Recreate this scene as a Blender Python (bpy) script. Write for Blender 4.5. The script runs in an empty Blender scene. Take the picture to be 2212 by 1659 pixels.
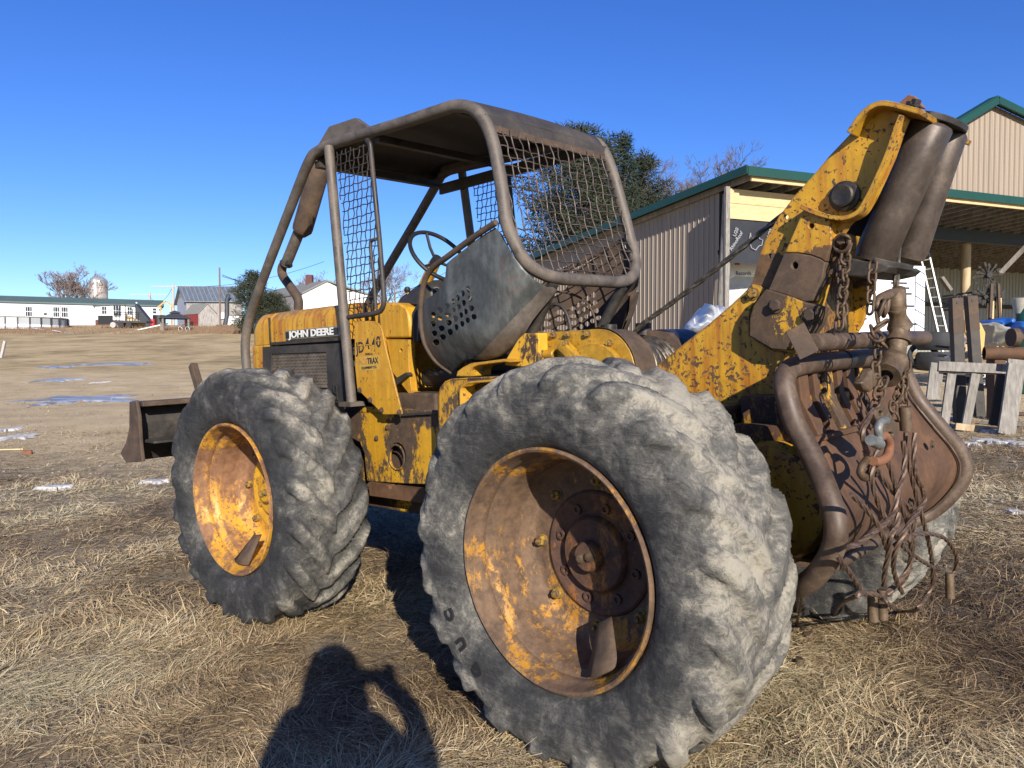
import bpy, bmesh, math, random
import numpy as np
from mathutils import Vector, Matrix, noise
from mathutils.geometry import delaunay_2d_cdt
random.seed(7)
R = math.radians
scene = bpy.context.scene
col = scene.collection

# ------------------------------------------------------------ camera, light, exposure
EYE = Vector((0, 0, 1.43)); PITCH = R(2.0); FPX = 1662.0; CX, CY = 1106.0, 829.5
cd = bpy.data.cameras.new('camera'); cam = bpy.data.objects.new('camera', cd); col.objects.link(cam)
cam.location = EYE; cam.rotation_euler = (R(90) - PITCH, 0, 0)
cd.sensor_width = 36; cd.lens = FPX / 2212 * 36; cd.clip_start = 0.05; cd.clip_end = 3000
scene.camera = cam
SUN_AZ, SUN_EL = 166.5, 23.0          # compass angle from +Y, clockwise; height
world = bpy.data.worlds.new('World'); scene.world = world; world.use_nodes = True
wn = world.node_tree.nodes; wl = world.node_tree.links
sky = wn.new('ShaderNodeTexSky'); sky.sky_type = 'NISHITA'; sky.sun_disc = False
sky.sun_elevation = R(SUN_EL); sky.sun_rotation = R(SUN_AZ)
sky.altitude = 300; sky.air_density = 1.0; sky.dust_density = 0.15; sky.ozone_density = 6.0
hs = wn.new('ShaderNodeHueSaturation'); hs.inputs['Saturation'].default_value = 1.16; hs.inputs['Hue'].default_value = .518; wl.new(sky.outputs[0], hs.inputs['Color'])
wl.new(hs.outputs[0], wn['Background'].inputs[0]); wn['Background'].inputs[1].default_value = 0.11
sd = bpy.data.lights.new('sun', 'SUN'); sun = bpy.data.objects.new('sun', sd); col.objects.link(sun)
sd.energy = 5.0; sd.angle = R(0.5); sd.color = (1.0, 0.93, 0.83)
sun.location = (4, -10, 12)
_sv = Vector((math.sin(R(SUN_AZ)) * math.cos(R(SUN_EL)), math.cos(R(SUN_AZ)) * math.cos(R(SUN_EL)), math.sin(R(SUN_EL))))
sun.rotation_euler = _sv.to_track_quat('Z', 'Y').to_euler()
scene.view_settings.view_transform = 'Standard'; scene.view_settings.look = 'None'
scene.view_settings.exposure = 0.62; scene.view_settings.gamma = 1.0
try: scene.view_settings.use_curve_mapping = False
except Exception: pass

# ------------------------------------------------------------ helpers
def tag(o, label=None, cat=None, group=None, kind=None):
    if label: o['label'] = label
    if cat: o['category'] = cat
    if group: o['group'] = group
    if kind: o['kind'] = kind
    return o

def empty(name, loc=(0, 0, 0), label=None, cat=None, group=None, mat=None):
    o = bpy.data.objects.new(name, None); col.objects.link(o)
    o.empty_display_size = 0.2
    if mat is not None: o.matrix_world = mat
    else: o.location = loc
    return tag(o, label, cat, group)

def link(name, me, parent=None):
    o = bpy.data.objects.new(name, me); col.objects.link(o)
    if parent is not None: o.parent = parent
    return o

def smooth_path(pts, n=6, closed=False):
    P = [Vector(p) for p in pts]
    if len(P) < 3: return P
    out = []; m = len(P)
    rng = range(m) if closed else range(m - 1)
    for i in rng:
        if closed: p0, p1, p2, p3 = P[i - 1], P[i], P[(i + 1) % m], P[(i + 2) % m]
        else:
            p1, p2 = P[i], P[i + 1]
            p0 = P[i - 1] if i > 0 else p1 * 2 - p2
            p3 = P[i + 2] if i + 2 < m else p2 * 2 - p1
        for k in range(n):
            t = k / n
            out.append(0.5 * ((2 * p1) + (-p0 + p2) * t + (2 * p0 - 5 * p1 + 4 * p2 - p3) * t * t + (-p0 + 3 * p1 - 3 * p2 + p3) * t ** 3))
    if not closed: out.append(P[-1])
    return out

def round_path(pts, r, n=5):
    """polyline whose corners are rounded with radius about r"""
    P = [Vector(p) for p in pts]; out = [P[0]]
    for i in range(1, len(P) - 1):
        a, b, c = P[i - 1], P[i], P[i + 1]
        d1 = (a - b); d2 = (c - b); t = min(r, d1.length * .48, d2.length * .48)
        s, e = b + d1.normalized() * t, b + d2.normalized() * t
        for k in range(n + 1):
            u = k / n
            out.append(s * (1 - u) ** 2 + b * 2 * u * (1 - u) + e * u * u)
    out.append(P[-1]); return out

class MB:
    def __init__(s): s.v = []; s.f = []
    def add(s, vs, fs):
        o = len(s.v); s.v += [tuple(v) for v in vs]; s.f += [tuple(i + o for i in f) for f in fs]; return s
    def box(s, c, d, rot=None, taper=1.0):
        c = Vector(c); hx, hy, hz = d[0] / 2, d[1] / 2, d[2] / 2
        vs = [Vector((x * hx * (taper if z > 0 else 1), y * hy * (taper if z > 0 else 1), z * hz)) for z in (-1, 1) for y in (-1, 1) for x in (-1, 1)]
        if rot is not None: vs = [rot @ v for v in vs]
        return s.add([c + v for v in vs], [(0, 2, 3, 1), (4, 5, 7, 6), (0, 1, 5, 4), (2, 6, 7, 3), (0, 4, 6, 2), (1, 3, 7, 5)])
    def beam(s, a, b, w, h, up=(0, 0, 1)):
        a, b = Vector(a), Vector(b); d = (b - a).normalized(); up = Vector(up)
        if abs(d.dot(up)) > .98: up = Vector((1, 0, 0))
        x = d.cross(up).normalized(); z = x.cross(d).normalized()
        vs = [p + x * (i * w / 2) + z * (j * h / 2) for p in (a, b) for i, j in ((-1, -1), (1, -1), (1, 1), (-1, 1))]
        return s.add(vs, [(3, 2, 1, 0), (4, 5, 6, 7), (0, 1, 5, 4), (1, 2, 6, 5), (2, 3, 7, 6), (3, 0, 4, 7)])
    def tube(s, pts, r, n=10, closed=False, caps=True, lobes=0, pitch=.06, amp=.16):
        P = [Vector(p) for p in pts]; m = len(P); vs = []; fs = []
        rr = r if hasattr(r, '__len__') else [r] * m
        T = []
        for i in range(m):
            a = P[i - 1] if (i > 0 or closed) else P[i]; b = P[(i + 1) % m] if (i < m - 1 or closed) else P[i]
            T.append((b - a).normalized())
        up = Vector((0, 0, 1)) if abs(T[0].z) < .9 else Vector((1, 0, 0))
        N = (up - T[0] * up.dot(T[0])).normalized(); dist = 0
        for i in range(m):
            if i: dist += (P[i] - P[i - 1]).length
            N = (N - T[i] * N.dot(T[i]))
            N = N.normalized() if N.length > 1e-6 else T[i].orthogonal().normalized()
            B = T[i].cross(N); tw = dist / pitch * 2 * math.pi / max(lobes, 1) * 1.0 if lobes else 0
            for k in range(n):
                a = 2 * math.pi * k / n
                q = rr[i] * (1 + amp * math.cos(lobes * a) if lobes else 1)
                a2 = a + tw * (lobes / 6 if lobes else 0)
                vs.append(P[i] + N * (q * math.cos(a2)) + B * (q * math.sin(a2)))
        L = m if closed else m - 1
        for i in range(L):
            j = (i + 1) % m
            for k in range(n):
                k2 = (k + 1) % n; fs.append((i * n + k, i * n + k2, j * n + k2, j * n + k))
        if caps and not closed:
            fs.append(tuple(reversed(range(n)))); fs.append(tuple((m - 1) * n + k for k in range(n)))
        return s.add(vs, fs)
    def lathe(s, prof, o=(0, 0, 0), ax=(0, 0, 1), n=32, cap0=False, cap1=False, flip=False):
        """prof: (radius, height along ax)"""
        o, ax = Vector(o), Vector(ax).normalized(); N = ax.orthogonal().normalized(); B = ax.cross(N); vs = []; fs = []
        for r, h in prof:
            for k in range(n):
                a = 2 * math.pi * k / n; vs.append(o + ax * h + (N * math.cos(a) + B * math.sin(a)) * r)
        for i in range(len(prof) - 1):
            for k in range(n):
                k2 = (k + 1) % n; f = (i * n + k, i * n + k2, (i + 1) * n + k2, (i + 1) * n + k)
                fs.append(f[::-1] if flip else f)
        if cap0: fs.append(tuple(reversed(range(n))))
        if cap1: fs.append(tuple((len(prof) - 1) * n + k for k in range(n)))
        return s.add(vs, fs)
    def cyl(s, a, b, r, n=20, r2=None):
        a, b = Vector(a), Vector(b); L = (b - a).length
        return s.lathe([(r, 0), (r if r2 is None else r2, L)], a, b - a, n, True, True)
    def hexbolt(s, c, ax, r, h):
        ax = Vector(ax).normalized(); c = Vector(c)
        s.lathe([(r * 1.35, 0), (r * 1.35, h * .2)], c, ax, 16, False, True)
        return s.lathe([(r, 0), (r, h * .92), (r * .85, h)], c, ax, 6, True, True)
    def torus(s, c, ax, Rr, r, n=24, m=8, a0=0, a1=2 * math.pi, ref=None):
        c, ax = Vector(c), Vector(ax).normalized(); N = Vector(ref) if ref is not None else ax.orthogonal()
        N = (N - ax * N.dot(ax)).normalized(); B = ax.cross(N); full = abs(a1 - a0) > 6.28
        k = n if full else n + 1
        pts = [c + (N * math.cos(a0 + (a1 - a0) * i / n) + B * math.sin(a0 + (a1 - a0) * i / n)) * Rr for i in range(k)]
        return s.tube(pts, r, m, closed=full)
    def sheet(s, outline, holes, fn, off, grid=0):
        """2D outline with holes; fn maps 2D -> 3D front point; off(3D front point) -> back point"""
        pts = []; edges = []
        def loop(L):
            o = len(pts); pts.extend([Vector((p[0], p[1])) for p in L]); edges.extend([(o + i, o + (i + 1) % len(L)) for i in range(len(L))])
        loop(outline); [loop(h) for h in holes]
        def inside(p, L):
            c = False; j = len(L) - 1
            for i in range(len(L)):
                if (L[i][1] > p[1]) != (L[j][1] > p[1]) and p[0] < (L[j][0] - L[i][0]) * (p[1] - L[i][1]) / (L[j][1] - L[i][1]) + L[i][0]: c = not c
                j = i
            return c
        def ok(p): return inside(p, outline) and not any(inside(p, h) for h in holes)
        if grid:
            xs = [p[0] for p in outline]; ys = [p[1] for p in outline]; x = min(xs) + grid * .37
            while x < max(xs):
                y = min(ys) + grid * .41
                while y < max(ys):
                    if ok((x, y)): pts.append(Vector((x, y)))
                    y += grid
                x += grid
        v, e, f, ov, oe, of = delaunay_2d_cdt(pts, edges, [], 0, 1e-7)
        F = []
        for t in f:
            c = sum((v[i] for i in t), Vector((0, 0))) / len(t)
            if ok(c): F.append(t)
        A = [Vector(fn(p[0], p[1])) for p in v]; Bk = [Vector(off(a)) for a in A]; n = len(A)
        cnt = {}
        for t in F:
            for i in range(len(t)):
                a, b = t[i], t[(i + 1) % len(t)]; cnt[(a, b)] = 1
        fs = [tuple(t) for t in F] + [tuple(n + i for i in reversed(t)) for t in F]
        for (a, b) in list(cnt):
            if (b, a) not in cnt: fs.append((a, n + a, n + b, b) if True else None)
        return s.add(A + Bk, fs)
    def mesh(s, name, mat=None, smooth=35):
        me = bpy.data.meshes.new(name); me.from_pydata(s.v, [], s.f); me.update()
        bm = bmesh.new(); bm.from_mesh(me); bmesh.ops.recalc_face_normals(bm, faces=bm.faces); bm.to_mesh(me); bm.free()
        if smooth:
            me.polygons.foreach_set('use_smooth', [True] * len(me.polygons)); me.set_sharp_from_angle(angle=R(smooth))
        if mat: me.materials.append(mat)
        return me
    def build(s, name, mat, parent=None, smooth=35, bevel=0):
        o = link(name, s.mesh(name, mat, smooth), parent)
        if bevel:
            b = o.modifiers.new('bevel', 'BEVEL'); b.width = bevel; b.segments = 2; b.limit_method = 'ANGLE'; b.angle_limit = R(50)
        return o

def text_obj(txt, size, mat, parent, M, depth=.002, name='lettering', bold=.0, sx=1.0, font=None):
    cu = bpy.data.curves.new('t', 'FONT'); cu.body = txt; cu.size = size; cu.extrude = depth; cu.offset = bold
    cu.align_x = 'CENTER'; cu.align_y = 'CENTER'; cu.resolution_u = 3
    to = bpy.data.objects.new('t', cu); col.objects.link(to)
    dg = bpy.context.evaluated_depsgraph_get(); me = bpy.data.meshes.new_from_object(to.evaluated_get(dg))
    bpy.data.objects.remove(to); bpy.data.curves.remove(cu)
    me.name = name; me.transform(M @ Matrix.Diagonal((sx, 1, 1, 1)))
    me.materials.clear(); me.materials.append(mat)
    return link(name, me, parent)

# ------------------------------------------------------------ view maths: photograph pixel -> point on a real plane
def ray(u, v):
    c, s = math.cos(PITCH), math.sin(PITCH); a = (u - CX) / FPX; b = -(v - CY) / FPX
    return Vector((a, c + b * s, -s + b * c))
def onplane(u, v, O, N):
    r = ray(u, v); return EYE + r * ((O - EYE).dot(N) / r.dot(N))
def WY(u, v, Y): r = ray(u, v); return EYE + r * (Y / r.y)
_psi, _tau, _rho = R(136.0), R(1.4), R(1.8)
FW = Vector((math.cos(_psi) * math.cos(_tau), math.sin(_psi) * math.cos(_tau), -math.sin(_tau)))
LF = Vector((-math.sin(_psi), math.cos(_psi), 0)); UP = FW.cross(LF)
LF, UP = LF * math.cos(_rho) - UP * math.sin(_rho), UP * math.cos(_rho) + LF * math.sin(_rho)
ORG = Vector((0.135, 2.622, .70)) - LF * 1.13 - UP * .70
MM = Matrix((FW, LF, UP)).transposed().to_4x4(); MM.translation = ORG; MI = MM.inverted()
def MY(u, v, y): return MI @ onplane(u, v, ORG + LF * y, LF)
def MX(u, v, x): return MI @ onplane(u, v, ORG + FW * x, FW)
CR = dict(c1=(560,220,2.766),c2=(1000,220,2.766),c3=(580,700,2.766),c4=(1050,540,3.687),c5=(1600,220,2.44),c6=(1850,800,2.765),r1=(0,650,3.319),r2=(400,850,2.212),r3=(1040,860,1.565),r4=(1900,1300,3.318),r5=(2160,600,3.0175),r6=(1760,400,3.318),v1=(1560,400,3.95),v2=(2300,220,3.072),v3=(0,640,7.373),v4=(300,640,6.506),v5=(1780,620,3.95),k1=(2080,220,3.071),k2=(940,660,5.53),k3=(1320,780,5.027),k4=(2000,960,3.319),k5=(1160,1080,2.370),d=(0,0,.86407))
def C(c, x, y):
    a = CR[c]; return ((a[0] + x / a[2]) / 1.15732, (a[1] + y / a[2]) / 1.15732)

# ------------------------------------------------------------ materials
def newmat(name):
    m = bpy.data.materials.new(name); m.use_nodes = True; nt = m.node_tree
    return m, nt, nt.nodes['Principled BSDF']
def N(nt, t, **kw):
    n = nt.nodes.new(t)
    for k, v in kw.items():
        if k.startswith('i_'):
            n.inputs[k[2:].replace('_', ' ')].default_value = v
        else: setattr(n, k, v)
    return n
def tex_noise(nt, scale, detail=6, rough=.6, vec=None, dist=0.0):
    n = N(nt, 'ShaderNodeTexNoise'); n.inputs['Scale'].default_value = scale; n.inputs['Detail'].default_value = detail
    n.inputs['Roughness'].default_value = rough; n.inputs['Distortion'].default_value = dist
    if vec is not None: nt.links.new(vec, n.inputs['Vector'])
    return n.outputs['Fac']
def ramp(nt, fac, stops, interp='LINEAR'):
    r = N(nt, 'ShaderNodeValToRGB'); r.color_ramp.interpolation = interp; e = r.color_ramp.elements
    while len(e) < len(stops): e.new(.5)
    for k, (p, c) in enumerate(stops):
        e[k].position = p; c = (c, c, c) if not hasattr(c, '__len__') else c; e[k].color = (*c, 1)
    nt.links.new(fac, r.inputs[0]); return r.outputs[0]
def mixc(nt, fac, a, b, mode='MIX'):
    m = N(nt, 'ShaderNodeMix', data_type='RGBA', blend_type=mode)
    for sock, val in ((m.inputs[0], fac), (m.inputs[6], a), (m.inputs[7], b)):
        if hasattr(val, 'is_linked') or hasattr(val, 'links'): nt.links.new(val, sock)
        elif hasattr(val, '__len__'): sock.default_value = (*val, 1)
        else: sock.default_value = val
    return m.outputs[2]
def mth(nt, op, a, b=0.0, clamp=False):
    m = N(nt, 'ShaderNodeMath', operation=op, use_clamp=clamp)
    for i, val in enumerate((a, b)):
        if hasattr(val, 'links'): nt.links.new(val, m.inputs[i])
        else: m.inputs[i].default_value = val
    return m.outputs[0]
def coords(nt, scale=(1, 1, 1), src='Object', loc=(0, 0, 0), rot=(0, 0, 0)):
    t = N(nt, 'ShaderNodeTexCoord'); mp = N(nt, 'ShaderNodeMapping'); mp.inputs['Scale'].default_value = scale
    mp.inputs['Location'].default_value = loc; mp.inputs['Rotation'].default_value = rot
    nt.links.new(t.outputs[src], mp.inputs[0]); return mp.outputs[0]
def bump(nt, b, h, strength=.3, dist=.01):
    n = N(nt, 'ShaderNodeBump'); n.inputs['Strength'].default_value = strength; n.inputs['Distance'].default_value = dist
    nt.links.new(h, n.inputs['Height']); nt.links.new(n.outputs[0], b.inputs['Normal'])
def flat(name, c, rough=.7, metal=0.0, var=.25, scale=6.0, bmp=0.0, c2=None, detail=6, stretch=(1, 1, 1), lo=.35, hi=.7):
    m, nt, b = newmat(name); f = tex_noise(nt, scale, detail, .65, coords(nt, stretch))
    c2 = c2 or tuple(x * (1 - var) for x in c)
    nt.links.new(ramp(nt, f, [(lo, c2), (hi, c)]), b.inputs['Base Color'])
    b.inputs['Roughness'].default_value = rough; b.inputs['Metallic'].default_value = metal
    if bmp: bump(nt, b, f, bmp, .01)
    return m
def worn(name, paint, rust=(.055, .032, .018), rust2=(.15, .078, .032), thr=.55, scale=5.0, rough=.5, streak=.5, fleck=.62, dirt=0.25, loc=(0, 0, 0), soft=.015, zgrad=None, band=None):
    """paint chipped down to rust: big ragged patches, small flecks, rusty runs"""
    m, nt, b = newmat(name)
    co = coords(nt, loc=loc)
    cv = coords(nt, (1, 1, .6), loc=loc)
    big = mth(nt, 'ADD', mth(nt, 'MULTIPLY', tex_noise(nt, scale, 5, .6, cv, .3), .66), mth(nt, 'MULTIPLY', tex_noise(nt, scale * 8, 10, .75, cv, .4), .34))
    fl = tex_noise(nt, 58, 3, .55, co, .5)
    fl2 = tex_noise(nt, scale * 1.6, 3, .6, co)
    if zgrad:       # more wear low down / high up: (z at none, z at full, gain)
        sx = N(nt, 'ShaderNodeSeparateXYZ'); nt.links.new(co, sx.inputs[0])
        mr = N(nt, 'ShaderNodeMapRange'); mr.inputs[1].default_value = zgrad[0]; mr.inputs[2].default_value = zgrad[1]; mr.inputs[4].default_value = zgrad[2]
        nt.links.new(sx.outputs[2], mr.inputs[0]); big = mth(nt, 'ADD', big, mr.outputs[0])
    if band:        # a belt of the plate where another part has rubbed the paint away
        sx = N(nt, 'ShaderNodeSeparateXYZ'); nt.links.new(coords(nt), sx.inputs[0]); pr = []
        for a_, b_ in ((band[0] - .015, band[0] + .015), (band[1] + .015, band[1] - .015)):
            mr = N(nt, 'ShaderNodeMapRange'); mr.inputs[1].default_value = a_; mr.inputs[2].default_value = b_; nt.links.new(sx.outputs[2], mr.inputs[0]); pr.append(mr.outputs[0])
        big = mth(nt, 'ADD', big, mth(nt, 'MULTIPLY', mth(nt, 'MULTIPLY', pr[0], pr[1]), .16))
    mask = ramp(nt, big, [(thr - soft, 0.0), (thr + soft, 1.0)])
    fsum = mth(nt, 'ADD', fl, mth(nt, 'MULTIPLY', fl2, .45))
    mask2 = ramp(nt, fsum, [(fleck + .255 - .012, 0.0), (fleck + .255 + .012, 1.0)])
    mask = mth(nt, 'MAXIMUM', mask, mask2, True)
    bv = N(nt, 'ShaderNodeBevel', samples=3); bv.inputs['Radius'].default_value = .014; ge = N(nt, 'ShaderNodeNewGeometry')
    dp = N(nt, 'ShaderNodeVectorMath', operation='DOT_PRODUCT'); nt.links.new(bv.outputs[0], dp.inputs[0]); nt.links.new(ge.outputs['Normal'], dp.inputs[1])
    ed = mth(nt, 'MULTIPLY', mth(nt, 'SUBTRACT', 1.0, dp.outputs['Value']), 3.2)
    edm = ramp(nt, mth(nt, 'ADD', ed, mth(nt, 'MULTIPLY', mth(nt, 'SUBTRACT', tex_noise(nt, 26, 6, .7, cv), .5), 2.4)), [(.42, 0.0), (.50, 1.0)])
    mask = mth(nt, 'MAXIMUM', mask, mth(nt, 'MULTIPLY', edm, ramp(nt, ed, [(.03, 0.0), (.10, 1.0)])), True)
    st = tex_noise(nt, 3.0, 5, .6, coords(nt, (9, 9, .7), loc=loc))
    stm = mth(nt, 'MULTIPLY', ramp(nt, st, [(.44, 0.0), (.66, 1.0)]), streak)
    orange = (min(paint[0] * .62, 1), paint[1] * .36, paint[2] * .5 + .004)
    p1 = mixc(nt, stm, paint, orange)
    dn = ramp(nt, tex_noise(nt, 14, 8, .7, co), [(.35, 0.0), (.75, 1.0)])
    p2 = mixc(nt, mth(nt, 'MULTIPLY', dn, min(1, dirt * 1.35)), p1, tuple(x * .35 for x in paint))
    rc = ramp(nt, tex_noise(nt, 22, 6, .7, co), [(.35, rust), (.7, rust2)])
    c = mixc(nt, mask, p2, rc)
    nt.links.new(c, b.inputs['Base Color'])
    rr = mixc(nt, mask, (rough,) * 3, (.82,) * 3); nt.links.new(rr, b.inputs['Roughness'])
    h = mth(nt, 'ADD', mth(nt, 'MULTIPLY', mask, -.6), mth(nt, 'MULTIPLY', fl, .5)); bump(nt, b, h, .35, .004)
    return m
def steel(name, a, b2, c, scale=7, rough=.55, metal=.35, stretch=(1, 1, 1), bmp=.25, p=(.3, .52, .72)):
    m, nt, b = newmat(name); co = coords(nt, stretch)
    f = tex_noise(nt, scale, 9, .7, co, .4); g = tex_noise(nt, scale * 12, 3, .6, co)
    f2 = mth(nt, 'ADD', mth(nt, 'MULTIPLY', f, .8), mth(nt, 'MULTIPLY', g, .2))
    nt.links.new(ramp(nt, f2, [(p[0], a), (p[1], b2), (p[2], c)]), b.inputs['Base Color'])
    nt.links.new(ramp(nt, f, [(.3, rough - .12), (.75, min(rough + .25, 1))]), b.inputs['Roughness']); b.inputs['Metallic'].default_value = metal
    bump(nt, b, f2, bmp, .004); return m

YEL = (.53, .285, .018)
M = {}
M['yellow'] = worn('yellow_paint', YEL, thr=.62, scale=3.2, fleck=.645, streak=.45, dirt=.3)
M['yellow_hood'] = worn('yellow_paint_hood', YEL, thr=.61, scale=3.5, fleck=.63, streak=1.0, dirt=.25, zgrad=(1.66, 1.84, .1))
M['yellow_arch'] = worn('yellow_paint_arch', YEL, thr=.605, scale=4.6, fleck=.572, streak=.8, dirt=.35, loc=(3, 1, 0), band=(1.655, 1.785))
M['yellow_arch_low'] = worn('yellow_paint_arch_low', YEL, thr=.585, scale=4.0, fleck=.57, streak=1.0, dirt=.35, loc=(7, 1, 0))
M['yellow_chip'] = worn('yellow_paint_chipped', YEL, rust=(.04, .026, .016), rust2=(.10, .06, .032), thr=.475, scale=3.2, fleck=.60, streak=.3, dirt=.3, loc=(1.3, 0, .4))
M['yellow_rusty'] = worn('yellow_paint_mostly_rust', YEL, rust=(.04, .026, .016), rust2=(.10, .058, .030), thr=.455, scale=4.5, fleck=.60, streak=.3, dirt=.3, loc=(4, 0, .4))
M['yellow_cast'] = worn('yellow_casting', (.50, .27, .02), rust=(.05, .035, .02), rust2=(.12, .08, .04), thr=.64, scale=4, fleck=.64, streak=.25, dirt=.85, rough=.4)
M['yellow_dark'] = worn('yellow_paint_mud', (.33, .17, .012), rust=(.05, .025, .015), rust2=(.11, .05, .02), thr=.5, scale=6, fleck=.54, streak=.4, dirt=.6)
M['rust'] = steel('rusty_steel', (.028, .018, .012), (.075, .048, .030), (.145, .088, .050), 9, .75, .0)
M['rust_red'] = steel('rusty_plate', (.034, .018, .010), (.092, .044, .020), (.16, .08, .036), 5, .75, .0, bmp=.2)
M['rust_pipe'] = steel('rusty_pipe_polished', (.034, .022, .015), (.088, .057, .037), (.185, .13, .09), 9, .52, .12)
M['orange_rust'] = steel('orange_rust', (.11, .045, .02), (.20, .085, .04), (.30, .14, .07), 9, .8, .1)
M['rops'] = steel('weathered_steel_tube', (.055, .043, .034), (.13, .108, .088), (.215, .17, .13), 7, .6, .3)
M['dark_steel'] = steel('dark_steel', (.02, .017, .015), (.055, .048, .042), (.11, .09, .07), 6, .55, .4)
M['roller_steel'] = steel('roller_steel', (.045, .033, .026), (.085, .064, .050), (.165, .125, .095), 7, .45, .35)
M['roof_steel'] = steel('roof_steel', (.028, .025, .023), (.05, .043, .04), (.10, .08, .065), 4, .65, .2)
M['shield'] = None
M['oily'] = steel('oily_black', (.012, .01, .009), (.03, .026, .022), (.07, .05, .035), 9, .35, .2, bmp=.6)
M['chain'] = steel('rusty_chain', (.038, .024, .014), (.105, .066, .037), (.20, .125, .065), 30, .6, .4)
M['cable'] = steel('wire_rope', (.035, .024, .018), (.14, .09, .062), (.25, .18, .135), 40, .5, .5, bmp=.2)
M['cable_main'] = steel('wire_rope_winch', (.03, .025, .018), (.12, .10, .075), (.30, .26, .2), 40, .4, .6, bmp=.2)
M['cast'] = steel('rusty_casting', (.042, .028, .017), (.12, .08, .047), (.24, .17, .105), 12, .55, .35)
M['bright_steel'] = steel('bright_steel', (.08, .08, .072), (.17, .17, .155), (.30, .29, .26), 20, .5, .35)
M['black'] = flat('black_paint', (.018, .018, .018), .5, var=.4)
M['rubber_hose'] = flat('rubber_hose', (.02, .02, .022), .5)
M['white_letter'] = flat('badge_letters', (.75, .74, .68), .4, var=.2, scale=30)
M['chrome_edge'] = flat('badge_rim', (.35, .33, .28), .4, metal=.6, var=.4, scale=20)
M['stencil'] = flat('black_stencil', (.02, .018, .02), .6)
M['decal'] = flat('faded_decal', (.50, .30, .05), .55, var=.25, scale=40)
M['brownbox'] = worn('brown_painted_steel', (.060, .038, .028), rust=YEL, rust2=(.6, .33, .02), thr=.515, scale=4, fleck=.75, streak=.2, dirt=.3, loc=(0, 2, 0))
# grey smeared side shield
m, nt, b = newmat('grey_shield_plate'); co = coords(nt)
f = tex_noise(nt, 3.2, 10, .72, co, .5); g = tex_noise(nt, 3, 6, .7, coords(nt, (7, 4, 1.8)))
base = ramp(nt, mth(nt, 'ADD', mth(nt, 'MULTIPLY', f, .6), mth(nt, 'MULTIPLY', g, .4)), [(.33, (.020, .020, .019)), (.48, (.066, .069, .066)), (.62, (.15, .155, .145))])
rs = ramp(nt, tex_noise(nt, 5.5, 8, .75, co, .2), [(.60, 0.0), (.72, .75)])
nt.links.new(mixc(nt, rs, base, (.19, .085, .04)), b.inputs['Base Color']); b.inputs['Roughness'].default_value = .5; b.inputs['Metallic'].default_value = .25
bump(nt, b, f, .2, .006); M['shield'] = m
# tyre rubber under field dust: dust settles on the tread face
def tyre_mat(name, bias, r0=.60, r1=.72):
    m, nt, b = newmat(name); co = coords(nt)
    s = N(nt, 'ShaderNodeSeparateXYZ'); nt.links.new(co, s.inputs[0])
    rad = mth(nt, 'SQRT', mth(nt, 'ADD', mth(nt, 'MULTIPLY', s.outputs[0], s.outputs[0]), mth(nt, 'MULTIPLY', s.outputs[2], s.outputs[2])))
    rr = N(nt, 'ShaderNodeMapRange'); rr.inputs[1].default_value = r0; rr.inputs[2].default_value = r1; rr.inputs[3].default_value = 0; rr.inputs[4].default_value = 1; nt.links.new(rad, rr.inputs[0])
    a = tex_noise(nt, 4.0, 9, .68, co, .6); c = tex_noise(nt, 17, 7, .75, co, .8); sc = tex_noise(nt, 9, 6, .8, coords(nt, (1, 8, 5), rot=(.3, .5, .8)), 1.5)
    mk = mth(nt, 'ADD', mth(nt, 'MULTIPLY', a, .55), mth(nt, 'MULTIPLY', c, .32)); mk = mth(nt, 'ADD', mk, mth(nt, 'MULTIPLY', sc, .22)); mk = mth(nt, 'ADD', mk, -.02)
    mk = mth(nt, 'ADD', mk, mth(nt, 'MULTIPLY', rr.outputs[0], .115)); mk = mth(nt, 'ADD', mk, bias)
    cc = ramp(nt, mk, [(.43, (.013, .013, .013)), (.535, (.040, .039, .037)), (.62, (.115, .108, .092)), (.70, (.31, .28, .22))])
    nt.links.new(cc, b.inputs['Base Color']); b.inputs['Roughness'].default_value = .78
    fn = tex_noise(nt, 70, 5, .75, co, .4); bump(nt, b, mth(nt, 'ADD', mth(nt, 'ADD', c, mth(nt, 'MULTIPLY', sc, 1.0)), mth(nt, 'MULTIPLY', fn, .5)), .75, .008); return m
M['tyre_rear'] = tyre_mat('tyre_rubber_rear', .014, .50, .72); M['tyre_front'] = tyre_mat('tyre_rubber_front', -.018, .67, .715)
M['rim_rear'] = worn('rim_paint_rust', (.46, .22, .025), rust=(.07, .042, .026), rust2=(.175, .105, .058), thr=.45, scale=6, fleck=.58, streak=.2, dirt=.4, soft=.03)
M['rim_front'] = worn('rim_paint_yellow', (.56, .28, .025), rust=(.13, .06, .03), rust2=(.27, .14, .07), thr=.492, scale=5, fleck=.58, streak=.2, dirt=.3, soft=.03)
M['hub_rear'] = worn('hub_paint_rust', (.28, .11, .015), rust=(.045, .024, .016), rust2=(.12, .055, .03), thr=.425, scale=7, fleck=.58, streak=.2, dirt=.6, soft=.03)
M['nut'] = worn('nut_paint', (.42, .25, .03), rust=(.06, .04, .025), rust2=(.13, .08, .04), thr=.55, scale=30, fleck=.55, dirt=.5)
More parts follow.
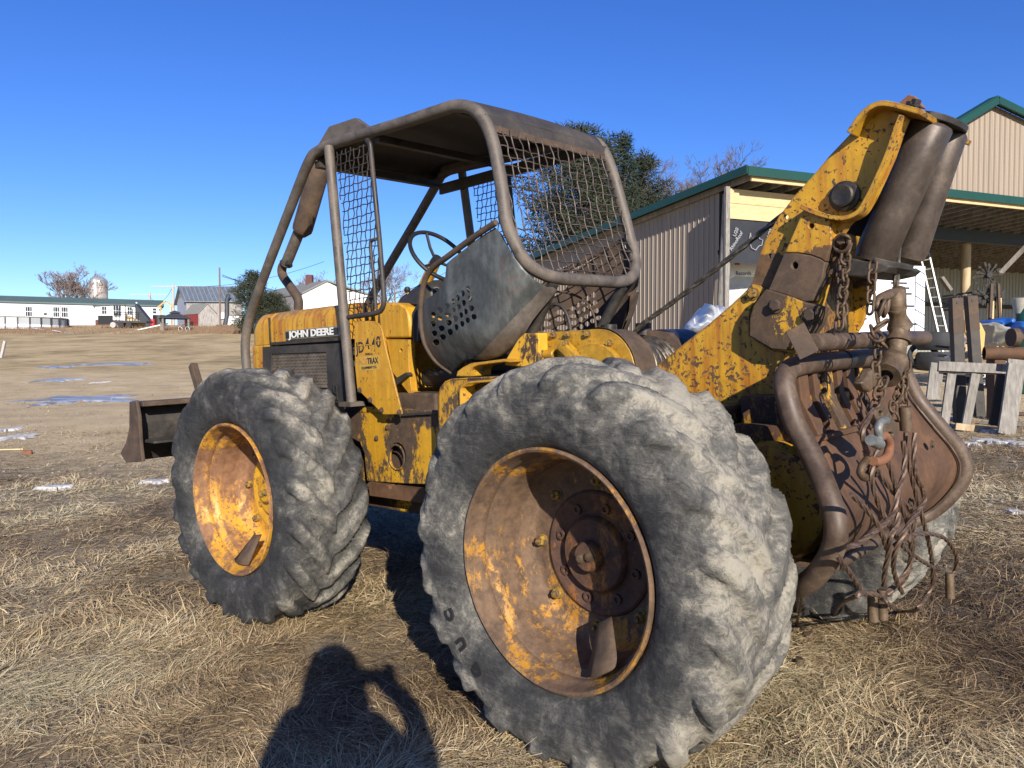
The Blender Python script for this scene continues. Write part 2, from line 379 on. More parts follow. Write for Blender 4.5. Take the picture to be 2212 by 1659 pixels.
# ------------------------------------------------------------ the ground
def lin(x, pts):
    if x <= pts[0][0]: return pts[0][1]
    for (a, b), (c, d) in zip(pts, pts[1:]):
        if x <= c: return b + (d - b) * (x - a) / (c - a)
    return pts[-1][1]
LP = [(0, 0), (10, 0), (22, .33), (34, .85), (45, 1.35), (70, 3.0), (88, 4.45), (109, 6.15), (125, 6.6), (300, 9.0), (900, 14)]
RP = [(0, 0), (10, 0), (14, .12), (22, .78), (32, 1.2), (60, 2.0), (300, 6), (900, 12)]
def gz(x, y):
    a = x / max(abs(y), .5) if y > 0 else 0
    w = min(max((a + .18) / .42, 0), 1); w = w * w * (3 - 2 * w)
    z = .0387 * max(-5, min(8, x)) + .0049 * (max(-3, min(8, y)) - 2.6)
    d = max(y, 0)
    return z + lin(d, LP) * (1 - w) + lin(d, RP) * w
def G(x, y): return Vector((x, y, gz(x, y)))

m, nt, b = newmat('dry_turf_and_gravel')
co = coords(nt); s = N(nt, 'ShaderNodeSeparateXYZ'); nt.links.new(co, s.inputs[0])
fine = tex_noise(nt, 60, 6, .8, co); med = tex_noise(nt, 6, 8, .7, co, .5); big = tex_noise(nt, .28, 7, .62, coords(nt, (1, .8, 1)), .4)
thatch = ramp(nt, mth(nt, 'ADD', mth(nt, 'MULTIPLY', fine, .55), mth(nt, 'MULTIPLY', med, .45)), [(.38, (.055, .038, .02)), (.5, (.21, .155, .085)), (.64, (.46, .365, .22))])
dirt = ramp(nt, mth(nt, 'ADD', mth(nt, 'MULTIPLY', tex_noise(nt, 25, 8, .75, co), .5), mth(nt, 'MULTIPLY', tex_noise(nt, .9, 8, .65, co), .5)), [(.36, (.30, .215, .12)), (.52, (.50, .375, .20)), (.68, (.64, .505, .29))])
far = ramp(nt, mth(nt, 'ADD', mth(nt, 'MULTIPLY', tex_noise(nt, 1.4, 10, .75, coords(nt, (.5, 1.4, 1))), .55), mth(nt, 'MULTIPLY', big, .45)), [(.40, (.22, .155, .07)), (.50, (.40, .29, .13)), (.60, (.54, .41, .21))])
# how the ground goes from matted grass to a bare lot to a mown field
yv = mth(nt, 'ADD', s.outputs[1], mth(nt, 'MULTIPLY', mth(nt, 'SUBTRACT', big, .5), 8.0))
k1 = N(nt, 'ShaderNodeMapRange'); k1.inputs[1].default_value = 9.5; k1.inputs[2].default_value = 13.0; nt.links.new(mth(nt, 'ADD', yv, mth(nt, 'MULTIPLY', mth(nt, 'SUBTRACT', med, .5), 6.0)), k1.inputs[0])
k2 = N(nt, 'ShaderNodeMapRange'); k2.inputs[1].default_value = 34; k2.inputs[2].default_value = 37; nt.links.new(mth(nt, 'ADD', yv, mth(nt, 'MULTIPLY', mth(nt, 'SUBTRACT', med, .5), 14.0)), k2.inputs[0])
c1 = mixc(nt, k1.outputs[0], thatch, dirt); c2 = mixc(nt, k2.outputs[0], c1, far)
nt.links.new(c2, b.inputs['Base Color']); b.inputs['Roughness'].default_value = .95
bump(nt, b, mth(nt, 'ADD', mth(nt, 'MULTIPLY', fine, .6), med), .8, .03)
M['ground'] = m
ys = list(np.concatenate([np.arange(-12, 0, 1.0), np.arange(0, 12, .16), np.arange(12, 40, .6), np.arange(40, 130, 2.5), np.geomspace(130, 1500, 22)]))
us = np.concatenate([-np.geomspace(3.2, 1.02, 10), np.linspace(-1, 1, 130), np.geomspace(1.02, 3.2, 10)])
vs = []; fs = []
for y in ys:
    w = max(y, 1.5) if y > 1.5 else 1.5
    w = w * 1.0 + 4
    for u in us:
        x = u * w; z = gz(x, y)
        if y < 14: z += .022 * (noise.noise(Vector((x * 1.6, y * 1.6, 0)))) + .012 * noise.noise(Vector((x * 5, y * 5, 3)))
        elif y < 60: z += .04 * noise.noise(Vector((x * .5, y * .5, 0)))
        vs.append((x, y, z))
n = len(us)
fs = [(i * n + j, i * n + j + 1, (i + 1) * n + j + 1, (i + 1) * n + j) for i in range(len(ys) - 1) for j in range(n - 1)]
g = MB(); g.add(vs, fs); go = g.build('ground', M['ground'], None, 180); tag(go, kind='structure')

# water, ice and snow lying on the lot
m, nt, b = newmat('thin_ice'); f = tex_noise(nt, 1.2, 7, .7, coords(nt, (.6, 2, 1)))
nt.links.new(ramp(nt, f, [(.42, (.16, .16, .165)), (.58, (.42, .44, .47))]), b.inputs['Base Color']); b.inputs['Roughness'].default_value = .45; M['ice'] = m
M['snow'] = flat('old_snow', (.60, .60, .60), .8, c2=(.38, .35, .31), scale=7, bmp=.4)
def blob(name, cx, cy, rx, ry, mat, dz, seed, label, cat, grp, flat_z=False, n=90, rot=0):
    rnd = random.Random(seed); ph = rnd.random() * 50; P = []
    for k in range(n):
        a = 2 * math.pi * k / n; q = .55 + .8 * (noise.noise(Vector((math.cos(a) * 1.6 + ph, math.sin(a) * 1.6, ph))) + .8 * noise.noise(Vector((math.cos(a) * 4 + ph, math.sin(a) * 4, 1)))) + .3
        X, Y = rx * q * math.cos(a), ry * q * math.sin(a)
        P.append((cx + X * math.cos(rot) - Y * math.sin(rot), cy + X * math.sin(rot) + Y * math.cos(rot)))
    zc = gz(cx, cy); mb = MB(); vs = []
    for ring in (1.0, .8, .4):
        for x, y in P:
            X, Y = cx + (x - cx) * ring, cy + (y - cy) * ring
            vs.append((X, Y, gz(X, Y) + .028 + (dz if ring < 1 else -.04)))
    vs.append((cx, cy, zc + .028 + dz)); fs = []
    for r in range(2):
        for k in range(n): k2 = (k + 1) % n; fs.append((r * n + k, r * n + k2, (r + 1) * n + k2, (r + 1) * n + k))
    for k in range(n): fs.append((2 * n + k, 2 * n + (k + 1) % n, 3 * n))
    mb.add(vs, fs); o = mb.build(name, mat, None, 60); return tag(o, label, cat, grp, 'stuff' if cat is None else None)
def gp(u, v):      # pixel -> ground point
    r = ray(u, v); t = 1.0
    for i in range(4000):
        p = EYE + r * t
        if p.z < gz(p.x, p.y): break
        t *= 1.004
    return p
for i, (u, v, w, h, k) in enumerate([(178, 863, 130, 9, 'ice'), (120, 793, 52, 2.5, 'ice'), (250, 787, 95, 2.5, 'ice'), (118, 822, 60, 4, 'ice'),
        (215, 827, 22, 2.5, 'snow'), (40, 945, 34, 9, 'snow'), (120, 1056, 42, 4, 'snow'), (335, 1043, 44, 4, 'snow'), (15, 930, 22, 6, 'snow'), 
        (2140, 955, 46, 8, 'snow'), (2195, 960, 40, 7, 'snow'), (2100, 962, 22, 5, 'snow'), (2192, 1113, 20, 5, 'snow'), (2150, 935, 40, 4, 'snow'), (905, 1115, 14, 4, 'snow')]):
    a = gp(u, v); l = gp(u - w, v); t = gp(u, v - h); bt = gp(u, v + h)
    blob('puddle' if k == 'ice' else 'snow_patch', a.x, a.y, abs(a.x - l.x) * .8, max(abs(t.y - bt.y) / 2, .03), M[k], .003 if k == 'ice' else .005, i, None, None, None)

# ------------------------------------------------------------ plain materials of the surroundings
M['siding'] = flat('pale_house_siding', (.60, .60, .64), .6, var=.12, scale=.6, stretch=(1, 1, 6))
M['white_wall'] = flat('white_painted_wall', (.80, .80, .79), .6, var=.06, scale=2)
M['green_roof'] = flat('dull_green_roof', (.085, .125, .115), .6, var=.15, scale=.5)
M['green_metal'] = flat('green_metal_trim', (.007, .052, .036), .45, var=.15, scale=3)
M['window_glass'] = flat('dark_window_glass', (.03, .04, .05), .12, var=.5, scale=1.5)
M['white_trim'] = flat('white_trim', (.78, .77, .76), .5, var=.08)
M['red_trim'] = flat('red_trim', (.30, .05, .05), .6)
M['brown_skirt'] = flat('brown_skirting', (.12, .045, .035), .8)
M['plastic_sheet'] = flat('pale_plastic_skirting', (.55, .57, .62), .35, var=.35, scale=2.5)
M['concrete'] = flat('stained_concrete', (.50, .47, .44), .85, var=.45, scale=.8, c2=(.26, .22, .19), stretch=(1, 1, .35))
M['galv'] = flat('silo_dome', (.55, .56, .57), .4, metal=.5, var=.25, scale=.8)
M['barn_grey'] = flat('weathered_boards', (.38, .355, .33), .9, c2=(.20, .18, .165), scale=2.2, stretch=(3, 3, .8), detail=9)
M['barn_blue'] = flat('pale_blue_siding', (.40, .43, .50), .8, var=.18, scale=.8)
M['tin_roof'] = flat('grey_tin_roof', (.20, .23, .26), .45, metal=.3, c2=(.13, .155, .18), scale=1.3, stretch=(3, .4, .4))
M['shed_roof'] = flat('grey_shingle_roof', (.22, .22, .20), .9)
M['red_wall'] = flat('red_painted_wall', (.24, .035, .03), .8)
M['gazebo_roof'] = flat('charcoal_fabric_roof', (.045, .045, .06), .8)
M['wood_old'] = flat('weathered_timber', (.30, .27, .24), .9, c2=(.13, .11, .095), scale=3, stretch=(2, 2, .3), detail=9)
M['wood_grey'] = flat('grey_pallet_wood', (.30, .275, .24), .9, c2=(.15, .135, .115), scale=8, stretch=(3, 3, .6), detail=10, bmp=.3)
M['wood_new'] = flat('new_pine_boards', (.62, .46, .25), .7, c2=(.50, .35, .17), scale=5, stretch=(.4, 2, 4), detail=9)
M['wood_pole'] = flat('peeled_pole', (.50, .38, .23), .8, c2=(.30, .22, .13), scale=5, stretch=(2, 2, .3))
M['pole'] = flat('utility_pole_wood', (.19, .135, .105), .9, var=.3, scale=3)
M['pale_pole'] = flat('pale_pole', (.45, .42, .40), .9)
M['tan_metal'] = flat('tan_ribbed_metal', (.275, .215, .155), .5, var=.16, scale=1.2, stretch=(3, 3, .2))
M['inner_metal'] = flat('bare_metal_lining', (.30, .30, .28), .45, metal=.2, var=.2, scale=1.5, stretch=(3, 3, .3))
M['underlay'] = flat('black_underlayment', (.03, .03, .033), .45, var=.4, scale=1.5)
M['print'] = flat('grey_print', (.34, .34, .35), .6)
M['dark_wood'] = flat('dark_framing', (.05, .04, .033), .9, var=.4, scale=3)
M['steel_beam'] = flat('dark_blue_beam', (.03, .04, .055), .6)
M['trailer_white'] = flat('trailer_white', (.80, .81, .82), .35, var=.06, scale=3)
M['trailer_shade'] = flat('trailer_grey', (.45, .46, .48), .4)
M['sign_blue'] = flat('navy_lettering', (.03, .04, .12), .5)
M['sign_black'] = flat('black_lettering', (.03, .03, .035), .5)
M['amber'] = flat('amber_lens', (.7, .18, .01), .3)
M['alu'] = flat('aluminium', (.42, .42, .41), .4, metal=.5, var=.15)
M['tarp_blue'] = flat('blue_tarp', (.03, .15, .50), .4, var=.45, scale=8, bmp=.6)
M['canvas'] = flat('beige_canvas', (.42, .39, .31), .9, var=.3, scale=8, bmp=.5)
M['ply'] = flat('yellow_plywood', (.60, .36, .11), .7, var=.2, scale=3)
M['dark_tarp'] = flat('charcoal_panel', (.05, .055, .062), .5, var=.3, scale=2)
M['old_tyre'] = flat('old_tyre_rubber', (.035, .035, .036), .75, var=.4, scale=8)
M['scrap'] = steel('black_scrap', (.01, .009, .009), (.03, .026, .023), (.08, .06, .05), 6, .7, .2)
M['pool_panel'] = flat('grey_pool_panel', (.37, .39, .39), .5, var=.12, scale=.8)
M['red_drum'] = flat('red_drum', (.42, .02, .03), .5)
M['bark'] = flat('grey_bark', (.155, .115, .10), .95, var=.45, scale=5, stretch=(1, 1, .3))
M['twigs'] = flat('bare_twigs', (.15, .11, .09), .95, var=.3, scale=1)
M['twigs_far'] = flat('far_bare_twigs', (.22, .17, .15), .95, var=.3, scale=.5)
M['needle'] = flat('pine_needles', (.048, .058, .024), .85, c2=(.016, .022, .010), scale=.8, detail=4)
M['needle2'] = flat('spruce_needles', (.030, .048, .022), .85, c2=(.012, .022, .012), scale=.8, detail=4)
M['wire'] = flat('power_line', (.03, .03, .03), .6)
M['brush'] = flat('dry_brush', (.22, .14, .085), .95, var=.4, scale=3)

# ------------------------------------------------------------ wall frames
class Wall:
    """vertical plane through O with horizontal direction U; s along U, h up"""
    def __init__(s, O, az): s.O = Vector(O); s.U = Vector((math.sin(R(az)), math.cos(R(az)), 0)); s.N = Vector((s.U.y, -s.U.x, 0))
    def hit(s, u, v, off=0): P = onplane(u, v, s.O + s.N * off, s.N); d = P - s.O; return d.dot(s.U), d.z
    def p(s, a, h, o=0): return s.O + s.U * a + Vector((0, 0, h)) + s.N * o
    def slab(s, mb, a0, a1, h0, h1, o0, o1):
        vs = [s.p(a, h, o) for o in (o0, o1) for a, h in ((a0, h0), (a1, h0), (a1, h1), (a0, h1))]
        return mb.add(vs, [(0, 1, 2, 3), (7, 6, 5, 4), (0, 4, 5, 1), (1, 5, 6, 2), (2, 6, 7, 3), (3, 7, 4, 0)])
    def window(s, par, a0, a1, h0, h1, cols=2, rows=2, o=0.03, frame='white_trim', fw=.09):
        mb = MB()
        for x0, x1, y0, y1 in ((a0, a1, h0, h0 + fw), (a0, a1, h1 - fw, h1), (a0, a0 + fw, h0 + fw, h1 - fw), (a1 - fw, a1, h0 + fw, h1 - fw)): s.slab(mb, x0, x1, y0, y1, -.03, o + .04)
        hm = (h0 + h1) / 2; s.slab(mb, a0 + fw, a1 - fw, hm - fw * .4, hm + fw * .4, -.03, o + .03)
        for k in range(1, cols):
            x = a0 + (a1 - a0) * k / cols; s.slab(mb, x - .02, x + .02, h0 + fw, h1 - fw, -.03, o + .02)
        w = mb.build('window', M[frame], par, 0)
        g2 = MB(); s.slab(g2, a0 + fw, a1 - fw, h0 + fw, hm - fw * .4, -.03, o); s.slab(g2, a0 + fw, a1 - fw, hm + fw * .4, h1 - fw, -.03, o); g2.build('pane', M['window_glass'], w, 0)
        return w
def prism(mb, A, B, prof):
    """profile points (offset along hdir, z) swept from A to B; hdir = horizontal normal"""
    A, B = Vector(A), Vector(B); d = (B - A).normalized(); h = Vector((d.y, -d.x, 0)).normalized(); n = len(prof)
    vs = [P + h * q[0] + Vector((0, 0, q[1])) for P in (A, B) for q in prof]
    return mb.add(vs, [tuple(range(n)), tuple(reversed(range(n, 2 * n)))] + [(i, n + i, n + (i + 1) % n, (i + 1) % n) for i in range(n)])
def to_world(px): return px

# ------------------------------------------------------------ long mobile home on the rise, far left
P0 = Vector((-69.5, 104, 0)); P1 = Vector((-51.3, 113, 0)); d = (P1 - P0); az = math.degrees(math.atan2(d.x, d.y))
hz = 5.75
home = empty('mobile_home', (-60, 109, hz), 'long pale mobile home with green roof and red window trim, far left', 'house')
HM = lambda o: (setattr(o, 'matrix_parent_inverse', Matrix.Translation(Vector((-60, 109, hz))).inverted()), o)[1]
W1 = Wall((-51.3, 113, hz), az)        # s=0 at the right end, negative to the left; outward normal must face the camera
top = W1.hit(*C('v4', 690, 822))[1]; L = -34
mb = MB(); W1.slab(mb, L, 0, .75, top, -4.2, 0); wall = HM(mb.build('wall', M['siding'], home, 0))
mb = MB(); W1.slab(mb, L, 0, -.6, .745, -4.1, -.06); HM(mb.build('skirting', M['plastic_sheet'], home, 0))
mb = MB(); rt = W1.hit(*C('v4', 640, 740))[1]
A, B = W1.p(L - .3, 0), W1.p(.35, 0)
mb.add([W1.p(a, h, o) for a in (L - .3, .3) for h, o in ((top - .02, .3), (top + .16, .3), (top + 1.05, -2.1), (top + .16, -4.5), (top - .02, -4.5))], [(0, 1, 2, 3, 4), (9, 8, 7, 6, 5), (0, 5, 6, 1), (1, 6, 7, 2), (2, 7, 8, 3), (3, 8, 9, 4), (4, 9, 5, 0)])
roof = HM(mb.build('roof', M['green_roof'], home, 0))
mb = MB(); mb.cyl(W1.p(-3.3, top + .3, -.4), W1.p(-3.3, top + .55, -.4), .12, 8); mb.build('roof_vent', M['white_trim'], roof)
for a, bb, cc, dd, ct in ((455, 605, 925, 1122, 3), (968, 1110, 930, 1135, 3), (1118, 1265, 932, 1138, 3)):
    a0, h1 = W1.hit(*C('v3', a, cc)); a1, h0 = W1.hit(*C('v3', bb, dd)); mbr = MB()
    W1.slab(mbr, a0 - .07, a1 + .07, h0 - .05, h1 + .07, -.02, .015); r_ = HM(mbr.build('window_trim', M['red_trim'], home, 0))
    w = HM(W1.window(home, a0, a1, h0, h1, ct, 2))
a0, h1 = W1.hit(*C('v4', 522, 840)); a1, h0 = W1.hit(*C('v4', 602, 948)); HM(W1.window(home, a0, a1, h0, h1, 1, 2))
a0, h1 = W1.hit(*C('v3', 808, 1048)); mb = MB(); W1.slab(mb, a0, a0 + .35, h1 - .3, h1, .002, .05); HM(mb.build('wall_plaque', M['brown_skirt'], home, 0))
# white front room
mb = MB(); s0, ht = W1.hit(*C('v3', 1750, 925), 2.6); s1, hb = W1.hit(*C('v4', 318, 1050), 2.6); sm = (s0 + s1) / 2
wh = W1.hit(*C('v4', 315, 835), 2.6)[1]; pk = wh + .25
vs = [W1.p(a, h, o) for o in (2.6, 0.01) for a, h in ((s0, hb), (s1, hb), (s1, wh), (sm, pk), (s0, wh))]
mb.add(vs, [(0, 1, 2, 3, 4), (9, 8, 7, 6, 5), (0, 5, 6, 1), (1, 6, 7, 2), (4, 9, 5, 0)])
fr = HM(mb.build('front_room', M['white_wall'], home, 0))
mb = MB(); W1.slab(mb, s0 + .02, s1 - .02, -.5, hb - .003, .01, 2.5); HM(mb.build('base_skirting', M['brown_skirt'], home, 0))
mb = MB()
mb.add([W1.p(a, h + dh, o) for o in (2.85, .01) for dh in (.003, .09) for a, h in ((s0 - .25, wh - .02), (sm, pk), (s1 + .25, wh - .02))],
       [(0, 1, 4, 3), (1, 2, 5, 4), (6, 9, 10, 7), (7, 10, 11, 8), (3, 4, 10, 9), (4, 5, 11, 10), (0, 6, 7, 1), (1, 7, 8, 2), (0, 3, 9, 6), (2, 8, 11, 5)])
HM(mb.build('room_roof', M['dark_tarp'], home, 0))
for cx_, cy_, w_, h_, cc in (('v3', (1922, 1000), .55, .95, 1), ('v3', (2160, 1008), .9, 1.35, 3), ('v4', (157, 890), .55, .95, 1)) if False else ((C('v3', 1922, 1000), .6, 1.0, None, 2), (C('v3', 2160, 1008), 1.0, 1.45, None, 3), (C('v4', 157, 890), .6, 1.0, None, 2)):
    pass
for px, w_, h_, nc in ((C('v3', 1922, 1002), .66, 1.1, 2), (C('v3', 2160, 1010), 1.05, 1.55, 3), (C('v4', 157, 890), .66, 1.1, 2)):
    a, h = W1.hit(*px, 2.6); wo = W1.window(home, a - w_ / 2, a + w_ / 2, h - h_ / 2, h + h_ / 2, nc, 2, 2.62, fw=.05)
    HM(wo)

# above-ground pool
ctr = WY(*C('v3', 330, 1200), 99); ctr.z = gz(ctr.x, ctr.y) ; pr = 5.6
pool = empty('pool', (ctr.x, ctr.y, ctr.z), 'round grey above-ground pool with ribbed sides in front of the long home', 'pool')
mb = MB(); mb.lathe([(pr, -.3), (pr, 1.2)], (0, 0, 0), (0, 0, 1), 28); mb.build('wall', M['pool_panel'], pool, 0)
mb = MB(); mb.lathe([(pr - .12, 1.2), (pr - .12, 1.27), (pr + .12, 1.27), (pr + .12, 1.2)], (0, 0, 0), (0, 0, 1), 28); mb.build('top_rail', M['concrete'], pool, 0)
mb = MB(); mb.lathe([(pr + .02, 0), (pr + .08, 0), (pr + .08, .3), (pr + .02, .3)], (0, 0, 0), (0, 0, 1), 28); mb.build('bottom_rail', M['white_trim'], pool, 0)
me = None
for k in range(28):
    a = 2 * math.pi * (k + .5) / 28; 
    if me is None:
        mb = MB(); mb.box((0, 0, .45), (.16, .1, 1.5)); me = mb.mesh('rib', M['dark_tarp'], 0)
    o = link('rib', me, pool); o.location = (math.cos(a) * (pr + .07), math.sin(a) * (pr + .07), 0); o.rotation_euler.z = a

# silo
c = WY(*C('v3', 1819, 900), 200); sr = 35 / 2 / 1662 * 200 * 1.03
zt = WY(*C('v3', 1819, 495), 200).z; zp = WY(*C('v3', 1819, 372), 200).z; z0 = gz(c.x, 200)
silo = empty('silo', (c.x, 200, z0), 'tall concrete silo with pale metal dome behind the long home', 'silo')
mb = MB(); mb.lathe([(sr, -1), (sr, zt - z0)], (0, 0, 0), (0, 0, 1), 32); mb.build('wall', M['concrete'], silo)
mb = MB(); H = zp - zt; mb.lathe([(sr * 1.02, zt - z0 - .1)] + [(sr * 1.02 * math.cos(R(a)), zt - z0 + H * math.sin(R(a))) for a in (0, 15, 30, 45, 60, 75, 89)], (0, 0, 0), (0, 0, 1), 18); mb.build('dome', M['galv'], silo, 8)
mb = MB(); mb.cyl((sr * .2, -sr * 1.05, -1), (sr * .2, -sr * 1.05, zt - z0 + .6), .35, 12); mb.build('unloading_chute', M['white_trim'], silo)
me = None
for k in range(9):
    mb = MB(); mb.torus((0, 0, (zt - z0) * (k + 1) / 10), (0, 0, 1), sr + .01, .03, 32, 4); mb.build('hoop', M['dark_tarp'], silo)

# ------------------------------------------------------------ grey barn
DB = 124.0
A = WY(*C('v4', 1078, 900), DB); zb = gz(A.x, DB) - .2
WB = Wall((A.x, DB, zb), 86.0)      # long side from A to the right
eave = WB.hit(*C('v4', 1078, 722))[1]; ridge = None
Lb = WB.hit(*C('v4', 1995, 735))[0]
Wg = Wall((A.x, DB, zb), 86.0 - 62.0)  # gable end going away to the left
gw = 9.0; gaz = 86 - 90 - 28
gd = Vector((math.sin(R(gaz)), math.cos(R(gaz)), 0)); B0 = Vector((A.x, DB, zb)); 
Wg = Wall(B0, gaz + 180)
sL = -gw; ua = Vector(WB.U)
rz = WY(*C('v4', 932, 508), DB + 4.2).z - zb
barn = empty('barn', (A.x, DB, zb), 'weathered grey board barn with blue-grey tin roof behind the small shed, left', 'barn')
BM = lambda o: (setattr(o, 'matrix_parent_inverse', Matrix.Translation(Vector((A.x, DB, zb))).inverted()), o)[1]
Z = lambda p, h: p + Vector((0, 0, h))
c0 = B0; c1 = B0 + gd * gw; c2 = c1 + ua * Lb; c3 = B0 + ua * Lb; r0 = (c0 + c1) / 2; r1 = (c2 + c3) / 2
mb = MB(); mb.add([Z(c0, -.6), Z(c3, -.6), Z(c3, eave), Z(c0, eave)], [(0, 1, 2, 3)]); BM(mb.build('long_wall', M['barn_grey'], barn, 0))
mb = MB(); h1 = eave + (rz - eave) * .18
f1 = lambda t, h: Z(c0 + (c1 - c0) * t, h)
mb.add([f1(0, -.6), f1(1, -.6), f1(1, eave), f1(.86, eave + (rz - eave) * .28), f1(.14, eave + (rz - eave) * .28), f1(0, eave)], [(0, 1, 2, 3, 4, 5)]); BM(mb.build('gable_wall', M['barn_blue'], barn, 0))
mb = MB(); k = .28; mb.add([f1(.14, eave + (rz - eave) * k), f1(.86, eave + (rz - eave) * k), f1(.5, rz)], [(0, 1, 2)]); BM(mb.build('gable_boards', M['barn_grey'], barn, 0))
mb = MB(); ov = ua * .5; e1 = (c0 - c1).normalized() * .5
for s_, (pa, pb) in enumerate(((c0, c3), (c1, c2))):
    e = e1 if s_ == 0 else -e1; dz = -.5 * (rz - eave) / (gw / 2)
    q = [Z(pa + e - ov, eave + dz), Z(pb + e + ov, eave + dz), Z(r1 + ov, rz), Z(r0 - ov, rz)]
    q2 = [p + Vector((0, 0, .14)) for p in q]; mb.add(q + q2, [(0, 1, 2, 3), (7, 6, 5, 4), (0, 4, 5, 1), (1, 5, 6, 2), (2, 6, 7, 3), (3, 7, 4, 0)])
    if s_ == 0:
        nr = 14
        mr = MB()
        for k in range(nr):
            t = (k + .5) / nr; a_ = q2[0].lerp(q2[1], t); b_ = q2[3].lerp(q2[2], t); mr.beam(a_ + Vector((0, 0, .03)), b_ + Vector((0, 0, .03)), .08, .08)
        BM(mr.build('roof_seams', M['galv'], barn, 0))
rf = BM(mb.build('roof', M['tin_roof'], barn, 0))
mb = MB(); sA, hA = WB.hit(*C('v4', 1745, 1105), .8); fl0 = WB.p(WB.hit(*C('v4', 1700, 1100), .8)[0], .2, .8); fl1 = WB.p(WB.hit(*C('v4', 1735, 960), .8)[0], WB.hit(*C('v4', 1735, 960), .8)[1], .8); fl2 = WB.p(WB.hit(*C('v4', 1735, 715), .8)[0], WB.hit(*C('v4', 1735, 715), .8)[1], .8); fl3 = WB.p(WB.hit(*C('v4', 1770, 622), .8)[0], WB.hit(*C('v4', 1770, 622), .8)[1], .8)
mb.tube([fl0, fl1, fl2, fl3], .32, 8); BM(mb.build('flue_pipe', M['dark_tarp'], barn))
mb = MB(); sa = WB.hit(*C('v4', 1755, 980)); sb = WB.hit(*C('v4', 1985, 1110)); WB.slab(mb, sa[0], sb[0], -.5, sa[1], .01, .3); BM(mb.build('white_panel', M['white_wall'], barn, 0))
mb = MB(); sa = WB.hit(*C('v4', 1640, 925)); sb = WB.hit(*C('v4', 1705, 1025)); WB.slab(mb, sa[0], sb[0], sb[1], sa[1], .01, .3); BM(mb.build('white_box', M['white_wall'], barn, 0))

# small shed
DS = 104.0; A = WY(*C('v4', 1277, 1190), DS); WS = Wall((A.x, DS, A.z - .1), 86)
w = WS.hit(*C('v4', 1563, 1190))[0]; eh = WS.hit(*C('v4', 1277, 930))[1]; ph = WS.hit(*C('v4', 1412, 778))[1]; pm_ = WS.hit(*C('v4', 1412, 778))[0]
shed = empty('shed', A, 'small grey shed with a red side wall in front of the grey barn', 'shed')
SM = lambda o: (setattr(o, 'matrix_parent_inverse', Matrix.Translation(A).inverted()), o)[1]
back = Vector((math.sin(R(-52)), math.cos(R(-52)), 0)) * 3.6
mb = MB(); f = [WS.p(0, 0), WS.p(w, 0), WS.p(w, eh), WS.p(pm_, ph), WS.p(0, eh)]; mb.add(f, [(0, 1, 2, 3, 4)]); SM(mb.build('front_wall', M['barn_grey'], shed, 0))
mb = MB(); mb.add([f[0], f[4], f[4] + back, f[0] + back], [(0, 1, 2, 3)]); mb.add([f[1], f[2], f[2] + back, f[1] + back], [(0, 1, 2, 3)]); SM(mb.build('side_wall', M['red_wall'], shed, 0))
mb = MB()
for a_, b_ in ((f[4], f[3]), (f[2], f[3])):
    q = [a_ - (b_ - a_) * .08 - back * .05, b_ - back * .05, b_ + back * 1.05, a_ - (b_ - a_) * .08 + back * 1.05]
    mb.add(q + [p + Vector((0, 0, .1)) for p in q], [(0, 1, 2, 3), (7, 6, 5, 4), (0, 4, 5, 1), (1, 5, 6, 2), (2, 6, 7, 3), (3, 7, 4, 0)])
SM(mb.build('roof', M['shed_roof'], shed, 0))
mb = MB(); n_ = Vector((-back.y, back.x, 0)).normalized() * .03
if n_.y > 0: n_ = -n_
q = [f[0] + back * t + Vector((0, 0, h)) + n_ for t, h in ((.35, 0), (.9, 0), (.9, eh * .5), (.35, eh * .5))]; mb.add(q + [p + n_ for p in q], [(0, 1, 2, 3), (7, 6, 5, 4), (0, 4, 5, 1), (1, 5, 6, 2), (2, 6, 7, 3), (3, 7, 4, 0)])
SM(mb.build('doorway', M['black'], shed, 0))

# gazebo
DG = 91.0; A = WY(*C('v4', 895, 1235), DG); A.z -= .15; gzb = empty('gazebo', A, 'dark hip-roofed garden gazebo on four timber posts beside the small shed', 'gazebo')
GM = lambda o: (setattr(o, 'matrix_parent_inverse', Matrix.Translation(A).inverted()), o)[1]
hw = (1185 - 610) / 6.506 / 1.157 / 1662 * DG / 2; ze = WY(*C('v4', 900, 1015), DG).z; zr = WY(*C('v4', 900, 935), DG).z; zt_ = WY(*C('v4', 900, 900), DG).z
rt = Matrix.Rotation(R(28), 3, 'Z')
mb = MB()
def hip(mb, hw, z0, hw2, z1):
    vs = [A + rt @ Vector((x * q, y * q, 0)) for q in (hw, hw2) for x, y in ((-1, -1), (1, -1), (1, 1), (-1, 1))]
    for i, v in enumerate(vs): v.z = z0 if i < 4 else z1
    vs2 = [v - Vector((0, 0, .06)) for v in vs]
    mb.add(vs + vs2, [(0, 1, 5, 4), (1, 2, 6, 5), (2, 3, 7, 6), (3, 0, 4, 7), (4, 5, 6, 7), (9, 8, 12, 13), (10, 9, 13, 14), (11, 10, 14, 15), (8, 11, 15, 12), (0, 8, 9, 1), (1, 9, 10, 2), (2, 10, 11, 3), (3, 11, 8, 0)])
hip(mb, hw * .80, ze, hw * .2, zr); hip(mb, hw * .28, zr + .1, .05, zt_ + .1); GM(mb.build('roof', M['gazebo_roof'], gzb, 0))
for sx, sy in ((-1, -1), (1, -1), (1, 1), (-1, 1)):
    p = A + rt @ Vector((sx * hw * .66, sy * hw * .66, 0)); mb = MB(); mb.box((p.x, p.y, (p.z + ze) / 2 - .1), (.2, .2, ze - p.z + .4)); GM(mb.build('post', M['wood_old'], gzb, 0))

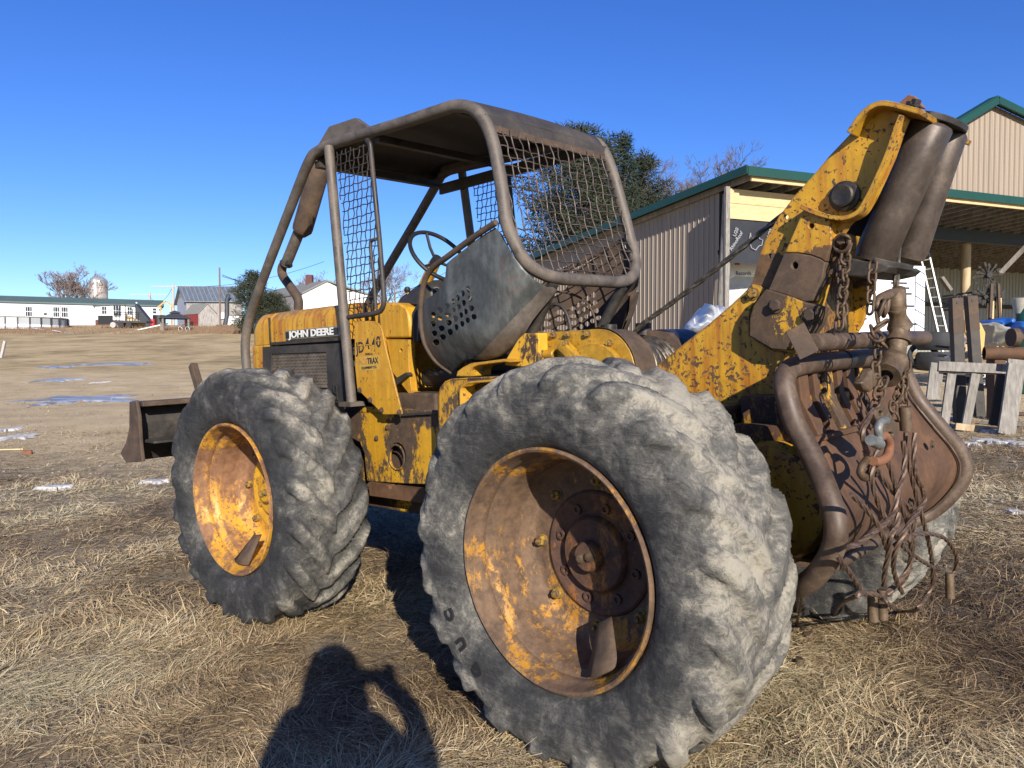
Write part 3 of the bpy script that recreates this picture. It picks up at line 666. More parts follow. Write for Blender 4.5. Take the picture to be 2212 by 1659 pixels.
# utility poles and wires
def pole(u, vt, vb, D, r, mat, label, arm=None, grp=None):
    c = WY(u, vb, D); z0 = gz(c.x, D) - .3; zt = WY(u, vt, D).z
    e = empty('utility_pole', (c.x, D, z0), label, 'utility pole', grp)
    mb = MB(); mb.cyl((0, 0, 0), (0, 0, zt - z0), r, 12, r * .8); mb.build('shaft', M[mat], e)
    if arm: mb = MB(); mb.box((0, -.2, zt - z0 - .5), (arm, .15, .25)); mb.build('crossarm', M[mat], e)
    return Vector((c.x, D, zt))
pa = pole(C('v4', 1632, 0)[0], C('v4', 0, 186)[1], C('v4', 0, 1205)[1], 99, .11 * 1.1, 'pole', 'tall brown utility pole standing in front of the grey barn')
pb = pole(C('v4', 486, 0)[0], C('v4', 0, 600)[1], 700, 240, .5, 'pale_pole', 'pale far utility pole with crossarm above the right end of the long home roof', 12)
pc = pole(C('v4', 870, 0)[0], C('v4', 0, 462)[1], 700, 200, .4, 'pale_pole', 'pale far utility pole with crossarm beside the grey barn gable', 11)
def wire(a, b, sag, label, r=.025):
    pts = [Vector(a).lerp(Vector(b), t / 14) - Vector((0, 0, sag * 4 * (t / 14) * (1 - t / 14))) for t in range(15)]
    mb = MB(); mb.tube(pts, r, 4); tag(mb.build('power_line', M['wire'], None), label, 'power line')
wire(WY(*C('v4', 1660, 305), 99), WY(985, 575, 130), 4.5, 'upper thin power line crossing the sky behind the steering wheel', .035)
wire(WY(*C('v4', 1660, 330), 99), WY(990, 590, 120), 3.2, 'lower thin power line crossing the sky behind the steering wheel', .035)
wire(pb - Vector((0, 0, 1)), pc - Vector((0, 0, .5)), 3, 'faint power line between the two pale far poles', .05)
wire(pc - Vector((0, 0, .5)), WY(700, 565, 190), 2, 'faint power line running right from the pole beside the barn gable', .05)

# mid white barn behind the exhaust
DW = 92.0; A = WY(*C('c3', 485, 190), DW); A.z = gz(A.x, DW); WW = Wall(A, 84)
wR = WW.hit(*C('c3', 985, 190))[0]; pk = WW.hit(*C('c3', 650, 12)); el = WW.hit(*C('c3', 483, 95))[1]; mr_ = WW.hit(*C('c3', 745, 50)); er = WW.hit(*C('c3', 985, 120))[1]
wb = empty('barn', A, 'white metal-sided barn with brown roof and chimney behind the engine hood', 'barn')
WM = lambda o: (setattr(o, 'matrix_parent_inverse', Matrix.Translation(A).inverted()), o)[1]
mb = MB(); f = [WW.p(0, -1), WW.p(wR, -1), WW.p(wR, er), WW.p(mr_[0], mr_[1] - .1), WW.p(pk[0], pk[1]), WW.p(0, el)]
bk = Vector((math.sin(R(-38)), math.cos(R(-38)), 0)) * 16
mb.add(f, [(0, 1, 2, 3, 4, 5)]); WM(mb.build('front_wall', M['white_wall'], wb, 0))
mb = MB(); mb.add([f[0], f[5], f[5] + bk, f[0] + bk], [(0, 1, 2, 3)]); WM(mb.build('side_wall', M['barn_grey'], wb, 0))
mb = MB()
for a_, b_ in ((f[5], f[4]), (f[2], f[4])):
    q = [a_ - (b_ - a_) * .04 - bk * .02, b_ - bk * .02, b_ + bk, a_ - (b_ - a_) * .04 + bk]
    mb.add([p + Vector((0, 0, .02)) for p in q] + [p + Vector((0, 0, .2)) for p in q], [(0, 1, 2, 3), (7, 6, 5, 4), (0, 4, 5, 1), (1, 5, 6, 2), (2, 6, 7, 3), (3, 7, 4, 0)])
WM(mb.build('roof', M['shed_roof'], wb, 0))
mb = MB(); ch = f[4] + bk * .3; mb.box((ch.x, ch.y, ch.z + .4), (.8, .8, 1.6)); WM(mb.build('chimney', M['brown_skirt'], wb, 0))

# odds and ends in front of the long home
def thing_px(name, px, D, label, cat): p = WY(*px, D); p.z = gz(p.x, D); return empty(name, p, label, cat), p
e, p = thing_px('drum', C('v4', 535, 1140), 103, 'red steel drum standing by the right end of the long home', 'drum')
mb = MB(); mb.lathe([(.01, .0), (.32, 0), (.32, .3), (.335, .31), (.32, .32), (.32, .6), (.335, .61), (.32, .62), (.32, 1.0), (.3, .98), (.01, .98)], (0, 0, 0), (0, 0, 1), 20); mb.build('shell', M['red_drum'], e)
e, p = thing_px('utility_trailer', C('v3', 2100, 1290), 99, 'dark flatbed trailer loaded with frames, parked before the white front room', 'trailer')
mb = MB(); mb.box((2.0, 0, .75), (5.2, 1.8, .25)); mb.build('bed', M['dark_tarp'], e, 0)
mb = MB(); mb.box((-.6, -.9, 1.0), (1.8, .2, 1.1)); mb.build('tailboard', M['black'], e, 0)
mb = MB(); 
for k in range(7): mb.box((.4 + k * .5, random.uniform(-.6, .6), 1.3 + .3 * (k % 3)), (.08, .08, 1.2 + .5 * (k % 3)))
for k in range(3): mb.box((1.8, -.5 + k * .5, 1.4 + .3 * k), (3.0, .08, .08))
mb.build('rack', M['scrap'], e, 0)
for sx in (0.4, 1.4, 2.4):
    mb = MB(); mb.cyl((sx, -1.05, .35), (sx, -.8, .35), .36, 16); mb.build('wheel', M['pale_pole'] if sx < 1 else M['old_tyre'], e)
e, p = thing_px('board', C('v4', 240, 1135), 100, 'tilted brown board leaning beside the flatbed trailer', 'board')
mb = MB(); mb.box((0, 0, .65), (2.6, .2, 1.0), Matrix.Rotation(R(24), 3, 'Y')); mb.build('panel', M['wood_new'], e, 0)
mb = MB(); mb.box((-1.1, .3, .5), (.8, .5, .9)); mb.build('backing', M['red_drum'], e, 0)
e, p = thing_px('ramp', C('v4', 370, 1140), 104, 'dark ramp sloping down from the white front room', 'ramp')
mb = MB(); hh = 3.0; mb.add([(-.8, -.2, 0), (1.6, -.2, 0), (-.8, -.2, hh), (-.8, .8, 0), (1.6, .8, 0), (-.8, .8, hh)], [(0, 1, 2), (5, 4, 3), (0, 3, 4, 1), (1, 4, 5, 2), (2, 5, 3, 0)]); mb.build('side', M['dark_tarp'], e, 0)
e, p = thing_px('plank', C('v4', 470, 1215), 93, 'long white plank propped on the grass left of the gazebo', 'plank')
mb = MB(); mb.box((0, 0, .3), (4.6, .35, .12), Matrix.Rotation(R(-12), 3, 'Y')); mb.build('board', M['white_trim'], e, 0)
e, p = thing_px('barrel', C('v4', 640, 1135), 104, 'black barrel standing behind the gazebo', 'barrel')
mb = MB(); mb.cyl((0, 0, 0), (0, 0, 1.5), .8, 16); mb.build('shell', M['black'], e)
e, p = thing_px('playset', C('v4', 750, 1100), 112, 'yellow wooden play frame between the long home and the barn', 'play frame')
mb = MB()
for sx in (-1, 1): mb.beam((sx * .75, 0, 0), (sx * .75, 0, 2.7), .12, .12); mb.beam((sx * 1.15, 0, 2.6), (0, 0, 3.5), .14, .2)
mb.build('frame', M['ply'], e, 0)
e, p = thing_px('bicycle', C('v4', 1040, 1240), 89, 'small pale-wheeled bicycle lying by the gazebo post', 'bicycle')
for k in (-.42, .42): mb = MB(); mb.torus((k, 0, .3), (.3, 1, .2), .28, .022, 20, 5); mb.build('wheel', M['white_trim'], e)
mb = MB(); mb.tube([(-.5, 0, .38), (-.1, 0, .8), (.35, 0, .8), (.5, 0, .38)], .04, 6); mb.tube([(.35, 0, .8), (.3, 0, 1.05), (.5, 0, 1.08)], .03, 6); mb.build('frame', M['dark_tarp'], e)
e, p = thing_px('stake', C('r1', 25, 735), 48, 'short pale stake leaning in the field at the left edge', 'stake')
mb = MB(); mb.box((.0, 0, .5), (.14, .14, 1.15), Matrix.Rotation(R(14), 3, 'Y')); mb.build('post', M['pale_pole'], e, 0)
for i, (px, D, w_, lab) in enumerate(((C('v3', 750, 1385), 92, 1.9, 'small turquoise panel lying in the brush near the pool'), (C('v3', 1120, 1430), 86, 1.5, 'pale panel lying in the field below the pool'))):
    e, p = thing_px('panel', px, D, lab, 'panel'); mb = MB(); mb.box((0, 0, .16), (w_, .7, .06), Matrix.Rotation(R(10), 3, 'Y')); mb.build('sheet', M['plastic_sheet'], e, 0)

# ------------------------------------------------------------ trees
def grow(mb, p, d, L, r, lev, rnd, spread, up, tips, seg=3, split=(2, 3), rmin=.012):
    pts = [p]; q = p; dd = d.copy()
    for k in range(seg):
        dd = (dd + Vector((rnd.gauss(0, .12), rnd.gauss(0, .12), rnd.gauss(0, .06) + up))).normalized(); q = q + dd * (L / seg); pts.append(q)
    rr = [r * (1 - .45 * k / seg) for k in range(seg + 1)]
    mb.tube(pts, rr, 5 if r > .06 else 3, caps=False)
    if lev <= 0: tips.append(q); return
    for k in range(rnd.randint(*split)):
        t = rnd.uniform(.45, 1.0); i = min(int(t * seg), seg - 1); base = pts[i].lerp(pts[i + 1], t * seg - i)
        ax = Vector((rnd.gauss(0, 1), rnd.gauss(0, 1), rnd.gauss(0, .5))).normalized(); nd = (dd + ax * spread).normalized()
        grow(mb, base, nd, L * rnd.uniform(.55, .8), max(rr[i] * .62, rmin), lev - 1, rnd, spread, up, tips, seg, split, rmin)
def bare_tree(px, D, h, label, seed, mat='twigs', lev=6, spread=.75, trunks=1, rmin=.012, base=None, up=.05, tr=.028):
    c = WY(*px, D); c.z = gz(c.x, D) - .2 if base is None else base; rnd = random.Random(seed)
    e = empty('bare_tree', c, label, 'tree'); tr_ = MB(); br = MB(); tips = []
    for k in range(trunks):
        a = 2 * math.pi * k / trunks; o = Vector((math.cos(a), math.sin(a), 0)) * (.4 if trunks > 1 else 0)
        d = Vector((math.cos(a) * .25, math.sin(a) * .25, 1)).normalized() if trunks > 1 else Vector((0, 0, 1)); hh = h * rnd.uniform(.28, .36)
        tp = o + d * hh; tr_.tube([o, o + d * hh * .5, tp], [h * tr, h * tr * .8, h * tr * .65], 7, caps=False)
        for j in range(4): grow(br, o + d * hh * rnd.uniform(.55, 1), (d + Vector((rnd.gauss(0, .45), rnd.gauss(0, .45), .35))).normalized(), h * .23, h * .010, lev, rnd, spread, up, tips, 3, (2, 3), rmin)
    tr_.build('trunk', M['bark'], e); o = br.build('branches', M[mat], e, 0); return e
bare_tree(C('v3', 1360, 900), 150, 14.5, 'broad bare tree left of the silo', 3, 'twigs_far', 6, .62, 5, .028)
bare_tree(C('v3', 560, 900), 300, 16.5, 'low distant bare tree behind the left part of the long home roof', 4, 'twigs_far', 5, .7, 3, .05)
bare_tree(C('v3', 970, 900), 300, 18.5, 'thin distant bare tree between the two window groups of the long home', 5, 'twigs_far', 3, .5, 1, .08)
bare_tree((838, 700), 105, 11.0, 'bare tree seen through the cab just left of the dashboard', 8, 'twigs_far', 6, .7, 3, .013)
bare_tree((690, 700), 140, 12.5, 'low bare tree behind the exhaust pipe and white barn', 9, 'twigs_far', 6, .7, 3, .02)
bare_tree((1530, 600), 60, 17.5, 'large bare tree above the tan barn roof, farthest right', 11, 'twigs', 7, .62, 5, .012)
bare_tree((1490, 600), 55, 13.0, 'smaller bare tree between its two larger bare neighbours over the tan roof', 13, 'twigs', 7, .75, 6, .013)
bare_tree((1445, 600), 50, 14.0, 'dense brownish bare tree between the spruce and the large bare tree', 12, 'twigs', 7, .7, 6, .014)

def needle_cloud(tips, rnd, n, rad, ln, w):
    vs = []; fs = []
    for p in tips:
        for k in range(n):
            o = Vector((rnd.gauss(0, 1), rnd.gauss(0, 1), rnd.gauss(0, .6))) * rad; d = (o.normalized() + Vector((rnd.gauss(0, .5), rnd.gauss(0, .5), rnd.gauss(0, .3) + .15))).normalized()
            s_ = d.orthogonal().normalized(); s_.rotate(Matrix.Rotation(rnd.random() * 6.28, 3, d)); a = p + o; l = ln * rnd.uniform(.6, 1.3); i = len(vs)
            vs += [a - s_ * w, a + s_ * w, a + d * l]; fs.append((i, i + 1, i + 2))
    return vs, fs
def conifer(px, D, h, rad, label, seed, kind='pine', base=None, dens=1.0, name='pine_tree', low=.12):
    c = WY(*px, D); c.z = gz(c.x, D) - .2 if base is None else base; rnd = random.Random(seed)
    e = empty(name, c, label, 'tree'); t = MB(); t.tube([(0, 0, 0), (.1, 0, h * .5), (0, 0, h)], [h * .017, h * .011, .02], 8, caps=False); t.build('trunk', M['bark'], e)
    br = MB(); tips = []; nb = int(h * (9 if kind == 'pine' else 13) * dens)
    for k in range(nb):
        q = low + (1 - low) * (k + rnd.random()) / nb; z = h * q; a = rnd.random() * 6.28
        if kind == 'pine': L_ = rad * (math.sin(min(1, (1 - q) * 1.5 + .12) * 1.45)) * rnd.uniform(.45, 1.1); rise = .25 + .25 * q
        else: L_ = rad * (1 - q) ** .85 * rnd.uniform(.75, 1.1) + .1; rise = -.12
        d = Vector((math.cos(a), math.sin(a), rise)); pts = [Vector((0, 0, z)), Vector((0, 0, z)) + d * L_ * .5, Vector((0, 0, z)) + d * L_ + Vector((0, 0, L_ * .12))]
        br.tube(pts, [.05, .03, .012], 3, caps=False)
        m_ = max(2, int(L_ / (.38 if kind == 'pine' else .3)))
        for j in range(m_):
            u = (j + 1) / m_; 
            if kind == 'pine' and u < .3: continue
            p = pts[0].lerp(pts[1], u * 2) if u < .5 else pts[1].lerp(pts[2], u * 2 - 1)
            side = Vector((-d.y, d.x, 0)) * rnd.gauss(0, .22) * L_ * (1.1 - u * .5); tips.append(p + side)
    br.build('branches', M['bark'], e, 0)
    vs, fs = needle_cloud(tips, rnd, 52 if kind == 'pine' else 20, .20 if kind == 'pine' else .16, .34 if kind == 'pine' else .24, .03)
    mb = MB(); mb.add(vs, fs); me = bpy.data.meshes.new('foliage'); me.from_pydata(vs, [], fs); me.materials.append(M['needle' if kind == 'pine' else 'needle2']); link('foliage', me, e)
    return e
conifer((1252, 620), 40, 11.6, 4.0, 'big dark pine seen through the rear wire guard', 21, 'pine', dens=1.35)
conifer((1346, 620), 42, 11.9, 2.3, 'pointed dark spruce behind the top corner of the rear guard', 22, 'spruce', dens=1.3, name='spruce_tree')
conifer((1385, 620), 47, 11.6, 2.6, 'shaggy pine just right of the spruce', 23, 'pine', dens=1.0)
conifer((1300, 620), 46, 12.3, 2.4, 'pine with a ragged top left of the spruce', 26, 'pine', dens=.8)
conifer((1432, 560), 50, 9.6, 2.4, 'low olive pine at the foot of the bare trees, over the tan roof', 24, 'pine', dens=1.1)
conifer((553, 705), 84, 6.6, 2.6, 'bushy dark evergreen at the right end of the grey barn', 25, 'pine', dens=1.6, low=.03)
conifer((585, 705), 86, 4.2, 2.3, 'low dark evergreen bush behind the front tube of the cab', 27, 'pine', dens=1.6, low=.03)
# dry brush along the top of the field
rnd = random.Random(5); vs = []; fs = []
for k in range(5200):
    t = rnd.random(); D = 84 + rnd.random() * 18; u = rnd.choice([rnd.uniform(-10, 140), rnd.uniform(330, 470), rnd.uniform(470, 530), rnd.uniform(0, 340)])
    p = WY(u, 700, D); p.z = gz(p.x, D) - .05; hgt = rnd.uniform(.15, .6); i = len(vs); w = .035
    vs += [p + Vector((-w, 0, 0)), p + Vector((w, 0, 0)), p + Vector((rnd.gauss(0, .2), rnd.gauss(0, .1), hgt))]; fs.append((i, i + 1, i + 2))
me = bpy.data.meshes.new('brush'); me.from_pydata(vs, [], fs); me.materials.append(M['brush']); tag(link('brush', me), kind='stuff')
# ------------------------------------------------------------ the skidder
sk = empty('log_skidder', label='old yellow log skidder with rusty cable arch, roll cage and four big worn tyres', cat='skidder', mat=MM)
def xz(y):
    return lambda a, b: Vector((a, y, b))
def poly(c, pts, y): return [(lambda p: (p.x, p.z))(MY(*C(c, a, b), y)) for a, b in pts]
def circ(c, a, b, ra, rb, y, n=18): return [(lambda p: (p.x, p.z))(MY(*C(c, a + ra * math.cos(2 * math.pi * k / n), b + rb * math.sin(2 * math.pi * k / n)), y)) for k in range(n)]
def plate(name, c, pts, y, th, mat, holes=(), parent=None, bevel=0, grid=0, smooth=35):
    mb = MB(); mb.sheet(poly(c, pts, y), [circ(c, *h, y) for h in holes], xz(y), lambda a: a + Vector((0, -th, 0)), grid)
    return mb.build(name, M[mat] if isinstance(mat, str) else mat, parent or sk, smooth, bevel)
def bolt(c, a, b, y, r=.018, h=.02, mat='rust', parent=None, ax=(0, 1, 0), name='bolt'):
    p = MY(*C(c, a, b), y); mb = MB(); mb.hexbolt(p, ax, r, h); return mb.build(name, M[mat], parent or sk)

# ---- wheels
def tyre_mesh(name, mat, seed):
    base = [(.400, -.02), (.419, -.006), (.434, .012), (.46, .030), (.50, .042), (.545, .047), (.585, .046), (.62, .040), (.645, .031), (.662, .018), (.676, 0), (.684, -.022), (.688, -.05), (.690, -.08), (.692, -.11), (.6935, -.14), (.694, -.165), (.694, -.19)]
    prof = base + [(r, -.38 - y) for r, y in reversed(base[:-1])]
    # resample finer
    P = []; 
    for (a, b2), (c, d) in zip(prof, prof[1:]): P += [(a, b2), ((a + c) / 2, (b2 + d) / 2)]
    P.append(prof[-1]); n = 396; m_ = len(P); NL = 20; vs = []
    nrm = []
    for j in range(m_):
        a = P[max(j - 1, 0)]; c = P[min(j + 1, m_ - 1)]; t = Vector((c[0] - a[0], c[1] - a[1])).normalized(); nrm.append(Vector((-t.y, t.x)) if True else None)
    for i in range(n):
        th = 2 * math.pi * i / n; ct, st = math.cos(th), math.sin(th)
        for j, (r, y) in enumerate(P):
            q = (y + .19) / .215; side = 1 if q > 0 else -1; aq = abs(q)
            ph = NL * th / (2 * math.pi) + (0 if side > 0 else .5) + side * 0 + (min(aq, 1.05) ** 1.2) * 1.15
            wob = .11 * noise.noise(Vector((ct * 3, st * 3, y * 5 + seed)))
            f = (ph + wob) % 1.0; f = abs(f - .5) * 2           # 0 mid lug, 1 mid gap
            bar = 1 - min(max((f - .42) / .12, 0), 1); bar = bar * bar * (3 - 2 * bar)
            fade = min(max((r - .60) / .075, 0), 1); fade = fade * fade * (3 - 2 * fade)
            cen = min(max((aq - .03) / .12, 0), 1) if aq < .16 else 1
            wear = .80 + .5 * noise.noise(Vector((ct * 2.6, st * 2.6, y * 3 + seed)))
            dsp = .034 * bar * fade * (0.55 + .45 * cen) * wear
            dsp += (.009 * noise.noise(Vector((ct * r * 8, st * r * 8, y * 8 + seed))) + .006 * noise.noise(Vector((ct * r * 19, st * r * 19, y * 19 + seed)))) * fade + .0035 * noise.noise(Vector((ct * r * 28, st * r * 28, y * 28))) * min(1, max(0, (r - .425) / .05))
            nx, ny = (nrm[j].x, nrm[j].y)
            if (nx * (r - .5) + ny * (y + .19)) < 0: nx, ny = -nx, -ny
            rr, yy = r + nx * dsp, y + ny * dsp
            X, Z_ = rr * ct, rr * st
            zf = -.688                                         # flattened where it stands
            if Z_ < zf + .03: Z_ = zf + .03 - .03 * (1 - math.exp(-(zf + .03 - Z_) / .03))
            vs.append((X, yy, Z_))
    fs = []
    for i in range(n):
        i2 = (i + 1) % n
        for j in range(m_ - 1): fs.append((i * m_ + j, i * m_ + j + 1, i2 * m_ + j + 1, i2 * m_ + j))
    mb = MB(); mb.add(vs, fs); return mb.mesh(name, mat, 180)
AXY = (0, 1, 0)
def rim_mb():
    mb = MB()
    prof = [(.414, -.02), (.424, .010), (.424, .020), (.416, .025), (.408, .020), (.402, .004), (.399, -.02), (.391, -.032), (.386, -.05), (.389, -.062), (.381, -.076), (.371, -.086), (.366, -.11), (.362, -.15), (.364, -.163), (.358, -.176), (.354, -.20), (.346, -.222), (.336, -.238), (.324, -.248), (.318, -.258), (.308, -.264), (.28, -.266), (.236, -.266), (.228, -.272)]
    n = 96; o = len(mb.v)
    vs = []
    for r, y in prof:
        for k in range(n):
            a = 2 * math.pi * k / n; w = 1 + .004 * noise.noise(Vector((math.cos(a) * 3, math.sin(a) * 3, y * 8)))
            vs.append((r * w * math.cos(a), y + .002 * noise.noise(Vector((math.cos(a) * 4, math.sin(a) * 4, 9))), r * w * math.sin(a)))
    fs = [(i * n + k, i * n + (k + 1) % n, (i + 1) * n + (k + 1) % n, (i + 1) * n + k) for i in range(len(prof) - 1) for k in range(n)]
    mb.add(vs, fs); 
    mb.lathe([(.368, -.10), (.345, -.27), (.345, -.36), (.40, -.385), (.42, -.38)], (0, 0, 0), AXY, 48)
    return mb
rimme = {}
def hub_mb():
    mb = MB(); mb.lathe([(.234, -.27), (.232, -.258), (.224, -.252), (.205, -.254), (.195, -.260), (.150, -.262), (.142, -.256), (.138, -.236), (.130, -.228), (.062, -.226), (.058, -.222), (.055, -.195), (.049, -.188), (.012, -.188), (.001, -.188)], (0, 0, 0), AXY, 48)
    for k in range(8):
        a = 2 * math.pi * (k + .35) / 8; mb.lathe([(.019, -.262), (.019, -.249), (.010, -.249), (.008, -.257), (.001, -.257)], (.176 * math.cos(a), 0, .176 * math.sin(a)), AXY, 12)
    return mb
tyr = tyre_mesh('tyre', M['tyre_rear'], 1.0); tyf = tyre_mesh('tyre', M['tyre_front'], 5.0)
rim_r = rim_mb().mesh('wheel', M['rim_rear']); rim_f = rim_mb().mesh('wheel', M['rim_front'])
hub_r = hub_mb().mesh('hub', M['hub_rear']); hub_f = hub_mb().mesh('hub', M['yellow'])
nb = MB(); nb.lathe([(.024, 0), (.024, .004), (.018, .006)], (0, 0, 0), AXY, 14); nb.lathe([(.0195, .003), (.0195, .024), (.016, .028)], (0, 0, 0), AXY, 6, False, True); nb.lathe([(.009, .02), (.009, .038), (.001, .038)], (0, 0, 0), AXY, 10)
nut_me = nb.mesh('lug_nut', M['nut'])
def guard(dirn):
    mb = MB(); pts = []
    for i in range(5):
        for j in range(4):
            u, v = i / 4, j / 3; a = -.20 + .40 * u * (1 - .3 * v)
            r = .378 - .15 * v; pts.append((r * math.sin(a) , -.045 - .10 * v + .02 * math.sin(u * 3.14), -r * math.cos(a)))
    fs = [(i * 4 + j, (i + 1) * 4 + j, (i + 1) * 4 + j + 1, i * 4 + j + 1) for i in range(4) for j in range(3)]; mb.add(pts, fs); return mb
def wheel(x, y, yaw, tm, rm, hm, lab, rot, side=1, gang=0):
    W_ = link('wheel', rm, sk); W_.location = (x, y, .70); W_.rotation_euler = (0, 0, R(yaw) + (0 if side > 0 else math.pi)); W_['label'] = lab
    t = link('tyre', tm, W_); hb = link('hub', hm, W_); hb.location = (0, 0, 0)
    for k in range(8):
        a = 2 * math.pi * (k + rot) / 8; o = link('lug_nut', nut_me, W_); o.location = (.272 * math.cos(a), -.265, .272 * math.sin(a)); o.rotation_euler = (0, k * .7, 0)
    g_ = guard(1).build('valve_guard', M['rust'], W_, 60); g_.rotation_euler = (0, R(gang), 0)
    sm_ = g_.modifiers.new('solid', 'SOLIDIFY'); sm_.thickness = .008
    for dx, dz in ((-.02, .006), (.02, -.006)):
        mb = MB(); mb.hexbolt((dx, -.188, dz), AXY, .016, .014); mb.build('cap_bolt', M['cast'] if side > 0 and x < 1 else M['nut'], W_)
    return W_
wr = wheel(0, 1.13, 0, tyr, rim_r, hub_r, 'rusty rear left wheel', .05, 1, 28)
wheel(0, -1.13, 0, tyr, rim_r, hub_r, 'rear right wheel', .3, -1, 0)
wf = wheel(2.344, 1.13, 2.3, tyf, rim_f, hub_f, 'yellow front left wheel', .1, 1, -3)
wheel(2.344, -1.13, 2.3, tyf, rim_f, hub_f, 'front right wheel', .4, -1, 0)
# worn raised letters on the rear sidewall
def wheel_letters(par, txt, a0, step, r, size):
    for k, ch in enumerate(txt):
        a = R(a0 + step * k)
        # letter lies on sidewall (plane y = .047), up = outward
        ex = Vector((math.sin(a), 0, -math.cos(a))) ; ez = Vector((math.cos(a), 0, math.sin(a))); n_ = Vector((0, 1, 0))
        Mx = Matrix((-ex, -ez, n_)).transposed().to_4x4(); Mx = Matrix((ex, ez, n_)).transposed().to_4x4() if ex.cross(ez).dot(n_) > 0 else Matrix((-ex, ez, n_)).transposed().to_4x4()
        Mx.translation = Vector((math.cos(a) * r, .045, math.sin(a) * r)); text_obj(ch, size, M['stencil'], par, Mx, .006, 'raised_letter', .004)
wheel_letters(wr, 'CUG', -27, -12, .548, .064)

# ---- axles and chassis
mb = MB(); mb.cyl((0, -.84, .7), (0, .84, .7), .11, 20); mb.lathe([(.11, .5), (.22, .52), (.26, .6), (.26, .70), (.18, .74)], (0, 0, .7), AXY, 28, True, True); mb.build('rear_axle', M['yellow_dark'], sk)
mb = MB(); mb.cyl((2.344, -.82, .7), (2.344, .82, .7), .11, 20); mb.lathe([(.11, .5), (.2, .52), (.24, .6), (.24, .7)], (2.344, 0, .7), AXY, 28, True, True); mb.build('front_axle', M['yellow_dark'], sk)
mb = MB(); mb.box((2.5, 0, .78), (1.9, .84, .42)); mb.build('front_frame', M['yellow_rusty'], sk, 0, .01)
mb = MB(); mb.box((1.25, 0, .95), (.7, .5, .55)); mb.cyl((1.0, 0, .35), (1.0, 0, 1.3), .09, 16); mb.build('centre_hinge', M['oily'], sk, 35, .01)
mb = MB(); mb.box((.28, 0, .90), (1.1, .82, .62)); mb.box((-.42, 0, .86), (.36, .66, .46)); mb.build('rear_frame', M['yellow_rusty'], sk, 0, .012)
mb = MB(); mb.box((2.85, 0, 1.28), (.9, .5, .5)); mb.box((2.55, 0, 1.0), (1.4, .4, .3)); mb.build('engine', M['oily'], sk, 0, .01)
# side plate between the wheels, with oval access hole
fp = plate('frame_side_plate', 'c3', [(775, 870), (1440, 905), (1440, 1300), (1370, 1412), (1200, 1408), (935, 1392), (925, 1330), (915, 1200), (885, 1125), (800, 1080), (775, 1000)], .50, .03, 'yellow_chip', [(1138, 1225, 63, 100)], None, .004)
mb = MB(); p = MY(*C('c3', 1138, 1225), .50); mb.torus(p - Vector((0, .0, 0)), AXY, .069, .006, 28, 6); o = mb.build('hole_rim', M['yellow_chip'], fp)
plate('belly_plate', 'c3', [(945, 1396), (1290, 1452), (1330, 1440), (1400, 1440), (1410, 1560), (1250, 1535), (950, 1492)], .52, .9, 'rust_red', [(1097, 1425, 12, 22)], None, .003)
mb = MB(); a = MY(*C('c3', 1080, 1200), .3); b_ = MY(*C('c3', 1180, 1310), .3); mb.cyl(a, b_, .022, 12); mb.build('steering_rod', M['dark_steel'], sk)
for a, b_ in ((1075, 1020), (1000, 1095), (1388, 1258), (1545, 820), (950, 1420)): bolt('c3', a, b_, .503, .012, .01)
# cross step under the cab door
mb = MB(); y0, y1 = .52, -.45
P_ = [MY(*C('c3', a, b_), .52) for a, b_ in ((1170, 925), (1420, 905))]
mb.add([Vector((P_[0].x, y, P_[0].z + dz)) for y in (y0, y1) for dz in (0, -.012)] + [Vector((P_[1].x - .05, y, P_[1].z + dz)) for y in (y0, y1) for dz in (0, -.012)], [(0, 1, 5, 4), (2, 6, 7, 3), (0, 4, 6, 2), (1, 3, 7, 5), (0, 2, 3, 1), (4, 5, 7, 6)])
mb.box((1.75, .2, P_[0].z - .004), (.75, .6, .01)); mb.build('cab_floor', M['dark_steel'], sk, 0)
mb = MB(); c_ = MY(*C('c3', 1320, 825), .25); mb.box((c_.x, .0, c_.z - .02), (.36, .62, .12)); mb.build('seat_base', M['rust'], sk, 0, .012)
mb = MB(); mb.box((c_.x - .16, -.02, c_.z + .12), (.44, .48, .10)); mb.box((c_.x - .40, -.02, c_.z + .38), (.10, .46, .5), Matrix.Rotation(R(-12), 3, 'Y')); mb.build('seat', M['black'], sk, 0, .03)
# yellow front of cab below the dash
mb = MB(); mb.box((2.02, -.02, 1.33), (.05, .74, .5)); mb.box((1.86, -.36, 1.2), (.5, .04, .7)); mb.build('firewall', M['yellow'], sk, 0, .004)
mb = MB(); mb.box((1.55, -.52, 1.22), (1.0, .04, .52)); mb.build('right_cab_panel', M['yellow'], sk, 0, .004)
plate('leg_panel', 'c3', [(1065, 410), (1222, 412), (1222, 600), (1240, 770), (1262, 775), (1230, 800), (1110, 640)], .30, .05, 'yellow', [(1168, 488, 9, 13)], None, .003)
mb = MB()
mb.sheet(poly('c3', [(1115, 690), (1200, 640), (1215, 660), (1130, 735)], .33), [], xz(.33), lambda a: a + Vector((0, -.04, 0))); mb.build('brake_pedal', M['dark_steel'], sk, 0)

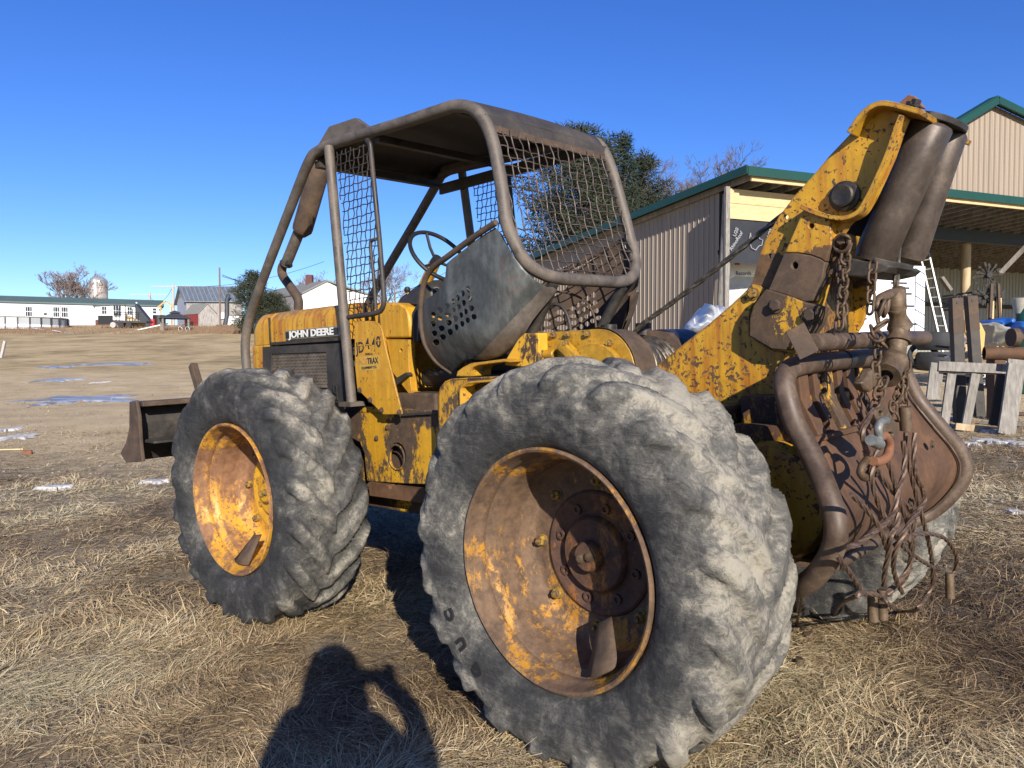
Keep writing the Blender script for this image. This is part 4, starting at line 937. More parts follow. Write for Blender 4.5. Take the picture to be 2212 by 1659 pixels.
# ---- hood
def hood():
    hw, z0, z1 = .385, 1.575, 1.80; cr = .10; sec = [(hw, z0), (hw, z1 - cr)] + [(hw - cr + cr * math.cos(a), z1 - cr + cr * math.sin(a)) for a in (R(15), R(30), R(45), R(60), R(75), R(90))]
    sec = sec + [(0, z1 + .008)] + [(-y, z) for y, z in reversed(sec)]
    n = len(sec); st = [(2.30, 1, 0), (3.18, 1, 0), (3.19, 1.0, -.006), (3.20, 1, 0), (3.40, 1, -.004), (3.44, .985, -.012), (3.47, .95, -.03), (3.485, .9, -.055)]
    vs = [(x, y * s_, z + dz * (1 if z > 1.7 else 0)) for x, s_, dz in st for y, z in sec]; fs = [(i * n + k, i * n + k + 1, (i + 1) * n + k + 1, (i + 1) * n + k) for i in range(len(st) - 1) for k in range(n - 1)]
    fs.append(tuple((len(st) - 1) * n + k for k in range(n))); fs.append(tuple(reversed(range(n))))
    mb = MB(); mb.add(vs, fs); return mb
hd = hood().build('hood', M['yellow_hood'], sk, 40)
mb = MB(); 
for s_ in (1, -1): mb.beam((2.32, s_ * .388, 1.578), (3.2, s_ * .388, 1.578), .012, .02)
mb.beam((3.195, .388, 1.58), (3.195, .388, 1.76), .012, .012); mb.build('hood_seam', M['dark_steel'], hd)
# radiator shell
mb = MB(); mb.box((3.345, 0, 1.30), (.27, .77, .565)); mb.build('radiator_shell', M['yellow_hood'], sk, 0, .02)
mb = MB(); mb.box((3.49, 0, 1.3), (.02, .6, .5)); mb.build('radiator_core', M['black'], sk, 0)
# badge
P4 = [MY(*C('c3', a, b_), .402) for a, b_ in ((362, 342), (737, 328), (737, 394), (362, 410))]
bx0, bx1 = P4[1].x, P4[0].x; bz0, bz1 = (P4[2].z + P4[3].z) / 2, (P4[0].z + P4[1].z) / 2
mb = MB(); mb.box(((bx0 + bx1) / 2, .392, (bz0 + bz1) / 2), (bx1 - bx0, .014, bz1 - bz0)); bd = mb.build('name_badge', M['chrome_edge'], hd, 0, .003)
mb = MB(); mb.box(((bx0 + bx1) / 2, .3995, (bz0 + bz1) / 2), (bx1 - bx0 - .02, .004, bz1 - bz0 - .018)); bk_ = mb.build('badge_field', M['black'], sk, 0); bk_.parent = hd
Mt = Matrix(((-1, 0, 0, (bx0 + bx1) / 2), (0, 0, 1, .403), (0, 1, 0, (bz0 + bz1) / 2), (0, 0, 0, 1)))
o = text_obj('JOHN DEERE', .062, M['white_letter'], hd, Mt, .0012, 'badge_lettering', .0022, (bx1 - bx0 - .05) / .40)
# louvre door with expanded metal
gy = .40
gf = plate('grille_frame', 'c3', [(210, 463), (745, 437), (750, 520), (792, 840), (640, 852), (215, 700)], gy, .02, 'dark_steel', [], None, .002)
bpy.data.objects.remove(gf)
mb = MB(); mb.sheet(poly('c3', [(210, 463), (745, 437), (752, 520), (792, 840), (690, 850), (215, 690)], gy), [poly('c3', [(272, 512), (650, 498), (662, 775), (640, 780), (272, 640)], gy)], xz(gy), lambda a: a + Vector((0, -.02, 0)))
gf = mb.build('grille_door', M['dark_steel'], sk, 0, .002)
def clip_in(pt, L):
    c = False; j = len(L) - 1
    for i in range(len(L)):
        if (L[i][1] > pt[1]) != (L[j][1] > pt[1]) and pt[0] < (L[j][0] - L[i][0]) * (pt[1] - L[i][1]) / (L[j][1] - L[i][1]) + L[i][0]: c = not c
        j = i
    return c
gpoly = poly('c3', [(262, 505), (658, 490), (672, 790), (640, 790), (262, 650)], gy); gx = [p[0] for p in gpoly]; gz_ = [p[1] for p in gpoly]
mb = MB(); sx_, sz_ = .034, .020; i = 0
x = min(gx)
while x < max(gx):
    z = min(gz_); k = 0
    while z < max(gz_):
        if clip_in((x, z), gpoly) and clip_in((x + sx_ / 2, z + sz_ / 2), gpoly):
            # diamonds taller than wide
            for dx in (1, -1): mb.beam((x, gy - .008, z), (x + dx * sx_ / 4, gy - .010, z + sz_), .003, .0035, (0, 1, 0))
            for dx in (1, -1): mb.beam((x + sx_ / 4 * dx, gy - .010, z + sz_), (x, gy - .008, z + 2 * sz_), .003, .0035, (0, 1, 0))
        z += 2 * sz_
    x += sx_ / 2
o = mb.build('expanded_metal', M['rops'], gf, 0); o['kind'] = 'stuff'
mb = MB(); mb.box((2.85, .30, 1.38), (.9, .02, .4)); mb.build('grille_backing', M['black'], gf, 0)
mb = MB(); p = MY(*C('c3', 705, 770), gy + .012)
for k in range(3): a = R(90 + 120 * k); mb.beam(p, p + Vector((math.cos(a) * .03, .004, math.sin(a) * .03)), .014, .012, AXY)
mb.box(p + Vector((.0, -.008, -.01)), (.05, .008, .09)); mb.build('door_latch', M['black'], gf, 0, .003)
# side panel behind the post with model stencil
jp = plate('side_panel', 'c3', [(845, 292), (880, 282), (975, 285), (1010, 300), (1035, 345), (1060, 470), (1168, 905), (1172, 928), (1045, 932), (865, 755), (850, 600)], .575, .012, 'yellow', [], None, .003)
for a, b_ in ((885, 762), (958, 830), (1036, 900), (1160, 915)): bolt('c3', a, b_, .576, .012, .012, parent=jp)
def ptxt(t, c, a, b_, y, size, mat, par, bold=.001, sx=1.0, rot=0):
    p = MY(*C(c, a, b_), y); Mt = Matrix(((-1, 0, 0, p.x), (0, 0, 1, y), (0, 1, 0, p.z), (0, 0, 0, 1))) @ Matrix.Rotation(R(rot), 4, 'Z'); return text_obj(t, size, mat, par, Mt, .0008, 'lettering', bold, sx)
ptxt('JD', 'c3', 886, 470, .5755, .085, M['stencil'], jp, .0015, .9, 3); ptxt('4 40', 'c3', 974, 438, .5755, .085, M['stencil'], jp, .0015, .95, 4)
mb = MB()
for a, b_, w_, h_ in ((886, 452, .05, .008), (945, 448, .06, .006), (990, 442, .008, .1), (1008, 420, .06, .006)): p = MY(*C('c3', a, b_), .5775); mb.box((p.x, .5772, p.z), (w_, .0012, h_))
mb.build('worn_streaks', M['yellow'], jp, 0)
ptxt('SERIES-A', 'c3', 946, 513, .5755, .018, M['stencil'], jp, .0003)
mb = MB(); mb.sheet(poly('c3', [(878, 532), (1016, 520), (1018, 618), (880, 630)], .5762), [], xz(.5762), lambda a: a + Vector((0, -.001, 0))); mb.build('dealer_decal', M['decal'], jp, 0)
ptxt('NOR', 'c3', 908, 566, .577, .046, flat('faded_letters', (.42, .22, .05), .6), jp, .001, .8); ptxt('TRAX', 'c3', 972, 560, .577, .046, M['stencil'], jp, .001, .85, 2); ptxt('EQUIPMENT CO.', 'c3', 948, 606, .577, .019, M['stencil'], jp, .0003, 1.0, 2)

# ---- dash, cowl, steering
def bxs(c, pts, y0, y1, name, mat, bevel=.008, parent=None, holes=()):
    mb = MB(); mb.sheet(poly(c, pts, y0), [circ(c, *h, y0) for h in holes], xz(y0), lambda a: Vector((a.x, y1, a.z))); return mb.build(name, M[mat], parent or sk, 35, bevel)
bxs('c3', [(1000, 330), (1010, 200), (1060, 155), (1150, 158), (1195, 185), (1222, 250), (1230, 320), (1228, 398), (1060, 405)], .30, -.36, 'cowl', 'yellow', .012)
dz0 = MY(*C('c3', 1245, 165), .28)
x_r = MY(*C('c3', 1232, 320), .30).x
mb = MB(); prof = [(.29, 1.53), (.29, 1.70), (.25, 1.755), (-.30, 1.755), (-.35, 1.70), (-.35, 1.53)]
mb.add([(x_r - .004, y, z) for y, z in prof] + [(x_r - .055, y * .96, z) for y, z in prof], [(0, 1, 2, 3, 4, 5), (11, 10, 9, 8, 7, 6)] + [(i, 6 + i, 6 + (i + 1) % 6, (i + 1) % 6) for i in range(6)]); ds = mb.build('dash_panel', M['black'], sk, 35, .008)
mb = MB(); mb.box((x_r - .06, .12, 1.66), (.006, .12, .05)); mb.build('data_plate', M['decal'], ds, 0)
mb = MB(); vs = []; n = 16
for i in range(n + 1):
    a = math.pi * i / n; y = -.03 + .27 * math.cos(a); z = 1.752 + .155 * math.sin(a) ** .8
    vs += [(x_r + .0, y, z), (x_r + .10, y * .92, z + .005), (x_r + .24, y * .8, z - .05 * math.sin(a) - .0)]
fs = [(i * 3 + k, (i + 1) * 3 + k, (i + 1) * 3 + k + 1, i * 3 + k + 1) for i in range(n) for k in range(2)] + [tuple(i * 3 for i in range(n + 1)), tuple(i * 3 + 2 for i in reversed(range(n + 1)))]
mb.add(vs, fs); ih = mb.build('instrument_hood', M['dark_steel'], sk, 40)
for y, r_ in ((.10, .042), (-.02, .052), (-.14, .042)):
    mb = MB(); mb.lathe([(r_, 0), (r_, .012), (r_ * .85, .014), (r_ * .82, .008), (.001, .008)], (x_r - .001, y, 1.815), (-1, 0, 0), 24); g_ = mb.build('gauge', M['chrome_edge'], ih)
    mb = MB(); mb.lathe([(r_ * .8, .0), (.001, .0)], (x_r - .0115, y, 1.815), (-1, 0, 0), 20); mb.build('dial', M['black'], g_)
mb = MB(); p = MY(*C('c3', 1212, 68), .18); q = MY(*C('c3', 1236, 165), .18); mb.tube([q, q.lerp(p, .6), p], [.013, .009, .006], 8); lv = mb.build('lever', M['yellow'], sk)
mb = MB(); mb.lathe([(.001, -.02), (.014, -.016), (.02, 0), (.014, .016), (.001, .02)], p, (0, 0, 1), 14); mb.build('knob', M['black'], lv)
# steering wheel
sc_ = Vector((1.70, .10, 2.03)); sax = Vector((-.80, 0, .60)).normalized()
mb = MB(); mb.torus(sc_, sax, .195, .0125, 48, 10); st = mb.build('steering_wheel', M['black'], sk)
mb = MB(); nrm_ = sax.orthogonal().normalized(); bb = sax.cross(nrm_)
for k in range(3):
    a = R(20 + 120 * k); d_ = nrm_ * math.cos(a) + bb * math.sin(a); mb.tube([sc_ - sax * .04, sc_ - sax * .03 + d_ * .1, sc_ + d_ * .19], .009, 8)
mb.cyl(sc_ - sax * .07, sc_ - sax * .015, .032, 16); mb.build('spoke', M['black'], st)
mb = MB(); mb.cyl(sc_ - sax * .06, Vector((2.02, .08, 1.70)), .035, 14); mb.build('steering_column', M['yellow'], sk)

# ---- exhaust
ey = .15
pts = [MY(*C('c1', a, b_), ey) for a, b_ in ((515, 1535), (512, 1460), (470, 1390), (408, 1300), (402, 1245), (425, 1205))]
mb = MB(); mb.tube(smooth_path(pts, 6), .033, 14); ex = mb.build('exhaust_pipe', M['rust'], sk)
a_, b2, c_2, d_ = [MY(*C('c1', a, b_), ey) for a, b_ in ((430, 1215), (515, 1005), (540, 985), (672, 520))]
mb = MB(); mb.cyl(a_, b2 + (b2 - a_) * .1, .040, 18); mb.build('exhaust_sleeve', M['rops'], ex)
ax = (d_ - c_2); L_ = ax.length; mb = MB(); mb.lathe([(.035, -.04), (.052, -.02), (.068, .0), (.071, .02), (.071, L_ - .03), (.06, L_), (.035, L_ + .03), (.03, L_ + .10)], c_2, ax, 24, True, True); mb.build('muffler', M['rust'], ex)
mb = MB(); mb.torus(a_, b2 - a_, .042, .007, 18, 6); mb.box(a_ + Vector((-.05, .02, 0)), (.05, .02, .03)); mb.build('clamp', M['dark_steel'], ex)

# ---- roll cage
ry = .495
L3 = lambda c, a, b_, y: MY(*C(c, a, b_), y)
tubeL = [L3('d', 533, 800, .47), L3('d', 530, 740, .47), L3('d', 541, 680, .47), L3('d', 575, 585, .48), L3('d', 625, 455, .50), L3('d', 667, 350, .51), L3('d', 690, 325, ry), L3('d', 725, 309, ry), L3('d', 860, 268, ry), L3('d', 940, 242, ry), L3('d', 990, 229, ry), L3('d', 1032, 243, .478), L3('d', 1062, 297, .468), L3('d', 1083, 400, .48), L3('d', 1094, 480, .493), L3('d', 1118, 540, ry - .03)]
low = Vector((tubeL[-1].x - .035, .40, tubeL[-1].z - .105)); 
sm = smooth_path(tubeL, 6)
zb_ = L3('d', 1250, 606, 0).z
xb = .655
half = sm + [Vector((.645, .46, 1.875)), Vector((.635, .42, 1.835)), Vector((.63, .36, 1.812)), Vector((.63, .28, 1.80)), Vector((.63, .1, 1.80))]
half = [Vector(p) for p in tubeL[:-1]] + [L3('d', 1115, 530, .475), L3('d', 1139, 569, .43), L3('d', 1172, 591, .345), L3('d', 1208, 601, .24), L3('d', 1245, 604, .115)]
full = half + [Vector((p.x, -p.y, p.z)) for p in reversed(half)]
mb = MB(); mb.tube(smooth_path(full, 6), .0315, 16); cage = mb.build('roll_cage', M['rops'], sk, 60)
for s_ in (1, -1):
    a = L3('c1', 725, 405, ry + .03); b_ = L3('c3', 828, 850, .56); a.y *= s_; b_.y = abs(b_.y) * s_
    mb = MB(); mb.tube([a, a.lerp(b_, .5), b_], .029, 14); po = mb.build('cab_post', M['rops'], sk, 60)
    mb = MB(); mb.box(b_ + Vector((0, 0, -.005)), (.12, .1, .025)); mb.build('post_foot', M['rops'], po, 0)
# roof plate between the tubes, with turned-down rear lip
rp = [p for p in smooth_path(tubeL, 6)]
seg = [p for p in rp if p.x < 2.42 and p.z > 2.545 and p.x > .3]
vs = []; 
for p in seg:
    for k in range(9): vs.append((p.x, -ry + 2 * ry * k / 8, p.z + .030 + .012 * math.sin(k / 8 * math.pi)))
fs = [(i * 9 + k, i * 9 + k + 1, (i + 1) * 9 + k + 1, (i + 1) * 9 + k) for i in range(len(seg) - 1) for k in range(8)]
mb = MB(); mb.add(vs, fs); rf = mb.build('roof_plate', M['roof_steel'], sk, 50); so = rf.modifiers.new('solid', 'SOLIDIFY'); so.thickness = .006; so.offset = 0
mb = MB()
for k, (x, w_) in enumerate(((2.36, .05), (1.75, .04), (1.10, .04))): mb.box((x, 0, 2.66 if k else 2.64), (w_, 2 * ry - .04, .04))
mb.box((1.65, -ry + .02, 2.60), (1.35, .02, .07)); mb.tube([(2.40, .48, 2.70), (2.42, 0, 2.71), (2.40, -.48, 2.70)], .025, 10); mb.build('roof_beam', M['dark_steel'], rf, 0)
mb = MB(); e_ = seg[-1]; mb.box((e_.x - .006, 0, e_.z + .01), (.02, 2 * ry - .02, .05)); mb.build('rear_lip', M['roof_steel'], rf, 0)
# light housings on the front of the roof
lb_ = poly('c1', [(645, 400), (725, 265), (905, 205), (1000, 272), (985, 310), (700, 420)], .49)
for ya, yb in ((.49, .455), (-.455, -.49)):
    mb = MB(); mb.sheet(lb_, [], xz(ya), lambda a, yb=yb: Vector((a.x, yb, a.z))); mb.build('lamp_bracket', M['rops'], sk, 35, .003)

# window guards
def wire_clip(path, L2, P3, par, r=.0035, mat='rops'):
    pass
def guard_panel(y, s_):
    fr = [L3('c1', 990, 362, .54), L3('c1', 1010, 380, .54), L3('c1', 1035, 640, .54), L3('c1', 1075, 1050, .54), L3('c1', 1103, 1400, .54), L3('c1', 1108, 1490, .54), L3('c1', 1085, 1545, .54), L3('c1', 1030, 1562, .54), L3('c1', 860, 1585, .54)]
    for p in fr: p.y *= s_
    mb = MB(); mb.tube(round_path(fr, .04), .0145, 10); gp_ = mb.build('window_guard', M['dark_steel'], sk, 60)
    outl = [(p.x, p.z) for p in [L3('c1', a, b_, .54) for a, b_ in ((762, 440), (985, 375), (1003, 400), (1028, 640), (1068, 1050), (1060, 1560), (890, 1600), (860, 1480), (820, 900))]]
    outl[5] = (lambda p: (p.x, p.z))(L3('c1', 1088, 1540, .54))
    xs = [p[0] for p in outl]; zs = [p[1] for p in outl]
    rnd = random.Random(3)
    def run(axis, c):
        seg_ = []; lo, hi = (min(zs), max(zs)) if axis == 'v' else (min(xs), max(xs)); t = lo; cur = []; ph = rnd.random() * 6; 
        bend = rnd.gauss(0, .004)
        while t < hi:
            # verticals lean with the panel
            pt = (c + (2.35 - t) * .13 + .0, t) if axis == 'v' else (t, c)
            if clip_in(pt, outl):
                w_ = .002 * math.sin(t * 90 + ph) + bend * math.sin(t * 7 + ph); off = .0035 * math.sin(t * 3.14159 / .05 + (c * 3.14159 / .05))
                cur.append(Vector((pt[0] + (w_ if axis == 'v' else 0), (.54 + off) * s_, pt[1] + (w_ if axis == 'h' else 0))))
            elif cur: seg_.append(cur); cur = []
            t += .0125
        if cur: seg_.append(cur)
        for c_ in seg_:
            if len(c_) > 3: mb = MB(); mb.tube(c_, .0032, 5); mb.build('wire', M['dark_steel'], gp_, 60)
    x = min(xs) - .3
    while x < max(xs) + .1: run('v', x); x += .043
    z = min(zs) + .02
    while z < max(zs): run('h', z); z += .046
    if s_ > 0:
        mb = MB(); pts = [L3('c1', 1052, 1045, .55), L3('c1', 1015, 1055, .55), L3('c1', 1012, 1100, .55), L3('c1', 1035, 1300, .55), L3('c1', 1050, 1530, .55)]; mb.tube(round_path(pts, .02), .010, 8); mb.build('grab_handle', M['dark_steel'], gp_, 60)
guard_panel(.54, 1); guard_panel(.54, -1)
# rear guard: woven wire in the plane of the rear loop
loop = [p for p in smooth_path(full, 6) if p.x < 1.02 and p.z < 2.62]
def lx(z):
    a = [(p.z, p.x) for p in loop if p.y > 0]; a.sort()
    for (z0, x0), (z1, x1) in zip(a, a[1:]):
        if z0 <= z <= z1: return x0 + (x1 - x0) * (z - z0) / max(z1 - z0, 1e-6)
    return a[0][1] if z < a[0][0] else a[-1][1]
lo2 = [(p.y, p.z) for p in loop]
rg = MB(); rg.box((lx(2.56) - .01, 0, 2.56), (.012, .98, .05)); rgo = rg.build('rear_guard', M['dark_steel'], sk, 0)
rnd = random.Random(11)
def rwire(axis, c, cut=None):
    lo_, hi_ = (1.80, 2.60) if axis == 'v' else (-.56, .56); t = lo_; cur = []; ph = rnd.random() * 6; bd = rnd.gauss(0, .006)
    while t < hi_:
        y, z = (c, t) if axis == 'v' else (t, c)
        dent = .05 * math.exp(-((y + .05) ** 2) / .08 - ((z - 2.2) ** 2) / .06)
        if (clip_in((y, z), lo2) or abs(t - lo_) < .0) and not (cut and cut(t)):
            w_ = .0018 * math.sin(t * 80 + ph) + bd * math.sin((t - lo_) * 3.0) * .8
            sag = 0 if axis == 'v' else .022 * math.cos(y * 2.8) * (1 if z < 2.4 else .3) - .02
            off = .004 * math.sin(t * 3.14159 / .06 + (c / .06) * 3.14159)
            cur.append(Vector((lx(z) + off + dent - .012, y + (w_ if axis == 'v' else 0), z + (w_ if axis == 'h' else 0) + sag)))
        elif cur: break
        t += .014
    if len(cur) > 3: mb = MB(); mb.tube(cur, .0038, 6); mb.build('wire', M['roller_steel'], rgo, 60)
for k in range(18): rwire('v', -.51 + k * .06)
for k in range(15):
    z = 1.835 + k * .052; rwire('h', z, (lambda t, z=z: t > .36) if k in (5, 6, 7) else None)
mb = MB(); mb.box((lx(2.53) - .004, 0, 2.525), (.014, .96, .03)); mb.build('wire_clamp_bar', M['rust'], rgo, 0)

# ---- curved side shields with punched holes
def k2p(a, b_): return C('k2', a, b_)
HOL = [(1273, 352, 34, 48), (1197, 408, 30, 46), (1129, 470, 27, 44), (1063, 518, 27, 42), (988, 578, 35, 36), (888, 640, 38, 42), (790, 703, 34, 44), (1295, 482, 35, 44), (1211, 538, 31, 45), (1141, 592, 30, 38), (1076, 637, 28, 34), (992, 703, 46, 32), (880, 755, 34, 36), (790, 828, 34, 44), (1316, 612, 40, 42), (1239, 660, 31, 42), (1174, 706, 31, 40), (1098, 756, 37, 44), (1006, 812, 44, 42), (903, 890, 46, 42), (806, 958, 41, 42), (1351, 731, 42, 40), (1264, 779, 36, 40), (1188, 828, 34, 42), (1108, 875, 32, 44), (1022, 940, 42, 46), (922, 1010, 44, 40), (830, 1082, 46, 46)]
OUT = [C('c4', a, b_) for a, b_ in ((690, 108), (560, 190), (420, 300), (300, 390), (245, 440), (238, 500), (232, 560), (205, 620), (165, 690), (110, 735), (60, 765), (35, 830), (18, 930), (12, 1010), (25, 1110), (50, 1190), (90, 1270), (150, 1345), (220, 1410), (285, 1447), (340, 1400), (395, 1350), (440, 1320), (520, 1318), (600, 1312), (700, 1285), (780, 1235), (850, 1180), (890, 1120), (935, 1040), (1010, 930), (1090, 830), (1160, 740), (1215, 680), (1150, 650), (1050, 590), (960, 500), (870, 390), (800, 270), (750, 170))]
def ysh(u, v):        # lateral position: flat with holes in front, belly curling inward low and aft
    X, Y = u * 1.15732, v * 1.15732; X = (X - 1050) * 3.687; Y = (Y - 540) * 3.687
    t = ((X - 250) * .62 + (Y - 430) * .35) / 900.0       # along the fold
    fold = min(1.1, max(0, ((X - 750) * .8 + (Y - 400) * .25) / 500)); lowc = max(0, (Y - 1050) / 400)
    front = max(0, (260 - X) / 260)
    y = .50 - .13 * front ** 1.5 - .17 * min(lowc, 1) ** 1.6 - .24 * fold ** 2
    # raised folded lip on the lower aft edge
    e = (X * .66 + Y * .75) - 1290
    return y
def shield(s_):
    mb = MB()
    holes = [[k2p(a + ra * math.cos(2 * math.pi * k / 14), b_ + rb * math.sin(2 * math.pi * k / 14)) for k in range(14)] for a, b_, ra, rb in HOL]
    def f(u, v): y = ysh(u, v); p = MY(u, v, y); p.y *= s_; return p
    mb.sheet(OUT, holes, f, lambda a: a + Vector((0, -.006 * s_, 0)), 9)
    o = mb.build('side_shield', M['shield'] if s_ > 0 else M['rust'], sk, 50)
    rod = [L3('c4', 700, 60, .515), L3('c4', 560, 150, .51), L3('c4', 400, 265, .50), L3('c4', 240, 385, .49), L3('c4', 130, 465, .48), L3('c4', 60, 560, .47), L3('c4', 22, 680, .46), L3('c4', 8, 820, .455), L3('c4', 5, 950, .45), L3('c4', 20, 1090, .45), L3('c4', 55, 1210, .45), L3('c4', 150, 1350, .44), L3('c4', 285, 1450, .43)]
    for p in rod: p.y *= s_
    n_ = len(smooth_path(rod, 4)); rr = [.0155 if i < n_ * .6 else .0155 - .010 * (i / n_ - .6) / .4 for i in range(n_)]
    mb = MB(); mb.tube(smooth_path(rod, 4), rr, 10); mb.build('edge_rod', M['rust'], o, 60)
    band_ = [C('c4', a, b_) for a, b_ in ((1140, 655), (1190, 655), (1228, 678), (1180, 748), (1090, 850), (1000, 965), (915, 1100), (862, 1185), (790, 1245), (700, 1295), (600, 1325), (500, 1325), (540, 1285), (620, 1200), (720, 1090), (830, 975), (940, 860), (1040, 760))]
    def fb(u, v): y = ysh(u, v) + .022; p = MY(u, v, y); p.y *= s_; return p
    mb = MB(); mb.sheet(band_, [], fb, lambda a: a + Vector((0, -.028 * s_, 0)), 9); mb.build('folded_lip', M['rops'] if s_ > 0 else M['rust'], o, 50, .004)
    lip = [L3('c4', 1218, 672, .47), L3('c4', 1100, 800, .46), L3('c4', 980, 950, .45), L3('c4', 880, 1110, .44), L3('c4', 740, 1245, .42), L3('c4', 560, 1320, .40)]
    for p in lip: p.y *= s_
    
shield(1); shield(-1)
# cage braces from the loop down to the rear deck
for s_ in (1, -1):
    mb = MB(); a = Vector((.672, .28 * s_, 1.775)); b_ = Vector((1.0, .26 * s_, 1.30)); mb.tube([a, a.lerp(b_, .5), b_], .028, 12); mb.build('cage_strut', M['dark_steel'], sk, 60)

# ---- rear deck, box, fenders
bxs('c4', [(775, 1345), (905, 1130), (960, 1082), (1092, 1080), (1100, 1375), (1000, 1398), (775, 1375)], .42, .05, 'fuel_box', 'brownbox', .006)
mb = MB(); mb.box((.80, 0, 1.24), (.7, .7, .10)); mb.build('deck_plate', M['oily'], sk, 0, .006)
def band(c, outer, inner, y, th, name, mat, bevel=.004): 
    return bxs(c, outer + inner[::-1], y, y - th, name, mat, bevel)
fd = band('c3', [(1430, 1310), (1428, 1000), (1425, 800), (1440, 740), (1475, 700), (1520, 682), (1640, 676), (1885, 665)], [(1600, 1250), (1596, 1030), (1590, 770), (1602, 735), (1640, 712), (1700, 706), (1790, 700), (1885, 690)], .64, .012, 'rear_fender', 'yellow_chip')
# return flange around the inner edge
inn = [MY(*C('c3', a, b_), .64) for a, b_ in ((1598, 1250), (1594, 1030), (1588, 770), (1600, 733), (1640, 710), (1700, 704), (1790, 698), (1885, 688))]
mb = MB(); vs = []
for p in inn: vs += [p + Vector((0, .012, 0)), Vector((p.x + .008, .43, p.z + .006)), ]
mb.add(vs, [(2 * i, 2 * i + 1, 2 * i + 3, 2 * i + 2) for i in range(len(inn) - 1)]); o = mb.build('fender_flange', M['yellow'], fd, 50); so = o.modifiers.new('solid', 'SOLIDIFY'); so.thickness = .01; so.offset = 0
ot = [MY(*C('c3', a, b_), .64) for a, b_ in ((1430, 1310), (1428, 1000), (1425, 800), (1440, 740), (1475, 700), (1520, 682), (1640, 676), (1885, 665))]
mb = MB(); vs = []
for p in ot: vs += [p, Vector((p.x, .45, p.z))]
mb.add(vs, [(2 * i, 2 * i + 1, 2 * i + 3, 2 * i + 2) for i in range(len(ot) - 1)]); o = mb.build('fender_top', M['yellow_chip'], fd, 50); so = o.modifiers.new('solid', 'SOLIDIFY'); so.thickness = .01; so.offset = -1
band('c4', [(330, 1480), (345, 1430), (400, 1390), (470, 1355), (600, 1340), (770, 1318), (830, 1335)], [(470, 1480), (472, 1420), (490, 1392), (540, 1375), (640, 1362), (780, 1345), (830, 1350)], .50, .14, 'deck_rail', 'yellow')
bolt('c4', 572, 1405, .42, .016, .02, 'bright_steel')
mb = MB()
for k, (a0, r_) in enumerate((((1720, 850), .06), ((1690, 900), .045))):
    p = MY(*C('c3', *a0), .56); mb.torus(p, (.3, 1, .1), r_, .012, 22, 8, 0, 4.6, (1, 0, 0))
pts = [MY(*C('c3', a, b_), .55) for a, b_ in ((1620, 1000), (1615, 880), (1650, 780), (1720, 720), (1800, 705))]; mb.tube(smooth_path(pts, 5), .011, 8)
pts = [MY(*C('c3', a, b_), .50) for a, b_ in ((1640, 1100), (1640, 930), (1700, 800), (1820, 760))]; mb.tube(smooth_path(pts, 5), .013, 8); mb.build('hydraulic_hose', M['rubber_hose'], sk, 60)
# hoses looping up over the winch
for nm, pts, r_, mt, y in (('loop_hose', ((1115, 1080), (1125, 980), (1160, 880), (1215, 820), (1290, 825), (1340, 880), (1375, 970), (1390, 1070)), .009, 'dark_steel', .15), ('loop_hose', ((1190, 710), (1280, 698), (1400, 720), (1500, 770), (1570, 850), (1610, 940), (1625, 1050)), .006, 'rust', -.05)):
    mb = MB(); mb.tube(smooth_path([MY(*C('c4', a, b_), y) for a, b_ in pts], 5), r_, 8); mb.build(nm, M[mt], sk, 60)

# ---- winch
wc = Vector((.36, 0, 1.345)); WR = .195
mb = MB(); n = 24; prof = [(.82, 1.545), (.82, 1.20)] + [(wc.x - WR * math.sin(R(180 - a)) * 1.0, wc.z - WR * math.cos(R(180 - a))) for a in range(0, 181, 10)][::-1]
arc = [(wc.x - WR * math.sin(R(a)), wc.z + WR * math.cos(R(a))) for a in range(0, 181, 10)]
outl = [(.80, 1.54)] + arc + [(.80, 1.15)]
mb.sheet(outl, [], xz(.36), lambda a: Vector((a.x, .335, a.z))); mb.box((.68, .18, 1.35), (.24, .33, .36)); wi = mb.build('winch_housing', M['yellow_cast'], sk, 35, .008)
mb = MB(); o2 = [(.62, 1.36)] + [(wc.x - .15 * math.sin(R(a)), wc.z - .02 + .15 * math.cos(R(a))) for a in range(-35, 181, 12)] + [(.50, 1.17)]
mb.sheet(o2, [], xz(.395), lambda a: Vector((a.x, .355, a.z))); mb.build('cover_dome', M['yellow_cast'], wi, 35, .014)
mb = MB(); mb.cyl((.80, .375, 1.435), (.60, .375, 1.435), .022, 14); a = MY(*C('c4', 1310, 1180), .39); b_ = MY(*C('c4', 1450, 1320), .39); mb.beam(a, b_, .05, .055, AXY); mb.build('cast_rib', M['yellow_cast'], wi, 35, .006)
for a, b_ in ((1110, 1092), (1238, 1096), (1368, 1090), (1548, 1087), (1748, 1173), (1350, 1175), (1112, 1308)): bolt('c4', a, b_, .362 if (a, b_) != (1350, 1175) else .40, .0125, .02, 'nut', wi)
mb = MB(); mb.lathe([(WR + .008, 0), (WR + .008, .012), (WR - .002, .014), (WR - .002, .17), (WR * .6, .175)], wc + Vector((0, .36, 0)), (0, -1, 0), 64); mb.lathe([(WR * .98, -.20), (WR * .98, -.08), (WR * .8, -.075)], wc, (0, 1, 0), 10); mb.build('brake_drum', M['rust'], wi, 40)
mb = MB(); mb.lathe([(.17, .185), (.17, .175), (.115, .17), (.115, -.11), (.175, -.12), (.19, -.125), (.192, -.15), (.192, -.33), (.15, -.34), (.01, -.345)], wc, (0, 1, 0), 56); mb.build('drum_flange', M['oily'], wi, 40)
